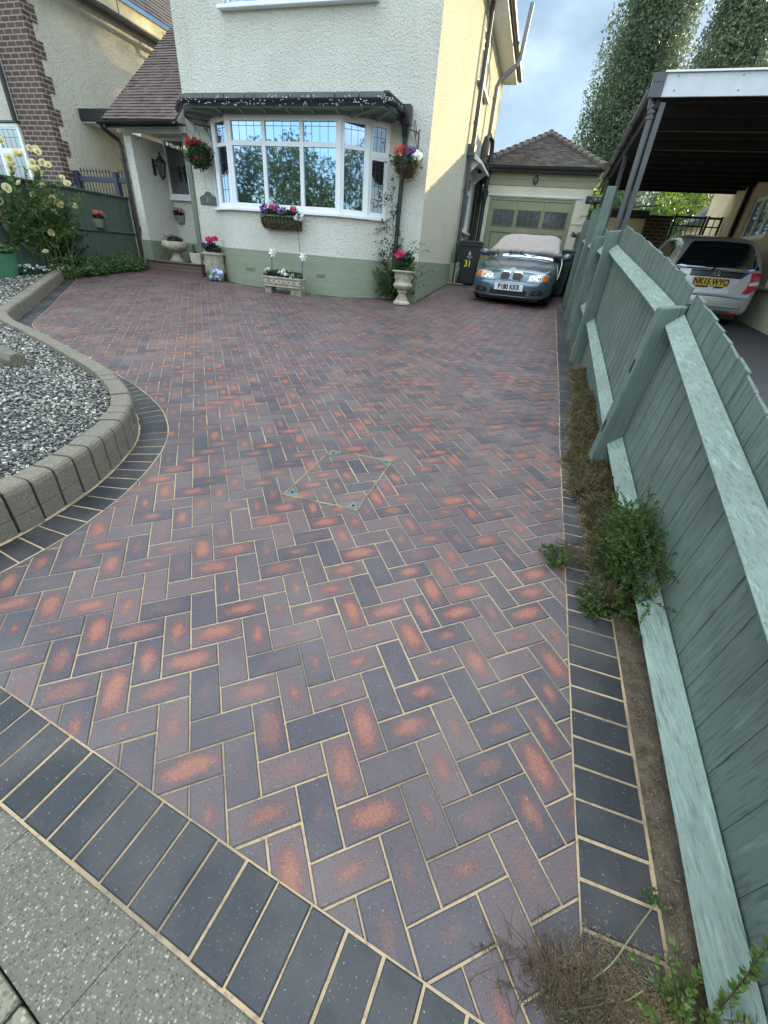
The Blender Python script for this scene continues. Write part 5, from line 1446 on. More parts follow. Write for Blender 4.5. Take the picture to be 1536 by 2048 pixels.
def rrect(x0, x1, z0, z1, r, n=4, sk=0.0):
    out = []
    for cx, cz, a0 in ((x1 - r, z1 - r, 0), (x0 + r, z1 - r, 90), (x0 + r, z0 + r, 180), (x1 - r, z0 + r, 270)):
        for k in range(n + 1):
            a = R_(a0 + 90 * k / n); z = cz + r * math.sin(a); out.append((cx + r * math.cos(a) + sk * (z - z0), z))
    return out
def wheel(parent, x, y, r, w, name='wheel'):
    sg = 1 if x > 0 else -1
    mb = MB(); prof = [(r * .62, -w / 2), (r * .9, -w / 2), (r, -w / 2 + .03), (r, w / 2 - .03), (r * .9, w / 2), (r * .62, w / 2)]
    P = MB().lathe(prof, n=28); P.v = [(x + v[2] * sg, y + v[0], r + v[1]) for v in P.v]
    wh = obj(P, name, M['rubber'], parent, local=True, smooth=True, angle=40)
    P = MB().lathe([(0.02, w / 2 - .03), (r * .2, w / 2 - .02), (r * .22, w / 2 - .05), (r * .55, w / 2 - .05), (r * .62, w / 2 - .005), (r * .64, w / 2 - .03)], n=28)
    for k in range(5):
        a = 2 * math.pi * k / 5
        P.obox((0, 0, 0), (math.cos(a), math.sin(a), 0), (-math.sin(a), math.cos(a), 0), r * .15, r * .6, -r * .09, r * .09, w / 2 - .045, w / 2 - .012)
    P.v = [(x + v[2] * sg, y + v[0], r + v[1]) for v in P.v]
    obj(P, 'rim', M['alloy'], wh, local=True)
    return wh
def plate(parent, s, x, y, z, w, h, mat, size, tilt=0.0, name='number_plate'):
    mb = MB(); mb.box(x - w / 2, x + w / 2, y - 0.008, y + 0.006, z - h / 2, z + h / 2)
    p = obj(mb, name, mat, parent, local=True, bevel=0.004)
    text(s, 'plate_lettering', size, M['ink'], p, (x, y - 0.0085, z), (R_(90), 0, 0), 0.001, 0.0055, 0.80)
    return p

# ---------------------------------------------------------------- roadster under a part cover
slope = math.atan(0.0749)
car = thing('sports_car', 'teal blue two-seater car under a beige half cover before the garage', 'car', (-0.50, 10.33, g(-0.50, 10.33) + 0.01), rot=(slope, 0, R_(-5.0)))
def sec(w, zb, zs, zw, sh, zt, crown=.5):
    return [(0, zb), (w * .72, zb), (w * .96, zb + .05), (w, zs), (w * 1.0, zw), (w * .93, sh), (w * .74, sh + (zt - sh) * .62), (w * .36, zt - (zt - sh) * .06), (0, zt)]
secs = [(0.00, sec(.46, .17, .28, .36, .40, .42)), (0.03, sec(.60, .15, .29, .39, .435, .46)), (0.10, sec(.72, .135, .30, .42, .50, .585)), (0.20, sec(.78, .13, .31, .46, .57, .66)),
        (0.40, sec(.83, .14, .33, .50, .62, .69)), (0.75, sec(.86, .15, .36, .54, .675, .735)), (1.15, sec(.865, .15, .38, .56, .72, .785)), (1.45, sec(.865, .15, .38, .57, .75, .815)),
        (2.2, sec(.865, .15, .38, .58, .77, .82)), (3.1, sec(.87, .15, .38, .58, .78, .83)), (3.6, sec(.84, .2, .38, .58, .77, .82)), (3.9, sec(.76, .3, .42, .56, .70, .74)), (4.02, sec(.62, .36, .44, .52, .58, .60))]
B = Loft(secs, 5, 4)
M['teal_paint'] = carpaint('metallic_teal_paint', (0.09, 0.15, 0.185), rough=0.2, metal=0.45)
mb = MB(); mb.add(B.v, B.f); body = obj(mb, 'car_body', M['teal_paint'], car, local=True, smooth=True, angle=50)
# shut lines of the bonnet: a broad V from the grilles to the screen
for sg in (-1, 1):
    pts = []
    for k in range(22):
        t_ = k / 21; x = sg * (0.24 + 0.50 * t_ ** 1.35); y = 0.16 + 1.22 * t_
        pts.append(B.top(x, y, 0.0006))
    mb = MB(); mb.tube(pts, 0.0045, 5); obj(mb, 'bonnet_seam', M['ink'], body, local=True)
mb = MB(); mb.tube([B.top(x, 1.40 - 0.10 * (x / .74) ** 2 , 0.0) for x in np.linspace(-.74, .74, 20)], 0.008, 5); obj(mb, 'cowl_seam', M['ink'], body, local=True)
mb = MB(); mb.tube([B.front(x, 0.455 + (.02 if abs(x) < .3 else 0), 0.0) for x in np.linspace(-.76, .76, 36)], 0.005, 5); obj(mb, 'bumper_seam', M['ink'], body, local=True)
for sg in (-1, 1):           # twin kidney grilles
    x0, x1 = (0.012, 0.235) if sg > 0 else (-0.235, -0.012)
    mb = MB(); B.patch(rrect(x0, x1, 0.462, 0.632, 0.05, sk=0.0), B.front, 0.020, mb, rings=8); gr = obj(mb, 'kidney_grille', M['chrome'], car, local=True, smooth=True)
    mb = MB(); B.patch(rrect(x0 + .018, x1 - .018, 0.480, 0.614, 0.04), lambda a, b, o: B.front(a, b, o + .021), 0.004, mb, rings=8); obj(mb, 'grille_mesh', M['ink'], gr, local=True, smooth=True)
# round bonnet badge with quartered blue and white centre
bp = B.front(0.0, 0.650, 0.0); mb = MB()
bn = Vector((0, -0.75, 0.66)); bu = Vector((1, 0, 0)); bv = bn.cross(bu) * -1
def disc(mb, r0, r1, a0, a1, off, n=10, mi=0):
    vs = []
    for k in range(n + 1):
        a = R_(a0 + (a1 - a0) * k / n)
        for r in (r0, r1): vs.append(bp + bn * off + bu * math.cos(a) * r + bv * math.sin(a) * r)
    mb.add(vs, [(2 * k, 2 * k + 1, 2 * k + 3, 2 * k + 2) for k in range(n)], mi)
disc(mb, 0.0, 0.043, 0, 360, 0.010, 24, 0); disc(mb, 0.041, 0.046, 0, 360, 0.012, 24, 1)
for q in range(4): disc(mb, 0.0005, 0.027, q * 90, q * 90 + 90, 0.0125, 6, 2 if q % 2 else 3)
obj(mb, 'round_badge', [M['ink'], M['chrome'], plain('badge_blue', (0.03, 0.16, 0.42), 0.3), M['upvc']], car, local=True)
for sg in (-1, 1):           # headlamps with twin reflectors and amber corner
    S = lambda pts: [(sg * x, z) for x, z in pts]
    mb = MB(); B.patch(S([(.345, .50), (.36, .475), (.62, .478), (.745, .50), (.765, .555), (.74, .600), (.62, .612), (.44, .600)]), B.front, 0.010, mb)
    hl = obj(mb, 'headlight', M['lamp_clear'], car, local=True, smooth=True)
    for cx in (.435, .555):
        c = [(sg * (cx + .052 * math.cos(a)), .543 + .052 * math.sin(a)) for a in np.linspace(0, 2 * math.pi, 15)[:-1]]
        mb = MB(); B.patch(c, lambda a, b, o: B.front(a, b, o + .011), 0.004, mb, sub=1, rings=3); rf_ = obj(mb, 'reflector', M['lamp_refl'], hl, local=True, smooth=True)
        c = [(sg * (cx + .022 * math.cos(a)), .543 + .022 * math.sin(a)) for a in np.linspace(0, 2 * math.pi, 11)[:-1]]
        mb = MB(); B.patch(c, lambda a, b, o: B.front(a, b, o + .016), 0.003, mb, sub=1, rings=2); obj(mb, 'bulb', M['glass_dim'], hl, local=True)
    mb = MB(); B.patch(S([(.635, .488), (.742, .505), (.758, .555), (.738, .594), (.635, .604)]), lambda a, b, o: B.front(a, b, o + .011), 0.004, mb); obj(mb, 'indicator', M['amber'], hl, local=True, smooth=True)
    mb = MB(); B.patch(S([(.46, .215), (.70, .235), (.715, .29), (.66, .335), (.50, .325), (.45, .28)]), B.front, 0.004, mb); fg = obj(mb, 'fog_lamp_recess', M['ink'], car, local=True, smooth=True)
    c = [(sg * (.60 + .045 * math.cos(a)), .278 + .032 * math.sin(a)) for a in np.linspace(0, 2 * math.pi, 13)[:-1]]
    mb = MB(); B.patch(c, lambda a, b, o: B.front(a, b, o + .006), 0.004, mb, sub=1, rings=2); obj(mb, 'fog_lamp', M['car_glass'], fg, local=True, smooth=True)
mb = MB(); B.patch(rrect(-.385, .385, .178, .315, .05), B.front, 0.004, mb); ik = obj(mb, 'air_intake', M['ink'], car, local=True, smooth=True)
mb = MB(); mb.tube([B.front(x, .182 + .0 * x, 0.006) for x in np.linspace(-.40, .40, 20)], 0.011, 6); obj(mb, 'intake_lip', M['teal_paint'], ik, local=True, smooth=True)
plate(car, 'P180 KKR', 0.0, -0.028, 0.352, 0.60, 0.128, M['plate_white'], 0.135)
for sg in (-1, 1):
    mb = MB(); c = Vector((sg * 0.955, 1.60, 0.865)); mb.ball(c, 0.115, 0.085, 0.075, 14, 9); mb.tube([(sg * .80, 1.62, .80), c], 0.03, 8)
    mi_ = obj(mb, 'door_mirror', M['teal_paint'], car, local=True, smooth=True)
for x, y in ((-.74, .78), (.74, .78), (-.74, 3.25), (.74, 3.25)):
    mb = MB(); wheel(car, x * .985, y, 0.305, 0.22)
    sg = 1 if x > 0 else -1
    mb = MB(); B.patch([(y + .36 * math.cos(a), .30 + .36 * math.sin(a)) for a in np.linspace(0, 2 * math.pi, 17)[:-1]], lambda a, b, o: B.left(a, max(b, .16), o, sg), 0.003, mb, sub=1, rings=3); obj(mb, 'wheel_arch', M['ink'], body, local=True)
mb = MB(); mb.box(-.62, .62, .12, 3.8, .10, .17); obj(mb, 'undertray', M['ink'], car, local=True)
# windscreen sliver, frame and the soft top under the cover
ws = [(1.36, [(0, .80), (.50, .79), (.72, .76), (.72, .76), (.70, .78), (.66, .80), (.5, .82), (.3, .825), (0, .83)]),
      (1.60, [(0, .80), (.50, .79), (.74, .76), (.745, .80), (.70, .86), (.64, .905), (.5, .925), (.3, .935), (0, .94)]),
      (1.92, [(0, .80), (.50, .79), (.74, .76), (.74, .84), (.66, .98), (.56, 1.06), (.45, 1.08), (.3, 1.09), (0, 1.095)]),
      (2.5, [(0, .80), (.50, .79), (.74, .76), (.74, .84), (.66, 1.0), (.55, 1.10), (.45, 1.12), (.3, 1.13), (0, 1.135)]),
      (3.1, [(0, .80), (.50, .79), (.74, .76), (.74, .82), (.64, .92), (.55, .98), (.5, 1.0), (.3, 1.01), (0, 1.015)]),
      (3.45, [(0, .80), (.50, .79), (.70, .76), (.70, .78), (.68, .80), (.60, .82), (.5, .825), (.3, .83), (0, .835)])]
WS = Loft(ws, 4, 4); mb = MB(); mb.add(WS.v, WS.f); obj(mb, 'windscreen', glassmat('windscreen_glass', 0.6, (0.75, 0.82, 0.9), (0.01, 0.012, 0.015)), car, local=True, smooth=True, angle=60)
for k, x in enumerate((-.35, .18)):
    mb = MB(); mb.tube([WS.front(x + .42 * t_, .855 + .035 * t_ if False else .86 + .02 * math.sin(t_ * 3), .01) for t_ in np.linspace(0, 1, 8)], 0.008, 5); obj(mb, 'wiper', M['ink'], car, local=True)
# beige cover
cov = thing('car_cover', 'beige cloth half cover strapped over the teal car\'s roof and windscreen', 'car cover', (-0.50, 10.33, g(-0.50, 10.33) + 0.01), rot=(slope, 0, R_(-5.0)))
def cs(y, zb, wb, zt, wt, w0):
    return (y, [(0, zb - .01), (w0 * .5, zb - .012), (wb - .01, zb - .03), (wb, zb), (wt + (wb - wt) * .62, zb + (zt - zb) * .42), (wt + .07, zb + (zt - zb) * .80), (wt - .06, zt - .012), (wt * .45, zt - .002), (0, zt)])
CV = Loft([cs(1.53, .93, .80, .955, .66, .7), cs(1.57, .90, .83, .99, .68, .7), cs(1.75, .84, .84, 1.08, .66, .7), cs(1.98, .83, .83, 1.185, .62, .7), cs(2.25, .82, .82, 1.235, .61, .7), cs(2.7, .82, .82, 1.24, .60, .7), cs(3.1, .83, .82, 1.15, .60, .7), cs(3.5, .83, .80, .87, .6, .7)], 5, 5)
t = NT('beige_cover_cloth'); p = t.pos(obj_space=True)
n = t.noise(t.pos((2.5, 5, 1.2), True), 3.0, 5, 0.6); c = t.mix(t.noise(p, 9, 3), (0.42, 0.36, 0.34), (0.50, 0.44, 0.41)); t.bump(n, 0.9, 0.05); t.bump(t.noise(p, 300, 2), .3, .001)
M['cover'] = t.fin(c, 0.85)
mb = MB()
vs = []
for v in CV.v:
    x, y, z = v; fold = 0.006 * math.sin(9 * x + 4 * y + 2 * math.sin(5 * z)) + (0.010 if z < 1.16 else 0.002) * math.sin(23 * x - 17 * z + 3 * math.sin(6 * x)) + (.005 if z < 1.16 else .001) * math.sin(41 * x + 9 * z)
    vs.append((x, y - (abs(x) * .0), z + fold * (1 if z > .9 else .4)))
mb.add(vs, CV.f); obj(mb, 'cover_cloth', M['cover'], cov, local=True, smooth=True)
mb = MB(); mb.tube([(.845, 1.62, .86), (.885, 1.45, .72), (.885, 1.3, .60), (.88, 1.15, .48), (.83, 1.02, .40)], 0.011, 6); obj(mb, 'strap', M['white_paint'], cov, local=True)
mb = MB()
for x in (-.62, -.32, -.08): mb.ball((x, 1.52, .925), .02, .02, .012)
obj(mb, 'hem_toggle', M['ink'], cov, local=True)

# ---------------------------------------------------------------- silver hatchback under the carport, seen from behind
hc = thing('hatchback_car', 'silver hatchback parked nose in under the carport', 'car', (3.37, 10.98, g(3.37, 10.98) - 0.005), rot=(slope * 0.9, 0, R_(0.0)))
def hs_(w, zb, waist, zt, wr, cut=1.0):
    wa = min(waist, zt - .04)
    return [(0, zb), (w * .75, zb), (w * .97, zb + .07), (w, (zb + wa) * .5), (w * .985, wa), (max(wr, w * .5) + (w * .985 - max(wr, w * .5)) * .52, wa + (zt - wa) * .52), (wr, zt - .045 * cut), (wr * .6, zt - .008), (0, zt)]
secs = [(0.00, hs_(.62, .24, .44, .52, .55)), (0.04, hs_(.76, .20, .50, .60, .66)), (0.09, hs_(.81, .20, .75, .86, .72)), (0.13, hs_(.83, .20, .88, .99, .735)), (0.20, hs_(.845, .20, .92, 1.12, .72)),
        (0.33, hs_(.848, .20, .92, 1.30, .68)), (0.47, hs_(.848, .20, .92, 1.43, .625)), (0.62, hs_(.848, .2, .92, 1.485, .595)), (1.0, hs_(.848, .2, .91, 1.52, .58)), (1.7, hs_(.848, .2, .90, 1.525, .57)),
        (2.4, hs_(.848, .2, .88, 1.48, .56)), (2.9, hs_(.845, .2, .86, 1.22, .60)), (3.2, hs_(.84, .2, .84, 1.02, .66)), (3.6, hs_(.80, .2, .72, .82, .62)), (3.85, hs_(.68, .22, .52, .60, .5)), (3.92, hs_(.5, .26, .42, .48, .38))]
H = Loft(secs, 5, 4)
M['silver_paint'] = carpaint('silver_paint', (0.46, 0.48, 0.49), rough=0.3, metal=0.6)
mb = MB(); mb.add(H.v, H.f); hb_ = obj(mb, 'car_body', M['silver_paint'], hc, local=True, smooth=True, angle=50)
mb = MB(); H.patch([(-.735, 1.0), (-.715, 1.06), (-.55, 1.38), (-.48, 1.42), (0, 1.44), (.48, 1.42), (.55, 1.38), (.715, 1.06), (.735, 1.0), (.60, .965), (-.60, .965)], H.front, 0.020, mb, rings=9, sub=6); rw = obj(mb, 'rear_window', M['car_glass'], hc, local=True, smooth=True)
mb = MB(); H.patch([(-.43, .96), (.60, .96), (.47, .845), (-.43, .845)], H.front, 0.009, mb, sub=6); obj(mb, 'black_garnish', plain('gloss_black', (0.012, 0.014, 0.02), 0.2), hc, local=True, smooth=True)
mb = MB(); mb.tube([H.front(-.05 + .30 * t_, 1.0 + .03 * math.sin(t_ * 2), .02) for t_ in np.linspace(0, 1, 8)], 0.01, 6); mb.ball(H.front(-.05, .985, .02), .028); obj(mb, 'rear_wiper', M['ink'], hc, local=True)
# chrome letter badge in a rounded frame
bz = .912; bc = H.front(0.02, bz, .014); mb = MB()
for sg in (-1, 1):
    mb.tube([bc + Vector((sg * .030, 0, .045)), bc + Vector((sg * .020, 0, -.038))], 0.0085, 6); mb.tube([bc + Vector((sg * .064, 0, .050)), bc + Vector((sg * .060, 0, -.02)), bc + Vector((sg * .042, 0, -.052)), bc + Vector((0, 0, -.056))], 0.006, 6)
    mb.tube([bc + Vector((sg * .064, 0, .050)), bc + Vector((sg * .05, 0, .060)), bc + Vector((0, 0, .062))], 0.006, 6)
mb.tube([bc + Vector((-.026, 0, .0)), bc + Vector((.026, 0, 0))], 0.008, 6)
obj(mb, 'tailgate_badge', M['chrome'], hc, local=True)
mb = MB(); H.patch([(-.50, .86), (.47, .86), (.39, .61), (.33, .585), (-.35, .585), (-.42, .61)], H.front, 0.003, mb, sub=5); obj(mb, 'plate_recess', plain('pale_silver', (0.55, 0.57, 0.57), 0.3, metal=0.4), hc, local=True, smooth=True)
plate(hc, 'NK15 WYO', -0.02, min(H.front(0, .80).y, H.front(0, .73).y) - 0.018, 0.765, 0.63, 0.145, M['plate_yellow'], 0.150)
mb = MB(); mb.box(-.27, -.05, .015, .06, .675, .690); mb.box(.06, .22, .015, .06, .675, .690); obj(mb, 'plate_strip', M['ink'], hc, local=True)
for sg in (-1, 1):
    S = lambda pts: [(sg * x, z) for x, z in pts]
    mb = MB(); H.patch(S([(.63, .955), (.835, .985), (.838, .85), (.79, .68), (.70, .60), (.59, .595)]), H.front, 0.008, mb); tl = obj(mb, 'tail_light', M['red_lens'], hc, local=True, smooth=True)
    mb = MB(); H.patch(S([(.66, .80), (.82, .83), (.81, .765), (.65, .74)]), lambda a, b, o: H.front(a, b, o + .010), 0.004, mb); obj(mb, 'reversing_lamp', M['lamp_clear'], tl, local=True, smooth=True)
    mb = MB(); H.patch(S([(.43, .205), (.66, .215), (.67, .26), (.44, .248)]), H.front, 0.006, mb); obj(mb, 'reflector', M['red_lens'], hc, local=True, smooth=True)
    mb = MB(); H.patch([(.70, 1.0), (1.25, .98), (1.9, .97), (2.25, 1.0), (1.95, 1.36), (1.3, 1.42), (.9, 1.38)], lambda a, b, o: H.left(a, b, o, sg), 0.006, mb); obj(mb, 'side_window', M['car_glass'], hc, local=True, smooth=True)
    mb = MB(); H.patch([(1.28, .98), (1.34, .98), (1.34, 1.42), (1.28, 1.42)], lambda a, b, o: H.left(a, b, o + .007, sg), 0.004, mb); obj(mb, 'door_pillar', M['ink'], hc, local=True)
    mb = MB(); mb.ball((sg * .93, 2.55, 1.0), .09, .07, .075, 12, 8); obj(mb, 'door_mirror', M['silver_paint'], hc, local=True, smooth=True)
mb = MB(); mb.tube([H.front(x, .525, 0.0) for x in np.linspace(-.72, .72, 30)], 0.006, 5); mb.tube([H.front(-.60 + .0 * k, .585 - .06 * k / 5, .0) for k in range(6)], .005, 5); obj(mb, 'tailgate_seam', M['ink'], hb_, local=True)
mb = MB(); mb.tube([H.front(x, .36, 0.012) for x in np.linspace(-.66, .66, 24)], 0.022, 6); obj(mb, 'bumper_ridge', M['silver_paint'], hb_, local=True, smooth=True)
mb = MB(); H.patch(rrect(-.55, .55, .20, .285, .03), H.front, 0.004, mb, sub=2); obj(mb, 'bumper_lower', plain('grey_plastic', (0.05, 0.05, 0.052), 0.6), hb_, local=True, smooth=True)
for x, y in ((-.74, .62), (.74, .62), (-.74, 3.1), (.74, 3.1)):
    wheel(hc, x, y, 0.29, 0.19)
    sg = 1 if x > 0 else -1
    mb = MB(); H.patch([(y + .34 * math.cos(a), .29 + .34 * math.sin(a)) for a in np.linspace(0, 2 * math.pi, 17)[:-1]], lambda a, b, o: H.left(a, max(b, .21), o, sg), 0.003, mb, sub=1, rings=3); obj(mb, 'wheel_arch', M['ink'], hb_, local=True)
mb = MB(); mb.box(-.68, .68, .1, 3.7, .13, .22); obj(mb, 'undertray', M['ink'], hc, local=True)

# ================================================================== BINS AND THINGS BY THE SIDE WALL
def wheelie(label, loc, mat, rz=0.0, crest=True, num='31'):
    t = thing('wheelie_bin', label, 'bin', loc, rot=(0, 0, rz))
    mb = MB(); P0 = [(-.20, 0), (.20, 0), (.20, .44), (-.20, .44)]; P1 = [(-.275, -.07), (.275, -.07), (.275, .58), (-.275, .58)]
    vs = [(x, y, .03) for x, y in P0] + [(x, y, .96) for x, y in P1]
    mb.add(vs, [(3, 2, 1, 0), (0, 1, 5, 4), (1, 2, 6, 5), (2, 3, 7, 6), (3, 0, 4, 7), (4, 5, 6, 7)]); bd = obj(mb, 'bin_body', mat, t, local=True, bevel=0.025, seg=3)
    mb = MB(); mb.box(-.29, .29, -.085, -.06, .90, .97); mb.box(-.29, -.265, -.06, .58, .90, .97); mb.box(.265, .29, -.06, .58, .90, .97); obj(mb, 'rim', mat, t, local=True, bevel=0.008)
    mb = MB(); mb.prism([(-.30, -.10, .972), (.30, -.10, .972), (.30, .62, .985), (-.30, .62, .985)], (0, 0, .03)); mb.prism([(-.24, -.02, 1.0), (.24, -.02, 1.0), (.22, .55, 1.03), (-.22, .55, 1.03)], (0, 0, .02)); mb.tube([(-.25, .62, .98), (.25, .62, .98)], .022, 8)
    obj(mb, 'bin_lid', mat, t, local=True, bevel=0.012)
    for x in (-.24, .24):
        w_ = MB().lathe([(.03, -.03), (.095, -.03), (.10, 0), (.095, .03), (.03, .03)], n=16); w_.v = [(x + v[2], .46 + v[0], .10 + v[1]) for v in w_.v]; obj(w_, 'wheel', M['rubber'], t, local=True)
    tilt = math.atan(.07 / .93)
    if num: text(num, 'house_number', .21, plain('yellow_sticker', (0.85, 0.70, 0.10), 0.5), bd, (-.02, -.0445 - .006, .50), (R_(90) + tilt, 0, 0), .002, .006, .85)
    if crest:
        w = plain('pale_print', (0.42, 0.45, 0.45), 0.6)
        mb = MB(); yy = lambda z: -.07 * (z - .03) / .93 - .003
        mb.prism([(x, yy(z), z) for x, z in ((0, .80), (.02, .76), (.038, .735), (.032, .70), (.0, .685), (-.032, .70), (-.038, .735), (-.02, .76))], (0, -.002, 0))
        for z, w0 in ((.655, .075), (.625, .05)): mb.prism([(-w0, yy(z), z), (w0, yy(z), z), (w0, yy(z + .016), z + .016), (-w0, yy(z + .016), z + .016)], (0, -.002, 0))
        obj(mb, 'council_crest', w, bd, local=True)
    return t
M['bin_black'] = plain('black_bin_plastic', (0.022, 0.026, 0.028), 0.45, 0.15, 6, 90, .001)
M['bin_green'] = plain('dark_green_bin_plastic', (0.025, 0.06, 0.045), 0.45, 0.15, 6)
wheelie('black wheelie bin numbered 31 beside the teal car', (-1.80, 13.0, g(-1.8, 13.0)), M['bin_black'], R_(4))
wheelie('dark green wheelie bin between the teal car and the fence', (0.52, 12.7, g(.52, 12.7)), M['bin_green'], R_(-8), False, None)
t = thing('hose_reel', 'coiled bright green hose hung on the wall pipe by the black bin', 'hose', (-2.05, 13.2, 0.2))
mb = MB(); pts = []
for k in range(140):
    a = k * 0.36; rr = 0.16 + 0.006 * (k % 9); pts.append((-2.10 + 0.0009 * k, 13.15 + rr * .55 * math.cos(a), 0.26 + rr * 1.2 * math.sin(a)))
mb.tube(pts, 0.012, 6); obj(mb, 'hose', plain('green_hose', (0.06, 0.28, 0.05), 0.4, 0.3, 25), t, smooth=True)
mb = MB(); mb.lathe([(0.03, -.02), (0.16, -.02), (0.16, .0), (0.03, .0)], n=14); mb.v = [(-2.13 + v[2], 13.15 + v[0] * .55, 0.26 + v[1] * 1.1) for v in mb.v]; obj(mb, 'reel', M['bin_green'], t)
t = thing('boxed_pipe', 'sage green boxed-in pipe stub with an offcut at its foot by the bin', 'pipe box', (-2.2, 13.3, g(-2.2, 13.3)))
mb = MB(); mb.box(-2.29, -2.18, 13.0, 13.12, -.62, 0.0); obj(mb, 'box', M['plinth_flat'], t, bevel=.006)
mb = MB(); mb.box(-2.12, -2.08, 12.9, 12.94, -.6, 0.02); mb.prism([(-2.1, 12.92, -.2), (-2.06, 12.92, -.2), (-1.98, 12.98, -.02), (-2.02, 12.98, -.02)], (0, .03, 0)); obj(mb, 'batten', M['plinth_flat'], t)
mb = MB(); mb.box(-2.30, -1.85, 12.78, 12.98, g(-2, 12.9) + .002, g(-2, 12.9) + .035); obj(mb, 'slate', M['stone_dark'], t, bevel=.006)

# ================================================================== POTS, URNS AND ORNAMENTS
def leaves(name, parent, mat, centers, n, size, tilt=1.0, tv=LEAF_V, tf=LEAF_F, shell=0.5):
    """leaf clusters: centers = [(x,y,z,rx,ry,rz)]"""
    cs_ = np.array(centers, float); w = np.cbrt(cs_[:, 3] * cs_[:, 4] * cs_[:, 5]) ** 2; idx = RNG.choice(len(cs_), n, p=w / w.sum())
    P = cs_[idx, :3] + in_ball(n, shell) * cs_[idx, 3:6]
    tone = RNG.random(len(cs_)); rn = np.zeros((n, 3)); rn[:, 0] = np.clip(tone[idx] * .6 + RNG.random(n) * .5 - .05 + .25 * (P[:, 2] - cs_[idx, 2]) / cs_[idx, 5], 0, 1)  # tone per clump, painted paler toward each clump's top as if lit from above
    return scatter(name, tv, tf, P, rand_rot(n, tilt), size * (0.6 + 0.8 * RNG.random(n)), mat, parent, rnd=rn)
M['leaf_mid'] = leafmat('mid_green_leaf', (0.035, 0.075, 0.018), (0.075, 0.14, 0.035))
M['leaf_dark'] = leafmat('dark_green_leaf', (0.015, 0.035, 0.012), (0.04, 0.08, 0.025))
M['leaf_light'] = leafmat('light_green_leaf', (0.08, 0.14, 0.03), (0.16, 0.24, 0.055))
M['moss'] = leafmat('dried_moss', (0.085, 0.06, 0.03), (0.18, 0.13, 0.065), 0.9, 0.05)
def petalmat(name, c1, c2): return leafmat(name, c1, c2, 0.6, 0.3)
M['pet_red'] = petalmat('red_petal', (0.42, 0.015, 0.03), (0.60, 0.05, 0.07)); M['pet_pink'] = petalmat('magenta_petal', (0.50, 0.015, 0.10), (0.70, 0.05, 0.20))
M['pet_salmon'] = petalmat('salmon_petal', (0.66, 0.10, 0.08), (0.75, 0.20, 0.15)); M['pet_purple'] = petalmat('purple_petal', (0.10, 0.02, 0.16), (0.22, 0.08, 0.34))
M['pet_white'] = petalmat('white_petal', (0.72, 0.73, 0.70), (0.85, 0.85, 0.82)); M['pet_yellow'] = petalmat('pale_yellow_petal', (0.82, 0.74, 0.34), (0.90, 0.86, 0.58)); M['pet_navy'] = petalmat('dark_violet_petal', (0.015, 0.012, 0.05), (0.04, 0.03, 0.10))
PET_V = [(0, 0, 0), (0.34, 0.42, 0.10), (0.22, 0.92, 0.22), (-0.22, 0.92, 0.22), (-0.34, 0.42, 0.10)]
PET_F = [(0, 1, 2, 3, 4)]
FLW_V, FLW_F = [], []
for k in range(5):
    a = 2 * math.pi * k / 5; o = len(FLW_V)
    for x, y, z in [(0, 0.05, 0), (0.36, 0.5, 0.12), (0.2, 0.95, 0.05), (-0.2, 0.95, 0.05), (-0.36, 0.5, 0.12)]:
        FLW_V.append((x * math.cos(a) - y * math.sin(a), x * math.sin(a) + y * math.cos(a), z))
    FLW_F.append(tuple(range(o, o + 5)))
def face_rot(n, d=(0, -1, 0.5), spread=0.5):
    """rotations whose z axis looks roughly along d"""
    out = []
    for _ in range(n):
        v = (Vector(d).normalized() + Vector(RNG.normal(size=3)) * spread).normalized()
        q = Vector((0, 0, 1)).rotation_difference(v) @ Quaternion((0, 0, 1), random.random() * 6.28); out.append(np.array(q.to_matrix()))
    return np.array(out)
def flowers(name, parent, mat, centers, n, size, d=(0, -1, 0.6), spread=0.6, shell=0.7):
    cs_ = np.array(centers, float); idx = RNG.choice(len(cs_), n)
    P = cs_[idx, :3] + in_ball(n, shell) * cs_[idx, 3:6]
    return scatter(name, FLW_V, FLW_F, P, face_rot(n, d, spread), size * (0.75 + .5 * RNG.random(n)), mat, parent)

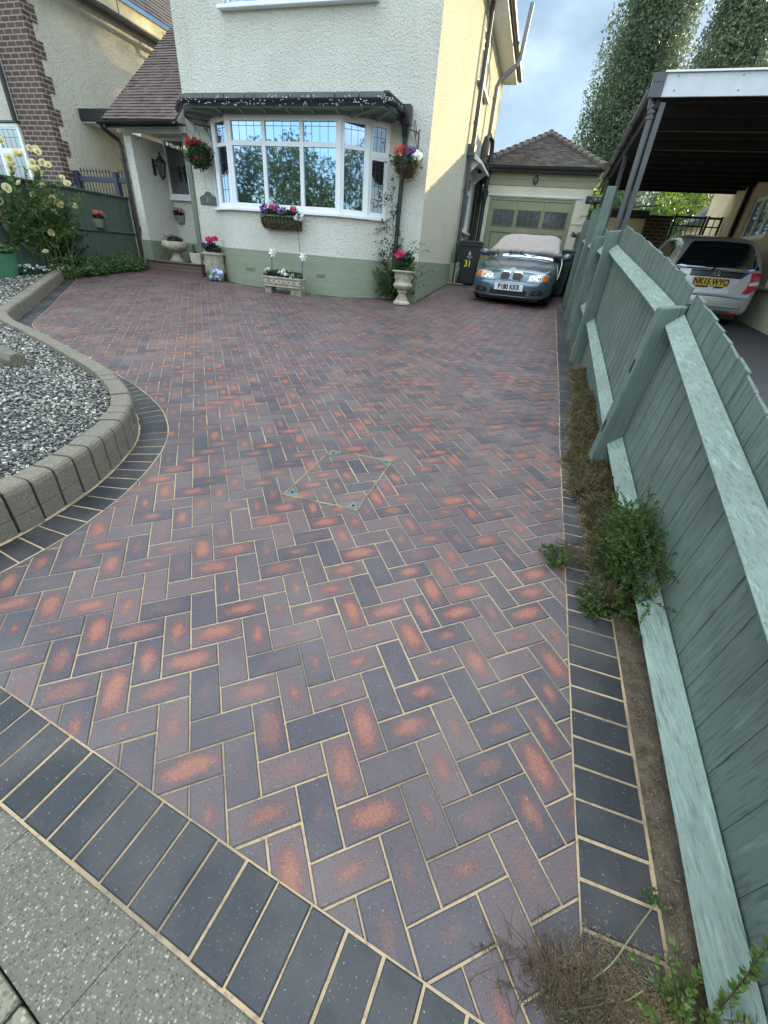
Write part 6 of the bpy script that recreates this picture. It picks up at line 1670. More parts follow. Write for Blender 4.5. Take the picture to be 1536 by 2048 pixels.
BASK = []
def basket(label, c, wall_y, r, fl, hay, strap):
    c = Vector(c); t = thing('hanging_basket', label, 'hanging basket', c)
    top = c + Vector((0, 0, 0.42))
    mb = MB(); w = Vector((c.x + strap, wall_y, c.z))
    mb.tube([w + Vector((0, -.01, .52)), w + Vector((0, -.01, .16))], 0.010, 6); mb.tube([w + Vector((0, -.01, .47)), top + Vector((0, 0, .03)), top + Vector((-.0, -.05, 0.02))], 0.009, 6)
    pts = []
    for k in range(26):
        a = k / 25 * math.pi * 1.6; rr = .10 * (1 - .4 * k / 25); q = w.lerp(top, .45); pts.append(q + (top - w).normalized() * (rr * math.cos(a)) + Vector((0, 0, .29 + rr * math.sin(a))) * 1.0)
    mb.tube([w + Vector((0, -.01, .18)), *pts], 0.006, 5); obj(mb, 'bracket', M['iron'], t)
    mb = MB()
    for a in (0.3, 2.4, 4.5): mb.tube([top, c + Vector((r * .9 * math.cos(a), r * .9 * math.sin(a), .05))], 0.003, 4)
    obj(mb, 'chains', M['iron'], t)
    mb = MB(); mb.ball(c - Vector((0, 0, .02)), r * .88, r * .88, r * .82, 16, 10); obj(mb, 'liner', M['soil'], t)
    leaves('moss_lining' if hay else 'trailing_leaves', t, M['moss'] if hay else M['leaf_dark'], [(c.x, c.y, c.z - .04, r * 1.0, r, r * .9)], 900, .05, tv=NEEDLE_V if hay else LEAF_V, tf=NEEDLE_F if hay else LEAF_F, shell=.85)
    leaves('foliage', t, M['leaf_mid'], [(c.x, c.y, c.z + .10, r * 1.1, r * 1.1, r * .5), (c.x, c.y - r * .4, c.z, r * .9, r * .6, r * .5)], 700, .05, shell=.6)
    BASK.append((t, c, r, hay))
    for nm, m, dx, dz, rr, n, s_ in fl: flowers(nm, t, m, [(c.x + dx, c.y - r * .55, c.z + dz, rr, rr, rr * .6)], n, s_)
    return t
basket('hanging basket of red and cream flowers on the porch side of the bay', (-6.95, 9.08, 1.47), 9.40, 0.215, [('red_blossoms', M['pet_red'], -.04, .17, .13, 60, .042), ('cream_blossoms', M['pet_yellow'], -.19, .06, .06, 12, .035), ('crimson_blossoms', M['pet_red'], .06, -.05, .09, 16, .032)], False, 0.16)
basket('straw-lined hanging basket of pink, purple and white flowers by the black downpipe', (-2.60, 9.06, 1.43), 9.40, 0.235, [('pink_blossoms', M['pet_salmon'], -.13, .15, .09, 16, .045), ('red_blossoms', M['pet_red'], -.05, .18, .06, 8, .045), ('purple_blossoms', M['pet_purple'], .09, .13, .11, 40, .034), ('white_blossoms', M['pet_white'], .20, .08, .09, 34, .034)], True, 0.08)
# hay rack of flowers under the bay window
t = thing('window_basket', 'green wire hay-rack basket of purple, red and white flowers under the bay window', 'planter', (-5.0, 8.8, 0.38))
mb = MB()
for z, d in ((0.52, .20), (0.535, .20)): mb.tube([(-5.42, 8.88, z), (-5.40, 8.88 - d, z), (-4.60, 8.88 - d, z), (-4.58, 8.88, z)], 0.008, 6)
for k in range(11): x = -5.40 + .08 * k; mb.tube([(x, 8.68, .525), (x, 8.70, .42), (x, 8.78, .34), (x, 8.87, .31)], 0.006, 5)
obj(mb, 'wire_rack', plain('green_wire', (0.10, 0.17, 0.06), 0.5), t)
mb = MB(); mb.prism([(-5.40, 8.88, .50), (-5.40, 8.70, .50), (-5.40, 8.72, .40), (-5.40, 8.80, .33), (-5.40, 8.88, .32)], (.80, 0, 0)); obj(mb, 'liner', M['soil'], t)
leaves('moss_lining', t, M['moss'], [(-5.25 + .125 * k, 8.76, .41, .13, .09, .10) for k in range(5)], 1500, .05, tv=NEEDLE_V, tf=NEEDLE_F, shell=.75)
leaves('foliage', t, M['leaf_dark'], [(-5.28 + .14 * k, 8.76, .57, .13, .10, .07) for k in range(5)], 700, .05)
for nm, m, x, z, rr, n, s_ in (('purple_blossoms', M['pet_purple'], -5.30, .63, .12, 34, .04), ('purple_blossoms', M['pet_purple'], -4.96, .62, .12, 26, .038), ('red_blossoms', M['pet_pink'], -5.12, .67, .05, 14, .035), ('red_blossoms', M['pet_pink'], -4.70, .65, .06, 16, .035), ('white_blossoms', M['pet_white'], -5.22, .72, .06, 10, .03), ('white_blossoms', M['pet_white'], -4.58, .53, .09, 22, .035)):
    flowers(nm, t, m, [(x, 8.72, z, rr, .09, rr * .6)], n, s_)
mb = MB(); mb.tube([(-4.66, 8.80, .32), (-4.64, 8.82, .10), (-4.64, 8.83, -.03)], .006, 5); obj(mb, 'hanging_stem', M['moss'], t)
# cast stone trough on two brick blocks
tz = g(-4.85, 8.5)
t = thing('stone_trough', 'cast stone trough of white flowers raised on two dark blocks', 'planter', (-4.85, 8.5, tz))
for x0, x1, h in ((-5.24, -5.10, .115), (-4.66, -4.42, .13)):
    mb = MB(); mb.box(x0, x1, 8.42, 8.62, tz - .02, tz + h); obj(mb, 'support_block', M['stone_dark'], t, bevel=.008)
mb = MB(); mb.add([(-5.23, 8.42, tz + .12), (-4.46, 8.42, tz + .12), (-4.46, 8.64, tz + .12), (-5.23, 8.64, tz + .12), (-5.27, 8.39, tz + .29), (-4.42, 8.39, tz + .29), (-4.42, 8.66, tz + .29), (-5.27, 8.66, tz + .29)], [(3, 2, 1, 0), (0, 1, 5, 4), (1, 2, 6, 5), (2, 3, 7, 6), (3, 0, 4, 7), (4, 5, 6, 7)])
tr_ = obj(mb, 'trough', M['stone'], t, bevel=.008)
mb = MB(); mb.box(-5.285, -4.405, 8.375, 8.395, tz + .268, tz + .30); mb.box(-5.25, -4.44, 8.395, 8.42, tz + .118, tz + .145); obj(mb, 'rim', M['stone'], tr_, bevel=.006)
mb = MB()
for k in range(7):                                           # carved leaf scroll on the face
    x = -5.19 + .115 * k; mb.ball((x, 8.398, tz + .205), .042, .014, .042, 9, 6); mb.ball((x + .05, 8.398, tz + .235), .028, .012, .02, 8, 5); mb.ball((x + .05, 8.400, tz + .175), .03, .012, .018, 8, 5)
obj(mb, 'carving', M['stone'], tr_)
leaves('foliage', t, M['leaf_dark'], [(-5.15 + .15 * k, 8.50, tz + .34, .12, .10, .06) for k in range(5)], 800, .05)
flowers('white_blossoms', t, M['pet_white'], [(-5.14, 8.45, tz + .385, .09, .07, .05), (-4.80, 8.45, tz + .39, .14, .07, .05), (-4.66, 8.42, tz + .33, .08, .05, .04)], 26, .042)
for lab, x in (('white windmill ornament at the left end of the stone trough', -5.16), ('white windmill ornament at the right end of the stone trough', -4.48)):
    t2 = thing('toy_windmill', lab, 'windmill', (x, 8.60, tz + .29)); z1 = -.12 if x < -5 else -.14
    mb = MB(); mb.tube([(x, 8.60, tz + .28), (x + .01, 8.60, z1)], .008, 6); obj(mb, 'stick', M['dark_pipe'], t2)
    mb = MB(); cx = x + .05
    for k in range(6):
        a = k * math.pi / 3; d = Vector((math.cos(a), 0, math.sin(a))); e = Vector((-math.sin(a), 0, math.cos(a))); c0 = Vector((cx, 8.575, z1 + .03))
        mb.add([c0, c0 + d * .05 + e * .03 + Vector((0, -.018, 0)), c0 + d * .095, c0 + d * .05 - e * .012], [(0, 1, 2, 3)])
    mb.ball((cx, 8.57, z1 + .03), .014); obj(mb, 'sails', M['upvc'], t2)
    mb = MB(); mb.tube([(x + .005, 8.60, z1 + .02), (cx, 8.58, z1 + .03)], .006, 5); obj(mb, 'axle', M['dark_pipe'], t2)
# tall garden urn at the corner
uz = g(-2.46, 8.98); ux, uy = -2.46, 8.95
t = thing('garden_urn', 'tall cast stone urn with a pink geranium at the house corner', 'urn', (ux, uy, uz))
mb = MB(); mb.lathe([(.165, 0), (.17, .03), (.155, .05), (.12, .075), (.085, .11), (.07, .17), (.075, .20), (.10, .215), (.105, .23), (.09, .245), (.13, .27), (.165, .30), (.18, .335), (.172, .36), (.152, .385), (.158, .47), (.172, .53), (.20, .555), (.225, .565), (.228, .585), (.21, .592), (.19, .575), (.15, .56)], (ux, uy, uz), 32)
ub = obj(mb, 'urn_body', M['stone'], t, smooth=True, angle=35)
mb = MB()
for k in range(16):
    a = 2 * math.pi * k / 16; mb.tube([(ux + .148 * math.cos(a), uy + .148 * math.sin(a), uz + .375), (ux + .176 * math.cos(a), uy + .176 * math.sin(a), uz + .335), (ux + .150 * math.cos(a), uy + .150 * math.sin(a), uz + .285)], .015, 6)
    mb.tube([(ux + .13 * math.cos(a), uy + .13 * math.sin(a), uz + .06), (ux + .078 * math.cos(a), uy + .078 * math.sin(a), uz + .14)], .010, 5)
obj(mb, 'fluting', M['stone'], ub, smooth=True)
mb = MB()
for q in range(6):
    a0 = 2 * math.pi * q / 6
    mb.tube([(ux + .166 * math.cos(a0 + da), uy + .166 * math.sin(a0 + da), uz + .515 - .07 * (1 - (da / .32) ** 2)) for da in np.linspace(-.32, .32, 9)], .011, 6)
obj(mb, 'swag', M['stone'], ub, smooth=True)
leaves('foliage', t, M['leaf_dark'], [(ux, uy, uz + .66, .19, .17, .10), (ux - .08, uy, uz + .76, .12, .1, .1), (ux + .06, uy, uz + .80, .10, .1, .12)], 900, .05)
leaves('pale_leaves', t, M['leaf_light'], [(ux + .15, uy - .06, uz + .64, .08, .06, .06)], 120, .045)
flowers('pink_blossoms', t, M['pet_pink'], [(ux - .10, uy - .08, uz + .85, .085, .07, .06)], 40, .032)
# chimney-pot planter by the step
px_, py_ = -6.90, 9.10; pz_ = g(px_, py_)
t = thing('stone_planter', 'square-rimmed tall stone planter with red and violet flowers by the door step', 'planter', (px_, py_, pz_))
mb = MB(); mb.lathe([(.16, 0), (.165, .10), (.20, .16), (.215, .24), (.205, .40), (.215, .47), (.245, .49), (.25, .52), (.22, .53)], (px_, py_, pz_), 28); pb_ = obj(mb, 'pot', M['stone'], t, smooth=True, angle=40)
mb = MB()
for k in range(14):
    a = 2 * math.pi * k / 14; mb.ball((px_ + .202 * math.cos(a), py_ + .202 * math.sin(a), pz_ + .17), .028, .028, .055, 7, 5)
obj(mb, 'leaf_relief', M['stone_dark'], pb_)
mb = MB(); mb.tube([(px_ - .02 + .11 * math.cos(a), py_ - .205, pz_ + .36 + .09 * math.sin(a)) for a in np.linspace(math.pi, 2 * math.pi, 10)], .014, 6); obj(mb, 'swag', M['stone'], pb_)
leaves('foliage', t, M['leaf_dark'], [(px_, py_, pz_ + .58, .17, .15, .09)], 450, .05)
flowers('violet_blossoms', t, M['pet_navy'], [(px_ - .02, py_ - .08, pz_ + .64, .14, .09, .08)], 26, .05)
flowers('red_blossoms', t, M['pet_pink'], [(px_ - .04, py_ - .04, pz_ + .76, .07, .06, .045), (px_ + .09, py_ - .04, pz_ + .79, .06, .05, .045)], 60, .034)
t = thing('crumpled_bag', 'crumpled blue and white plastic bag at the foot of the stone planter', 'bag', (-6.72, 8.98, pz_))
mb = MB(); mb.ball((-6.74, 8.92, pz_ + .13), .14, .09, .13, 16, 11); mb.ball((-6.86, 8.92, pz_ + .05), .10, .07, .05, 12, 8)
mb.v = [(x + .022 * math.sin(31 * z + 17 * x), y + .02 * math.sin(29 * x + 13 * z), max(pz_ + .004, z + .02 * math.sin(37 * x + 19 * y))) for x, y, z in mb.v]
tt = NT('printed_plastic_bag'); n = tt.noise(tt.pos(), 9, 3); tt.bump(tt.noise(tt.pos(), 30, 4, .7), .8, .02)
obj(mb, 'bag_body', tt.fin(tt.ramp(n, [(0.44, (0.72, 0.76, 0.82)), (0.5, (0.16, 0.25, 0.42)), (0.56, (0.03, 0.05, 0.14)), (0.6, (0.6, 0.66, 0.74))]), .35), t)
# squat urn, rooster and cement block on the step
sz_ = -0.452; ux, uy = -8.36, 9.62
t = thing('footed_bowl', 'squat weathered stone bowl planter standing on the porch step', 'urn', (ux, uy, sz_))
mb = MB(); mb.lathe([(.17, 0), (.17, .025), (.13, .045), (.11, .10), (.09, .15), (.08, .175), (.14, .20), (.24, .235), (.285, .28), (.295, .33), (.27, .39), (.25, .405), (.22, .40)], (ux, uy, sz_), 28); obj(mb, 'bowl', M['stone'], t, smooth=True, angle=40)
leaves('foliage', t, M['leaf_dark'], [(ux, uy, sz_ + .44, .20, .16, .07)], 420, .045)
flowers('pale_pink_blossoms', t, petalmat('dusky_pink_petal', (0.35, 0.12, 0.14), (0.6, 0.4, 0.42)), [(ux - .10, uy - .05, sz_ + .51, .14, .08, .04)], 24, .03)
t = thing('rooster_ornament', 'dark metal rooster boot scraper on the porch step', 'ornament', (-7.78, 9.60, sz_))
mb = MB(); x, y, z = -7.74, 9.60, sz_; mb.box(x - .24, x + .10, y - .04, y + .04, z, z + .025); mb.box(x - .2, x - .05, y - .03, y + .03, z + .03, z + .045); obj(mb, 'base', M['iron'], t)
mb = MB(); mb.ball((x, y, z + .15), .085, .045, .06, 12, 8); mb.tube([(x - .05, y, z + .17), (x - .085, y, z + .25), (x - .09, y, z + .31)], [.045, .03, .022], 8); mb.ball((x - .093, y, z + .32), .026, .02, .022)
mb.add([(x - .115, y, z + .325), (x - .145, y, z + .312), (x - .112, y, z + .308)], [(0, 1, 2)]); mb.tube([(x - .1, y, z + .34), (x - .08, y, z + .365), (x - .06, y, z + .33)], .009, 5)
mb.tube([(x + .05, y, z + .17), (x + .10, y, z + .25), (x + .10, y, z + .30), (x + .06, y, z + .32)], [.04, .035, .025, .01], 7); mb.tube([(x + .05, y, z + .16), (x + .13, y, z + .19), (x + .14, y, z + .24)], [.035, .025, .008], 6)
mb.tube([(x - .01, y, z + .10), (x - .01, y, z + .02)], .01, 5); mb.tube([(x + .03, y, z + .10), (x + .03, y, z + .02)], .01, 5); obj(mb, 'bird', M['iron'], t, smooth=True)
t = thing('cement_block', 'plain pale cement block at the foot of the green porch post', 'block', (-7.52, 9.36, sz_))
mb = MB(); mb.add([(-7.68, 9.28, sz_), (-7.42, 9.28, sz_), (-7.42, 9.355, sz_), (-7.68, 9.355, sz_), (-7.70, 9.27, sz_ + .21), (-7.42, 9.27, sz_ + .21), (-7.42, 9.358, sz_ + .21), (-7.70, 9.358, sz_ + .21)], [(3, 2, 1, 0), (0, 1, 5, 4), (1, 2, 6, 5), (2, 3, 7, 6), (3, 0, 4, 7), (4, 5, 6, 7)]); obj(mb, 'block_body', M['cement'], t, bevel=.008)
# house number plaque, bell, wall pot
t = thing('house_sign', 'green shaped slate plaque numbered 31 left of the bay window', 'sign', (-7.08, 9.40, 0.8))
mb = MB(); pl = [(-7.29, .68), (-6.87, .68), (-6.87, .81), (-6.91, .83)]
for k in range(9): a = math.pi * k / 8; pl.append((-7.08 + .085 * math.cos(a), .86 + .055 * math.sin(a)))
pl += [(-7.25, .83), (-7.29, .81)]
mb.prism([(x, 9.395, z) for x, z in pl], (0, -.022, 0)); hsn = obj(mb, 'plaque', plain('dark_green_plaque', (0.065, 0.095, 0.075), 0.5, 0.15), t, bevel=.006)
text('31', 'house_number', .13, plain('worn_paint', (0.24, 0.28, 0.24), 0.6), hsn, (-7.08 - OFF[hsn].x, 9.3715 - OFF[hsn].y, .775 - OFF[hsn].z), (R_(90), 0, 0), .001, .002)
t = thing('doorbell', 'small black video doorbell beside the porch window', 'doorbell', (-8.30, 10.4, 1.2))
mb = MB(); mb.box(-8.325, -8.275, 10.37, 10.40, 1.13, 1.28); db = obj(mb, 'bell_case', M['black_plastic'], t, bevel=.008)
mb = MB(); mb.lathe([(.018, 0), (.018, .006)], n=12); mb.v = [(-8.30 + v[0], 10.368 - v[2], 1.165 + v[1]) for v in mb.v]; mb.box(-8.315, -8.285, 10.366, 10.37, 1.22, 1.255); obj(mb, 'button', M['upvc'], db)
def wallpot(label, c, out, fl, mat):
    c = Vector(c); o = Vector(out); sd = o.cross(Vector((0, 0, 1)))
    t = thing('wall_pot', label, 'wall pot', c); n = 9; P = []
    for z, r in ((-.16, .09), (-.02, .135), (0, .14), (.0, .12)):
        for k in range(n + 1): a = math.pi * k / n; P.append(c + sd * math.cos(a) * r + o * math.sin(a) * r * .9 + Vector((0, 0, z)))
    mb = MB(); m = n + 1; mb.add(P, [(i * m + k, i * m + k + 1, (i + 1) * m + k + 1, (i + 1) * m + k) for i in range(3) for k in range(n)] + [tuple(range(m))] + [(0, 3 * m, 3 * m + n, n)][:0]); obj(mb, 'pot', mat, t, smooth=True, angle=40)
    q = c + o * .05
    leaves('foliage', t, M['leaf_dark'], [(q.x, q.y, q.z + .05, .12, .10, .06)], 260, .045)
    flowers('blossoms', t, fl, [(q.x, q.y, q.z + .09, .14, .12, .06)], 30, .034, d=tuple(o + Vector((0, 0, .5))))
wallpot('grey half-round wall pot of pink flowers under the porch window', (-8.72, 10.39, .50), (0, -1, 0), petalmat('soft_pink_petal', (0.5, .1, .12), (0.65, .3, .3)), plain('grey_pot', (0.22, 0.23, 0.20), .7))
M['pot_green'] = plain('sage_pot', (0.20, 0.23, 0.17), .6, .15, 8)
wallpot('sage wall pot of coral flowers on the left fence nearest the porch', (-9.29, 8.46, .25), (1, 0, 0), M['pet_salmon'], M['pot_green'])
wallpot('sage wall pot of coral flowers on the left fence behind the roses', (-9.28, 6.55, .06), (1, 0, 0), M['pet_salmon'], M['pot_green'])
t = thing('plant_tub', 'green painted tub of low foliage on the gravel at the left edge', 'planter', (-9.0, 6.02, g(-9, 6) + .13))
bz_ = g(-9.0, 6.0) + .13
mb = MB(); mb.lathe([(.20, 0), (.24, .20), (.255, .34), (.265, .36), (.24, .365), (.22, .33)], (-9.0, 5.98, bz_), 24); obj(mb, 'tub', plain('green_tub_paint', (0.06, 0.20, 0.10), .6, .2, 8, 30, .004), t, smooth=True, angle=40)
leaves('foliage', t, M['leaf_mid'], [(-9.0, 5.98, bz_ + .42, .26, .24, .10)], 900, .05)
# ================================================================== PLANTS
def quat_to(v, up=(0, 1, 0)):
    return Vector(up).rotation_difference(Vector(v))
class Sprays:
    """twigs with leaves set along them"""
    def __init__(s): s.P, s.R, s.S, s.tw = [], [], [], MB()
    def add(s, base, d, L, n, size, droop=0.3, r=0.003, spread=0.9, start=0.1, wob=0.1, twig=True):
        p = Vector(base); d = Vector(d).normalized(); k = 7; pts = [p.copy()]
        for i in range(k):
            d = (d + Vector((random.gauss(0, wob), random.gauss(0, wob), random.gauss(0, wob) - droop / k))).normalized(); p = p + d * (L / k); pts.append(p.copy())
        if twig: s.tw.tube(pts, [r * (1 - .7 * i / k) for i in range(k + 1)], 4)
        for i in range(n):
            t = start + (1 - start) * random.random(); f = t * k; a = min(int(f), k - 1); q = pts[a].lerp(pts[a + 1], f - a); dd = (pts[a + 1] - pts[a]).normalized()
            side_ = Vector((random.gauss(0, 1), random.gauss(0, 1), random.gauss(0, 1))); side_ = (side_ - dd * side_.dot(dd)).normalized()
            v = (dd * (1 - spread * .6) + side_ * spread).normalized()
            qq = quat_to(v) @ Quaternion((0, 1, 0), random.random() * 6.28)
            s.P.append(q); s.R.append(np.array(qq.to_matrix())); s.S.append(size * random.uniform(.6, 1.3))
        return pts
    def build(s, parent, leafm, twigm, name='foliage', tv=LEAF_V, tf=LEAF_F, twname='stems'):
        if s.tw.v and twname: obj(s.tw, twname, twigm, parent)
        return scatter(name, tv, tf, np.array(s.P), np.array(s.R), np.array(s.S), leafm, parent)
M['twig'] = plain('brown_twig', (0.09, 0.06, 0.035), 0.8, .3, 20)
M['twig_green'] = plain('green_stem', (0.09, 0.13, 0.04), 0.6, .3, 20)
M['leaf_rose'] = leafmat('rose_leaf', (0.025, 0.06, 0.013), (0.11, 0.20, 0.04))
M['leaf_ivy'] = leafmat('ivy_leaf', (0.014, 0.04, 0.012), (0.05, 0.10, 0.03))
M['leaf_cover'] = leafmat('groundcover_leaf', (0.05, 0.11, 0.03), (0.15, 0.25, 0.07))
# climbing rose against the left fence
t = thing('rose_bush', 'climbing rose with pale yellow blooms against the green fence', 'rose bush', (-9.1, 7.0, g(-9.1, 7)))
s = Sprays()
for k in range(95):
    y = random.uniform(6.3, 7.45); zb = random.uniform(-.55, .35); tx = random.uniform(-9.2, -8.85)
    s.add((tx, y, zb), (random.uniform(-.1, .45), random.uniform(-.35, .45), random.uniform(.35, 1.2)), random.uniform(.35, .75), 42, .062, droop=.5, r=.006)
for k in range(8): s.add((-9.1 + .03 * k, 6.75 + .07 * k, g(-9, 7)), (0, random.uniform(-.3, .25), 1), random.uniform(1.2, 1.9), 30, .06, droop=.2, r=.012, start=.4)
s.build(t, M['leaf_rose'], M['twig_green'])
BL = [(-8.86, 7.05, 1.16), (-8.87, 7.18, 1.12), (-9.13, 7.37, 1.2), (-9.12, 7.23, 0.98), (-8.9, 7.11, 0.89), (-8.93, 7.15, 0.82), (-8.95, 7.04, 0.86), (-9.06, 7.38, 1.01), (-8.97, 7.4, 0.97), (-8.97, 7.61, 0.82), (-8.98, 7.71, 0.74), (-8.95, 7.15, 0.63), (-8.85, 7.0, 0.35), (-8.87, 7.2, 0.43), (-8.83, 7.2, 0.47), (-8.85, 7.26, 0.42), (-8.87, 7.35, 0.39), (-8.99, 7.76, 0.41), (-8.86, 7.0, -0.06), (-8.87, 6.78, -0.4), (-8.9, 6.45, 0.53), (-8.85, 6.6, 0.75), (-8.82, 6.6, 0.94), (-8.83, 6.62, 0.89), (-8.85, 6.77, 1.02), (-8.86, 6.83, 1.03), (-8.85, 6.6, 0.83), (-8.86, 6.66, 0.8), (-8.9, 6.62, 1.16), (-8.95, 6.3, 0.33), (-8.9, 7.2, 0.27), (-8.95, 6.75, 0.62), (-8.9, 6.9, .5)]
def rose_mesh():
    P, R, S = [], [], []
    for ring, (n, tilt, sz) in enumerate(((9, 1.25, .058), (8, .85, .048), (6, .5, .038), (5, .22, .028))):
        for k in range(n):
            q = Quaternion((0, 0, 1), 2 * math.pi * (k + .5 * ring) / n) @ Quaternion((1, 0, 0), math.pi / 2 - tilt)
            P.append((0, 0, .004 * ring)); R.append(np.array(q.to_matrix())); S.append(sz * random.uniform(.9, 1.1))
    return np.array(P), np.array(R), np.array(S)
proto = None
for i, c in enumerate(BL):
    if proto is None:
        P, R, S = rose_mesh(); proto = scatter('bloom', PET_V, PET_F, P, R, S, M['pet_yellow'], None); b = proto; b.parent = t
    else: b = copy_tree(proto, t)
    b.location = Vector(c) - OFF[t]; v = Vector((.55, -.75, .4)) + Vector(RNG.normal(size=3)) * .35
    b.rotation_euler = Vector((0, 0, 1)).rotation_difference(v.normalized()).to_euler(); k = random.uniform(1.05, 1.5); b.scale = (k, k, k)
# ivy running down the fence from the rose
t = thing('ivy', 'dark ivy climbing the green fence to the right of the rose', 'ivy', (-9.2, 7.6, g(-9.2, 7.6)))
s = Sprays()
for k in range(60): s.add((-9.25, random.uniform(7.2, 7.75), random.uniform(-.75, .25)), (.1, random.uniform(-.2, .5), random.uniform(-.2, 1)), random.uniform(.2, .45), 34, .05, droop=.2)
for k in range(6): s.add((-9.26, 7.6, .0 + .03 * k), (0.02, 1, .1), random.uniform(.25, .5), 20, .042)
s.build(t, M['leaf_ivy'], M['twig'])
t = thing('wooden_trellis', 'small grey tilted trellis square behind the rose at the fence foot', 'trellis', (-9.2, 6.75, -.3))
mb = MB(); c = Vector((-9.14, 6.72, -.22))
for a, b in (((0, -.2, 0), (0, 0, .2)), ((0, 0, .2), (0, .2, 0)), ((0, .2, 0), (0, 0, -.2)), ((0, 0, -.2), (0, -.2, 0))): mb.tube([c + Vector(a), c + Vector(b)], .016, 6)
obj(mb, 'slats', M['stone_dark'], t)
# ground cover between fence, step and paving
s = Sprays()
for k in range(650):
    y = random.uniform(7.15, 9.15); x = random.uniform(-9.28, -8.98 - .10 * max(0, 7.5 - y))
    if y > 8.95: x = random.uniform(-9.28, -9.05)
    s.add((x, y, g(x, y)), (random.uniform(-.6, .8), random.uniform(-.7, .7), random.uniform(.5, 1.2)), random.uniform(.16, .42), 22, .05, droop=.6, r=.003)
o = s.build(None, M['leaf_cover'], M['twig_green'], 'ground_cover', twname=None); tag(o, 'low green ground cover spilling onto the paving by the fence', 'ground cover', kind='stuff')
t = thing('sedum_clump', 'pale yellow-green flowering clump at the end of the kerb', 'plant', (-9.1, 7.15, g(-9.1, 7.1)))
s = Sprays()
for k in range(60): s.add((-9.1 + random.gauss(0, .12), 7.12 + random.gauss(0, .14), g(-9, 7.1)), (random.gauss(0, .5), random.gauss(0, .5), 1), random.uniform(.1, .24), 16, .03)
s.build(t, M['leaf_light'], M['twig_green']); flowers('tiny_blossoms', t, M['pet_yellow'], [(-9.05, 7.1, g(-9, 7.1) + .2, .2, .2, .06)], 70, .018)
t = thing('daisy_plant', 'low plant with small white flowers on the gravel by the tub', 'plant', (-9.0, 6.45, g(-9, 6.45) + .12))
zz = g(-9, 6.5) + .12
leaves('foliage', t, M['leaf_dark'], [(-9.02, 6.4, zz + .05, .2, .3, .08), (-8.95, 6.7, zz + .03, .15, .2, .07)], 900, .04)
flowers('white_blossoms', t, M['pet_white'], [(-8.98, 6.45, zz + .11, .22, .38, .05)], 38, .026, d=(.4, -.5, 1))
# clematis up the bay downpipe, shrub behind the urn
t = thing('climbing_plant', 'thin climbing plant twining up the black bay downpipe', 'climber', (-2.85, 9.3, -.75))
s = Sprays()
p = Vector((-2.86, 9.26, -.7)); pts = [p.copy()]
for k in range(24): p = p + Vector((random.uniform(-.05, .045), random.uniform(-.01, .01), .075)); pts.append(p.copy())
s.tw.tube(pts, .006, 5)
for k, z in enumerate(np.linspace(-.3, 1.05, 30)):
    q = pts[min(len(pts) - 1, int((z + .7) / .075))]
    s.add(q, (random.uniform(-1, .8), random.uniform(-.4, .1), random.uniform(-.2, .8)), random.uniform(.10, .30), 9 if z > .1 else 14, .055, r=.0025)
for k in range(7): s.add((-2.95, 9.3, .5), (-1, -.2, random.uniform(-.3, .1)), random.uniform(.2, .5), 3, .035, r=.003)
s.build(t, M['leaf_dark'], M['twig'])
t = thing('shrub', 'dark leafy shrub behind the tall urn at the house corner', 'shrub', (-2.72, 9.15, -.78))
s = Sprays()
for k in range(110): s.add((-2.74 + random.gauss(0, .15), 9.18 + random.gauss(0, .06), random.uniform(-.76, -.3)), (random.gauss(0, .6), random.gauss(-.2, .3), 1), random.uniform(.15, .4), 26, .045)
for k in range(26): s.add((-2.45 + random.gauss(0, .12), 9.2, random.uniform(-.6, -.1)), (random.gauss(.1, .7), random.gauss(-.1, .3), random.uniform(-.1, 1)), random.uniform(.2, .45), 14, .04)
for k in range(22): s.add((-2.55 + random.gauss(0, .14), 9.1, random.uniform(-.1, .15)), (random.gauss(.1, .7), random.gauss(-.1, .3), random.uniform(.4, 1)), random.uniform(.2, .4), 12, .036)
s.build(t, M['leaf_mid'], M['twig'])

for t, c, r, hay in BASK:
    s = Sprays()
    for k in range(34 if not hay else 26):
        a = random.random() * 6.28; s.add(c + Vector((r * .7 * math.cos(a), r * .7 * math.sin(a), random.uniform(-.05, .14))), (math.cos(a), math.sin(a), random.uniform(-.3, .9)), random.uniform(.10, .26), 13, .038, droop=1.3 if not hay else .7, r=.002)
    s.build(t, M['leaf_mid'] if hay else M['leaf_dark'], M['twig_green'], 'trailing_sprays', twname='trailing_stems')
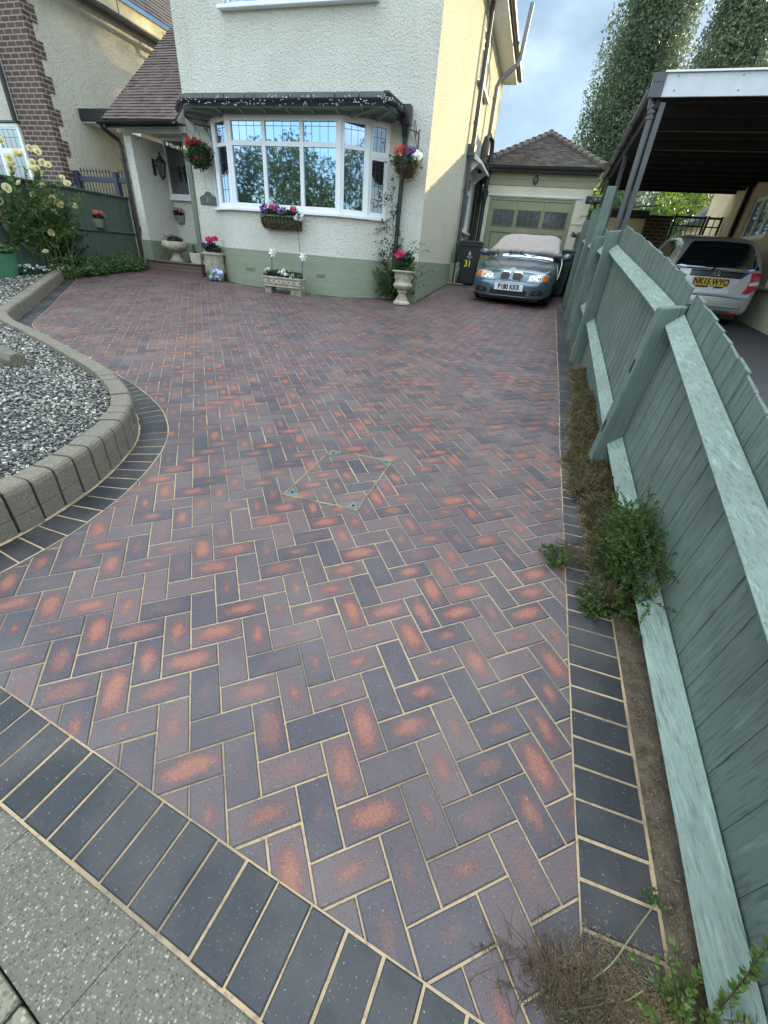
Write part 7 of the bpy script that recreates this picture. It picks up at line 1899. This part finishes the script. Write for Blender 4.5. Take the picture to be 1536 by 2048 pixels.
# dried cushion plants, heather and weeds along the right fence
M['sedum'] = leafmat('dry_brown_green_sprig', (0.13, 0.08, 0.04), (0.14, 0.135, 0.05), 0.9, .1)
M['straw'] = leafmat('straw_brown', (0.20, 0.14, 0.07), (0.33, 0.25, 0.14), .9, .1)
M['heather'] = leafmat('heather_green', (0.028, 0.058, 0.012), (0.10, 0.18, 0.03), .7, .2)
def edge_x(y):   # ragged front edge of the cushion strip
    base = .60 + (.06 if y > 4.6 else 0) - .05 * math.sin(y * 2.3) * .5 - (.05 if 2.7 < y < 3.3 else 0)
    return base + .012 * math.sin(17 * y) + .01 * math.sin(41 * y)
P, RR, SS, RN = [], [], [], []
for k in range(1500):
    y = 1.72 + 4.1 * random.random() ** 1.6; e = edge_x(y); x = random.uniform(e + .01, .825); big = random.uniform(.6, 1.25) * (.75 if y > 4.8 else 1)
    h0 = g(x, y) + min(1, (x - e) / .06) * .045 * (1 + .7 * math.sin(5.1 * y) * math.cos(19 * x)); tone = random.random()
    for q in range(26):
        v = Vector((random.gauss(0, .75), random.gauss(0, .75), abs(random.gauss(.8, .35)))).normalized(); qq = quat_to(v) @ Quaternion((0, 1, 0), random.random() * 6.28)
        P.append((x + v.x * .010, y + v.y * .010, h0 + v.z * .008)); RR.append(np.array(qq.to_matrix())); SS.append(.048 * big * random.uniform(.5, 1.2)); RN.append((min(1, max(0, tone * .7 + random.gauss(.15, .2))), 0, 0))
tag(scatter('cushion_plants', NEEDLE_V, NEEDLE_F, np.array(P), np.array(RR), np.array(SS), M['sedum'], rnd=np.array(RN)), 'dense brown-green cushion plants along the fence foot', 'ground cover', kind='stuff')
n = 5000; yy = 1.7 + 4.1 * RNG.random(n) ** 1.4; e = np.array([edge_x(v) for v in yy]); xx = e - .022 + .05 * RNG.random(n)
zz = np.array([g(a, b) for a, b in zip(xx, yy)]) + .008 + .02 * RNG.random(n)
tag(scatter('dead_moss', NEEDLE_V, NEEDLE_F, np.c_[xx, yy, zz], rand_rot(n, .9), .026 * (.6 + .8 * RNG.random(n)), M['straw']), 'straw-coloured dead moss edging the cushion plants', 'moss', kind='stuff')
mb = MB()
for a in np.arange(1.75, 5.9, .08):
    q = [(edge_x(a), a), (.85, a), (.85, a + .08), (edge_x(a + .08), a + .08)]
    mb.add([(x, y, g(x, y) + (.012 if i in (0, 3) else .035)) for i, (x, y) in enumerate(q)], [(0, 1, 2, 3)])
tag(obj(mb, 'moss_bed', plain('moss_soil', (0.055, 0.04, 0.022), .95, .4, 30, 80, .02)), kind='structure')
t = thing('heather_bush', 'bright green heather bush leaning on the sea green fence', 'shrub', (.76, 2.1, g(.76, 2.1)))
s = Sprays()
for k in range(560):
    y = random.gauss(2.0, .16); hh_ = random.random() ** 1.3; x = random.uniform(.69, .80) + .03 * hh_
    s.add((x, y, g(x, y) + .02 + .24 * hh_), (random.gauss(-.02, .38), random.gauss(-.12, .5), random.uniform(.2, 1.0)), random.uniform(.10, .22), 58, .0125, droop=.25, r=.0015, spread=.7)
s.build(t, M['heather'], M['twig'])
t = thing('weed_tuft', 'small green weed tuft with dry stems growing across the blue border', 'weed', (.46, 2.04, g(.46, 2.04)))
s = Sprays()
for k in range(46): s.add((.47 + random.gauss(0, .02), 2.03 + random.gauss(0, .05), g(.46, 2.04)), (random.gauss(-.25, .6), random.gauss(0, .6), random.uniform(.2, .9)), random.uniform(.05, .12), 28, .014, r=.0015)
s.build(t, M['heather'], M['twig'])
mb = MB()
for k in range(40):
    a = Vector((.62, 2.05 + random.gauss(0, .04), g(.6, 2.05) + .02)); mb.tube([a, a + Vector((-.08, random.gauss(0, .03), .02)), a + Vector((-.16 + random.uniform(-.03, .03), random.gauss(0, .06), random.uniform(-.01, .04)))], .0016, 4)
obj(mb, 'dry_stems', M['twig'], t)
t = thing('weed_tuft', 'small dark green weed tuft at the near end of the cushion plants', 'weed', (.61, 1.74, g(.61, 1.74)))
s = Sprays()
for k in range(50): s.add((.62 + random.gauss(0, .025), 1.74 + random.gauss(0, .05), g(.61, 1.74)), (random.gauss(-.3, .5), random.gauss(-.3, .5), random.uniform(.3, .9)), random.uniform(.05, .12), 26, .016, r=.0015)
s.build(t, M['heather'], M['twig'])
# close weeds at the foot of the fence: dry stalks, litter and a leafy sprig
M['stalk'] = plain('dry_red_brown_stalk', (0.10, 0.062, 0.038), .8, .3, 30)
t = thing('dry_weeds', 'tangle of dry reddish-brown weed stalks at the near corner of the drive', 'weed', (.40, .40, g(.4, .4)))
mb = MB()
for k in range(150):
    b = Vector((random.gauss(.43, .065), random.gauss(.375, .03), g(.4, .38))); L = random.uniform(.03, .14); d = Vector((random.gauss(-.15, .4), random.gauss(.45, .45), random.uniform(.15, .8))).normalized()
    m_ = b + d * L * .5 + Vector((random.gauss(0, .008), random.gauss(0, .008), 0)); mb.tube([b, m_, m_ + (d + Vector((random.gauss(0, .3), random.gauss(0, .3), random.gauss(-.1, .2)))) * L * .5], [.0014, .0011, .0007], 4)
obj(mb, 'stalks', M['stalk'], t)
s = Sprays()
for k in range(70): s.add((random.gauss(.46, .07), random.gauss(.37, .03), g(.4, .38)), (random.gauss(0, .7), random.gauss(.2, .6), random.uniform(.1, .8)), random.uniform(.03, .10), 12, .010, r=.001)
s.build(t, leafmat('grey_green_weed', (0.06, 0.075, 0.03), (0.14, 0.16, 0.07), .8), M['stalk'], twname='fine_stems')
t = thing('green_weed', 'leafy green weed with a pointed sprig against the fence rail at the bottom right', 'weed', (.74, .45, g(.74, .45)))
s = Sprays()
for k in range(26):
    s.add((random.uniform(.66, .80), random.uniform(.36, .46), g(.7, .42) + .01), (random.gauss(.05, .5), random.gauss(.25, .5), random.uniform(.25, 1)), random.uniform(.06, .15), 36, .017, r=.0015, spread=.75)
s.add((.745, .42, g(.74, .42)), (.16, .42, .86), .34, 150, .020, droop=.0, r=.003, wob=.03, spread=.8); s.add((.75, .43, g(.74, .42) + .1), (.7, .2, .2), .15, 40, .018, r=.002)
s.build(t, M['leaf_light'], M['twig'])
t = thing('bent_stem', 'long pale green stem bent across the dark border blocks', 'stem', (.6, .52, g(.6, .5)))
mb = MB(); mb.tube([tuple(q) for q in catmull([(.505, .425, g(.5, .42) + .012), (.55, .465, g(.55, .46) + .03), (.60, .53, g(.6, .53) + .045), (.675, .62, g(.67, .62) + .03)], 5)], .0018, 6); mb.tube([tuple(q) for q in catmull([(.50, .415, g(.5, .41) + .01), (.56, .405, g(.5, .41) + .015), (.615, .44, g(.5, .41) + .03)], 5)], .0016, 6)
obj(mb, 'stem_body', plain('pale_green_stem', (0.20, 0.21, 0.095), .6, .2, 30), t)
s = Sprays()
for k in range(10): s.add((.675, .62, g(.67, .62) + .03), (random.gauss(0, .6), random.gauss(.3, .5), random.uniform(0, .7)), .035, 12, .011, r=.0008)
s.build(t, M['heather'], M['twig_green'], twname='shoots')
n = 1500; yy = .5 + 1.3 * RNG.random(n); xx = .705 + .06 * RNG.random(n)
tag(scatter('fence_litter', NEEDLE_V, NEEDLE_F, np.c_[xx, yy, np.array([g(a, b) for a, b in zip(xx, yy)]) + .010], rand_rot(n, .7), .012 * (.4 + RNG.random(n)), M['straw']), 'dry litter in the soil strip by the fence rail', 'litter', kind='stuff')
n = 15000; xx = RNG.normal(.57, .085, n); yy = RNG.normal(.41, .05, n); m_ = (xx < .72) & (xx > .36); xx, yy = xx[m_], yy[m_]
tag(scatter('leaf_litter', NEEDLE_V, NEEDLE_F, np.c_[xx, yy, np.array([g(a, b) for a, b in zip(xx, yy)]) + .006 + .006 * RNG.random(len(xx))], rand_rot(len(xx), .75), .012 * (.4 + RNG.random(len(xx))), M['straw']), 'fine dry plant litter on the border blocks', 'litter', kind='stuff')

# ================================================================== TREES
def tree(name, label, loc, trunk_h, r0, clumps, n, size, lm, group=None, tilt=1.0, limbs=14, cat='tree'):
    t = thing(name, label, cat, loc, group); b = Vector(loc); mb = MB(); topc = max(clumps, key=lambda c: c[2])
    top = Vector((topc[0], topc[1], topc[2])); mb.tube([b, b.lerp(top, .25), b.lerp(top, .6), top], [r0, r0 * .8, r0 * .45, r0 * .1], 9)
    for k in range(limbs):
        c = clumps[random.randrange(len(clumps))]; q = Vector(c[:3]); a = b.lerp(top, max(.12, min(.85, (q.z - b.z) / max(.1, top.z - b.z) - .18))); mb.tube([a, a.lerp(q, .5) + Vector((0, 0, -.05)), q], [r0 * .3, r0 * .18, r0 * .05], 6)
    obj(mb, 'trunk', M['twig'], t)
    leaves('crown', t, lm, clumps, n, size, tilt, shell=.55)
    return t
M['leaf_poplar'] = leafmat('poplar_leaf', (0.028, 0.05, 0.027), (0.18, 0.23, 0.13), .35, .36)
def poplar(cx, cy, z0, z1, r, m):
    out = []
    for k in range(m):
        f = (k + .5) / m; z = z0 + (z1 - z0) * f; rr = r * (min(1, .55 + 1.8 * f) if f < .25 else (1 - max(0, f - .45) * 1.25)); a = k * 2.4 + random.uniform(-.4, .4); d = rr * random.uniform(.35, .82)
        s_ = random.uniform(.34, .55) * r
        out.append((cx + d * math.cos(a), cy + d * math.sin(a), z, s_, s_, s_ * random.uniform(1.3, 2.1)))
    return out
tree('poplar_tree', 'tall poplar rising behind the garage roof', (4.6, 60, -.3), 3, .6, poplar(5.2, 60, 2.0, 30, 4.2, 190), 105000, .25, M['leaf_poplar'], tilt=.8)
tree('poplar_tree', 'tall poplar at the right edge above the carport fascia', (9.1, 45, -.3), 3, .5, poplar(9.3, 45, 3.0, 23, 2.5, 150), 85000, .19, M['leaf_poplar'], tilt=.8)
M['leaf_sun'] = leafmat('sunlit_hedge_leaf', (0.06, 0.12, 0.015), (0.20, 0.30, 0.04), .45, .45)
cl = [(1.2 + .75 * k + random.uniform(-.3, .3), 22 + random.uniform(-.6, .6), random.uniform(.2, 3.0), .8, .6, .75) for k in range(9)] + [(1.2 + .9 * k, 22.3, .4 + .3 * (k % 3), .9, .6, .9) for k in range(8)]
tree('garden_tree', 'bright green leafy tree seen under the carport roof', (4.0, 22.2, -.4), 1, .12, cl, 9000, .15, M['leaf_sun'])
cl = [(-1.5 + 1.1 * k + random.uniform(-.5, .5), 34 + random.uniform(-1, 1), random.uniform(1.0, 4.6), 1.2, 1.0, 1.1) for k in range(8)]
tree('garden_tree', 'bushy tree beyond the garage at the foot of the poplar', (2.5, 34, -.4), 1, .2, cl, 7000, .24, M['leaf_mid'])
# woodland across the street behind the camera, which the bay window reflects
cs_ = []
for k in range(90):
    x = -36 + 60 * (k + random.random()) / 90; h = 5.2 + 1.1 * math.sin(x * .55 + .6) + .8 * math.sin(x * 1.3 + 1)
    for q in range(5): cs_.append((x + random.uniform(-1, 1), -18 + random.uniform(-2, 1.5), -1.2 + (h + 1.8) * (q + .5) / 5, 1.3, 1.2, 1.1))
lv = leaves('woodland', None, leafmat('woodland_leaf', (0.03, 0.06, 0.015), (0.11, 0.17, 0.04)), cs_, 85000, .27, shell=.3)
tag(lv, 'far line of leafy trees across the street', 'woodland', kind='stuff')
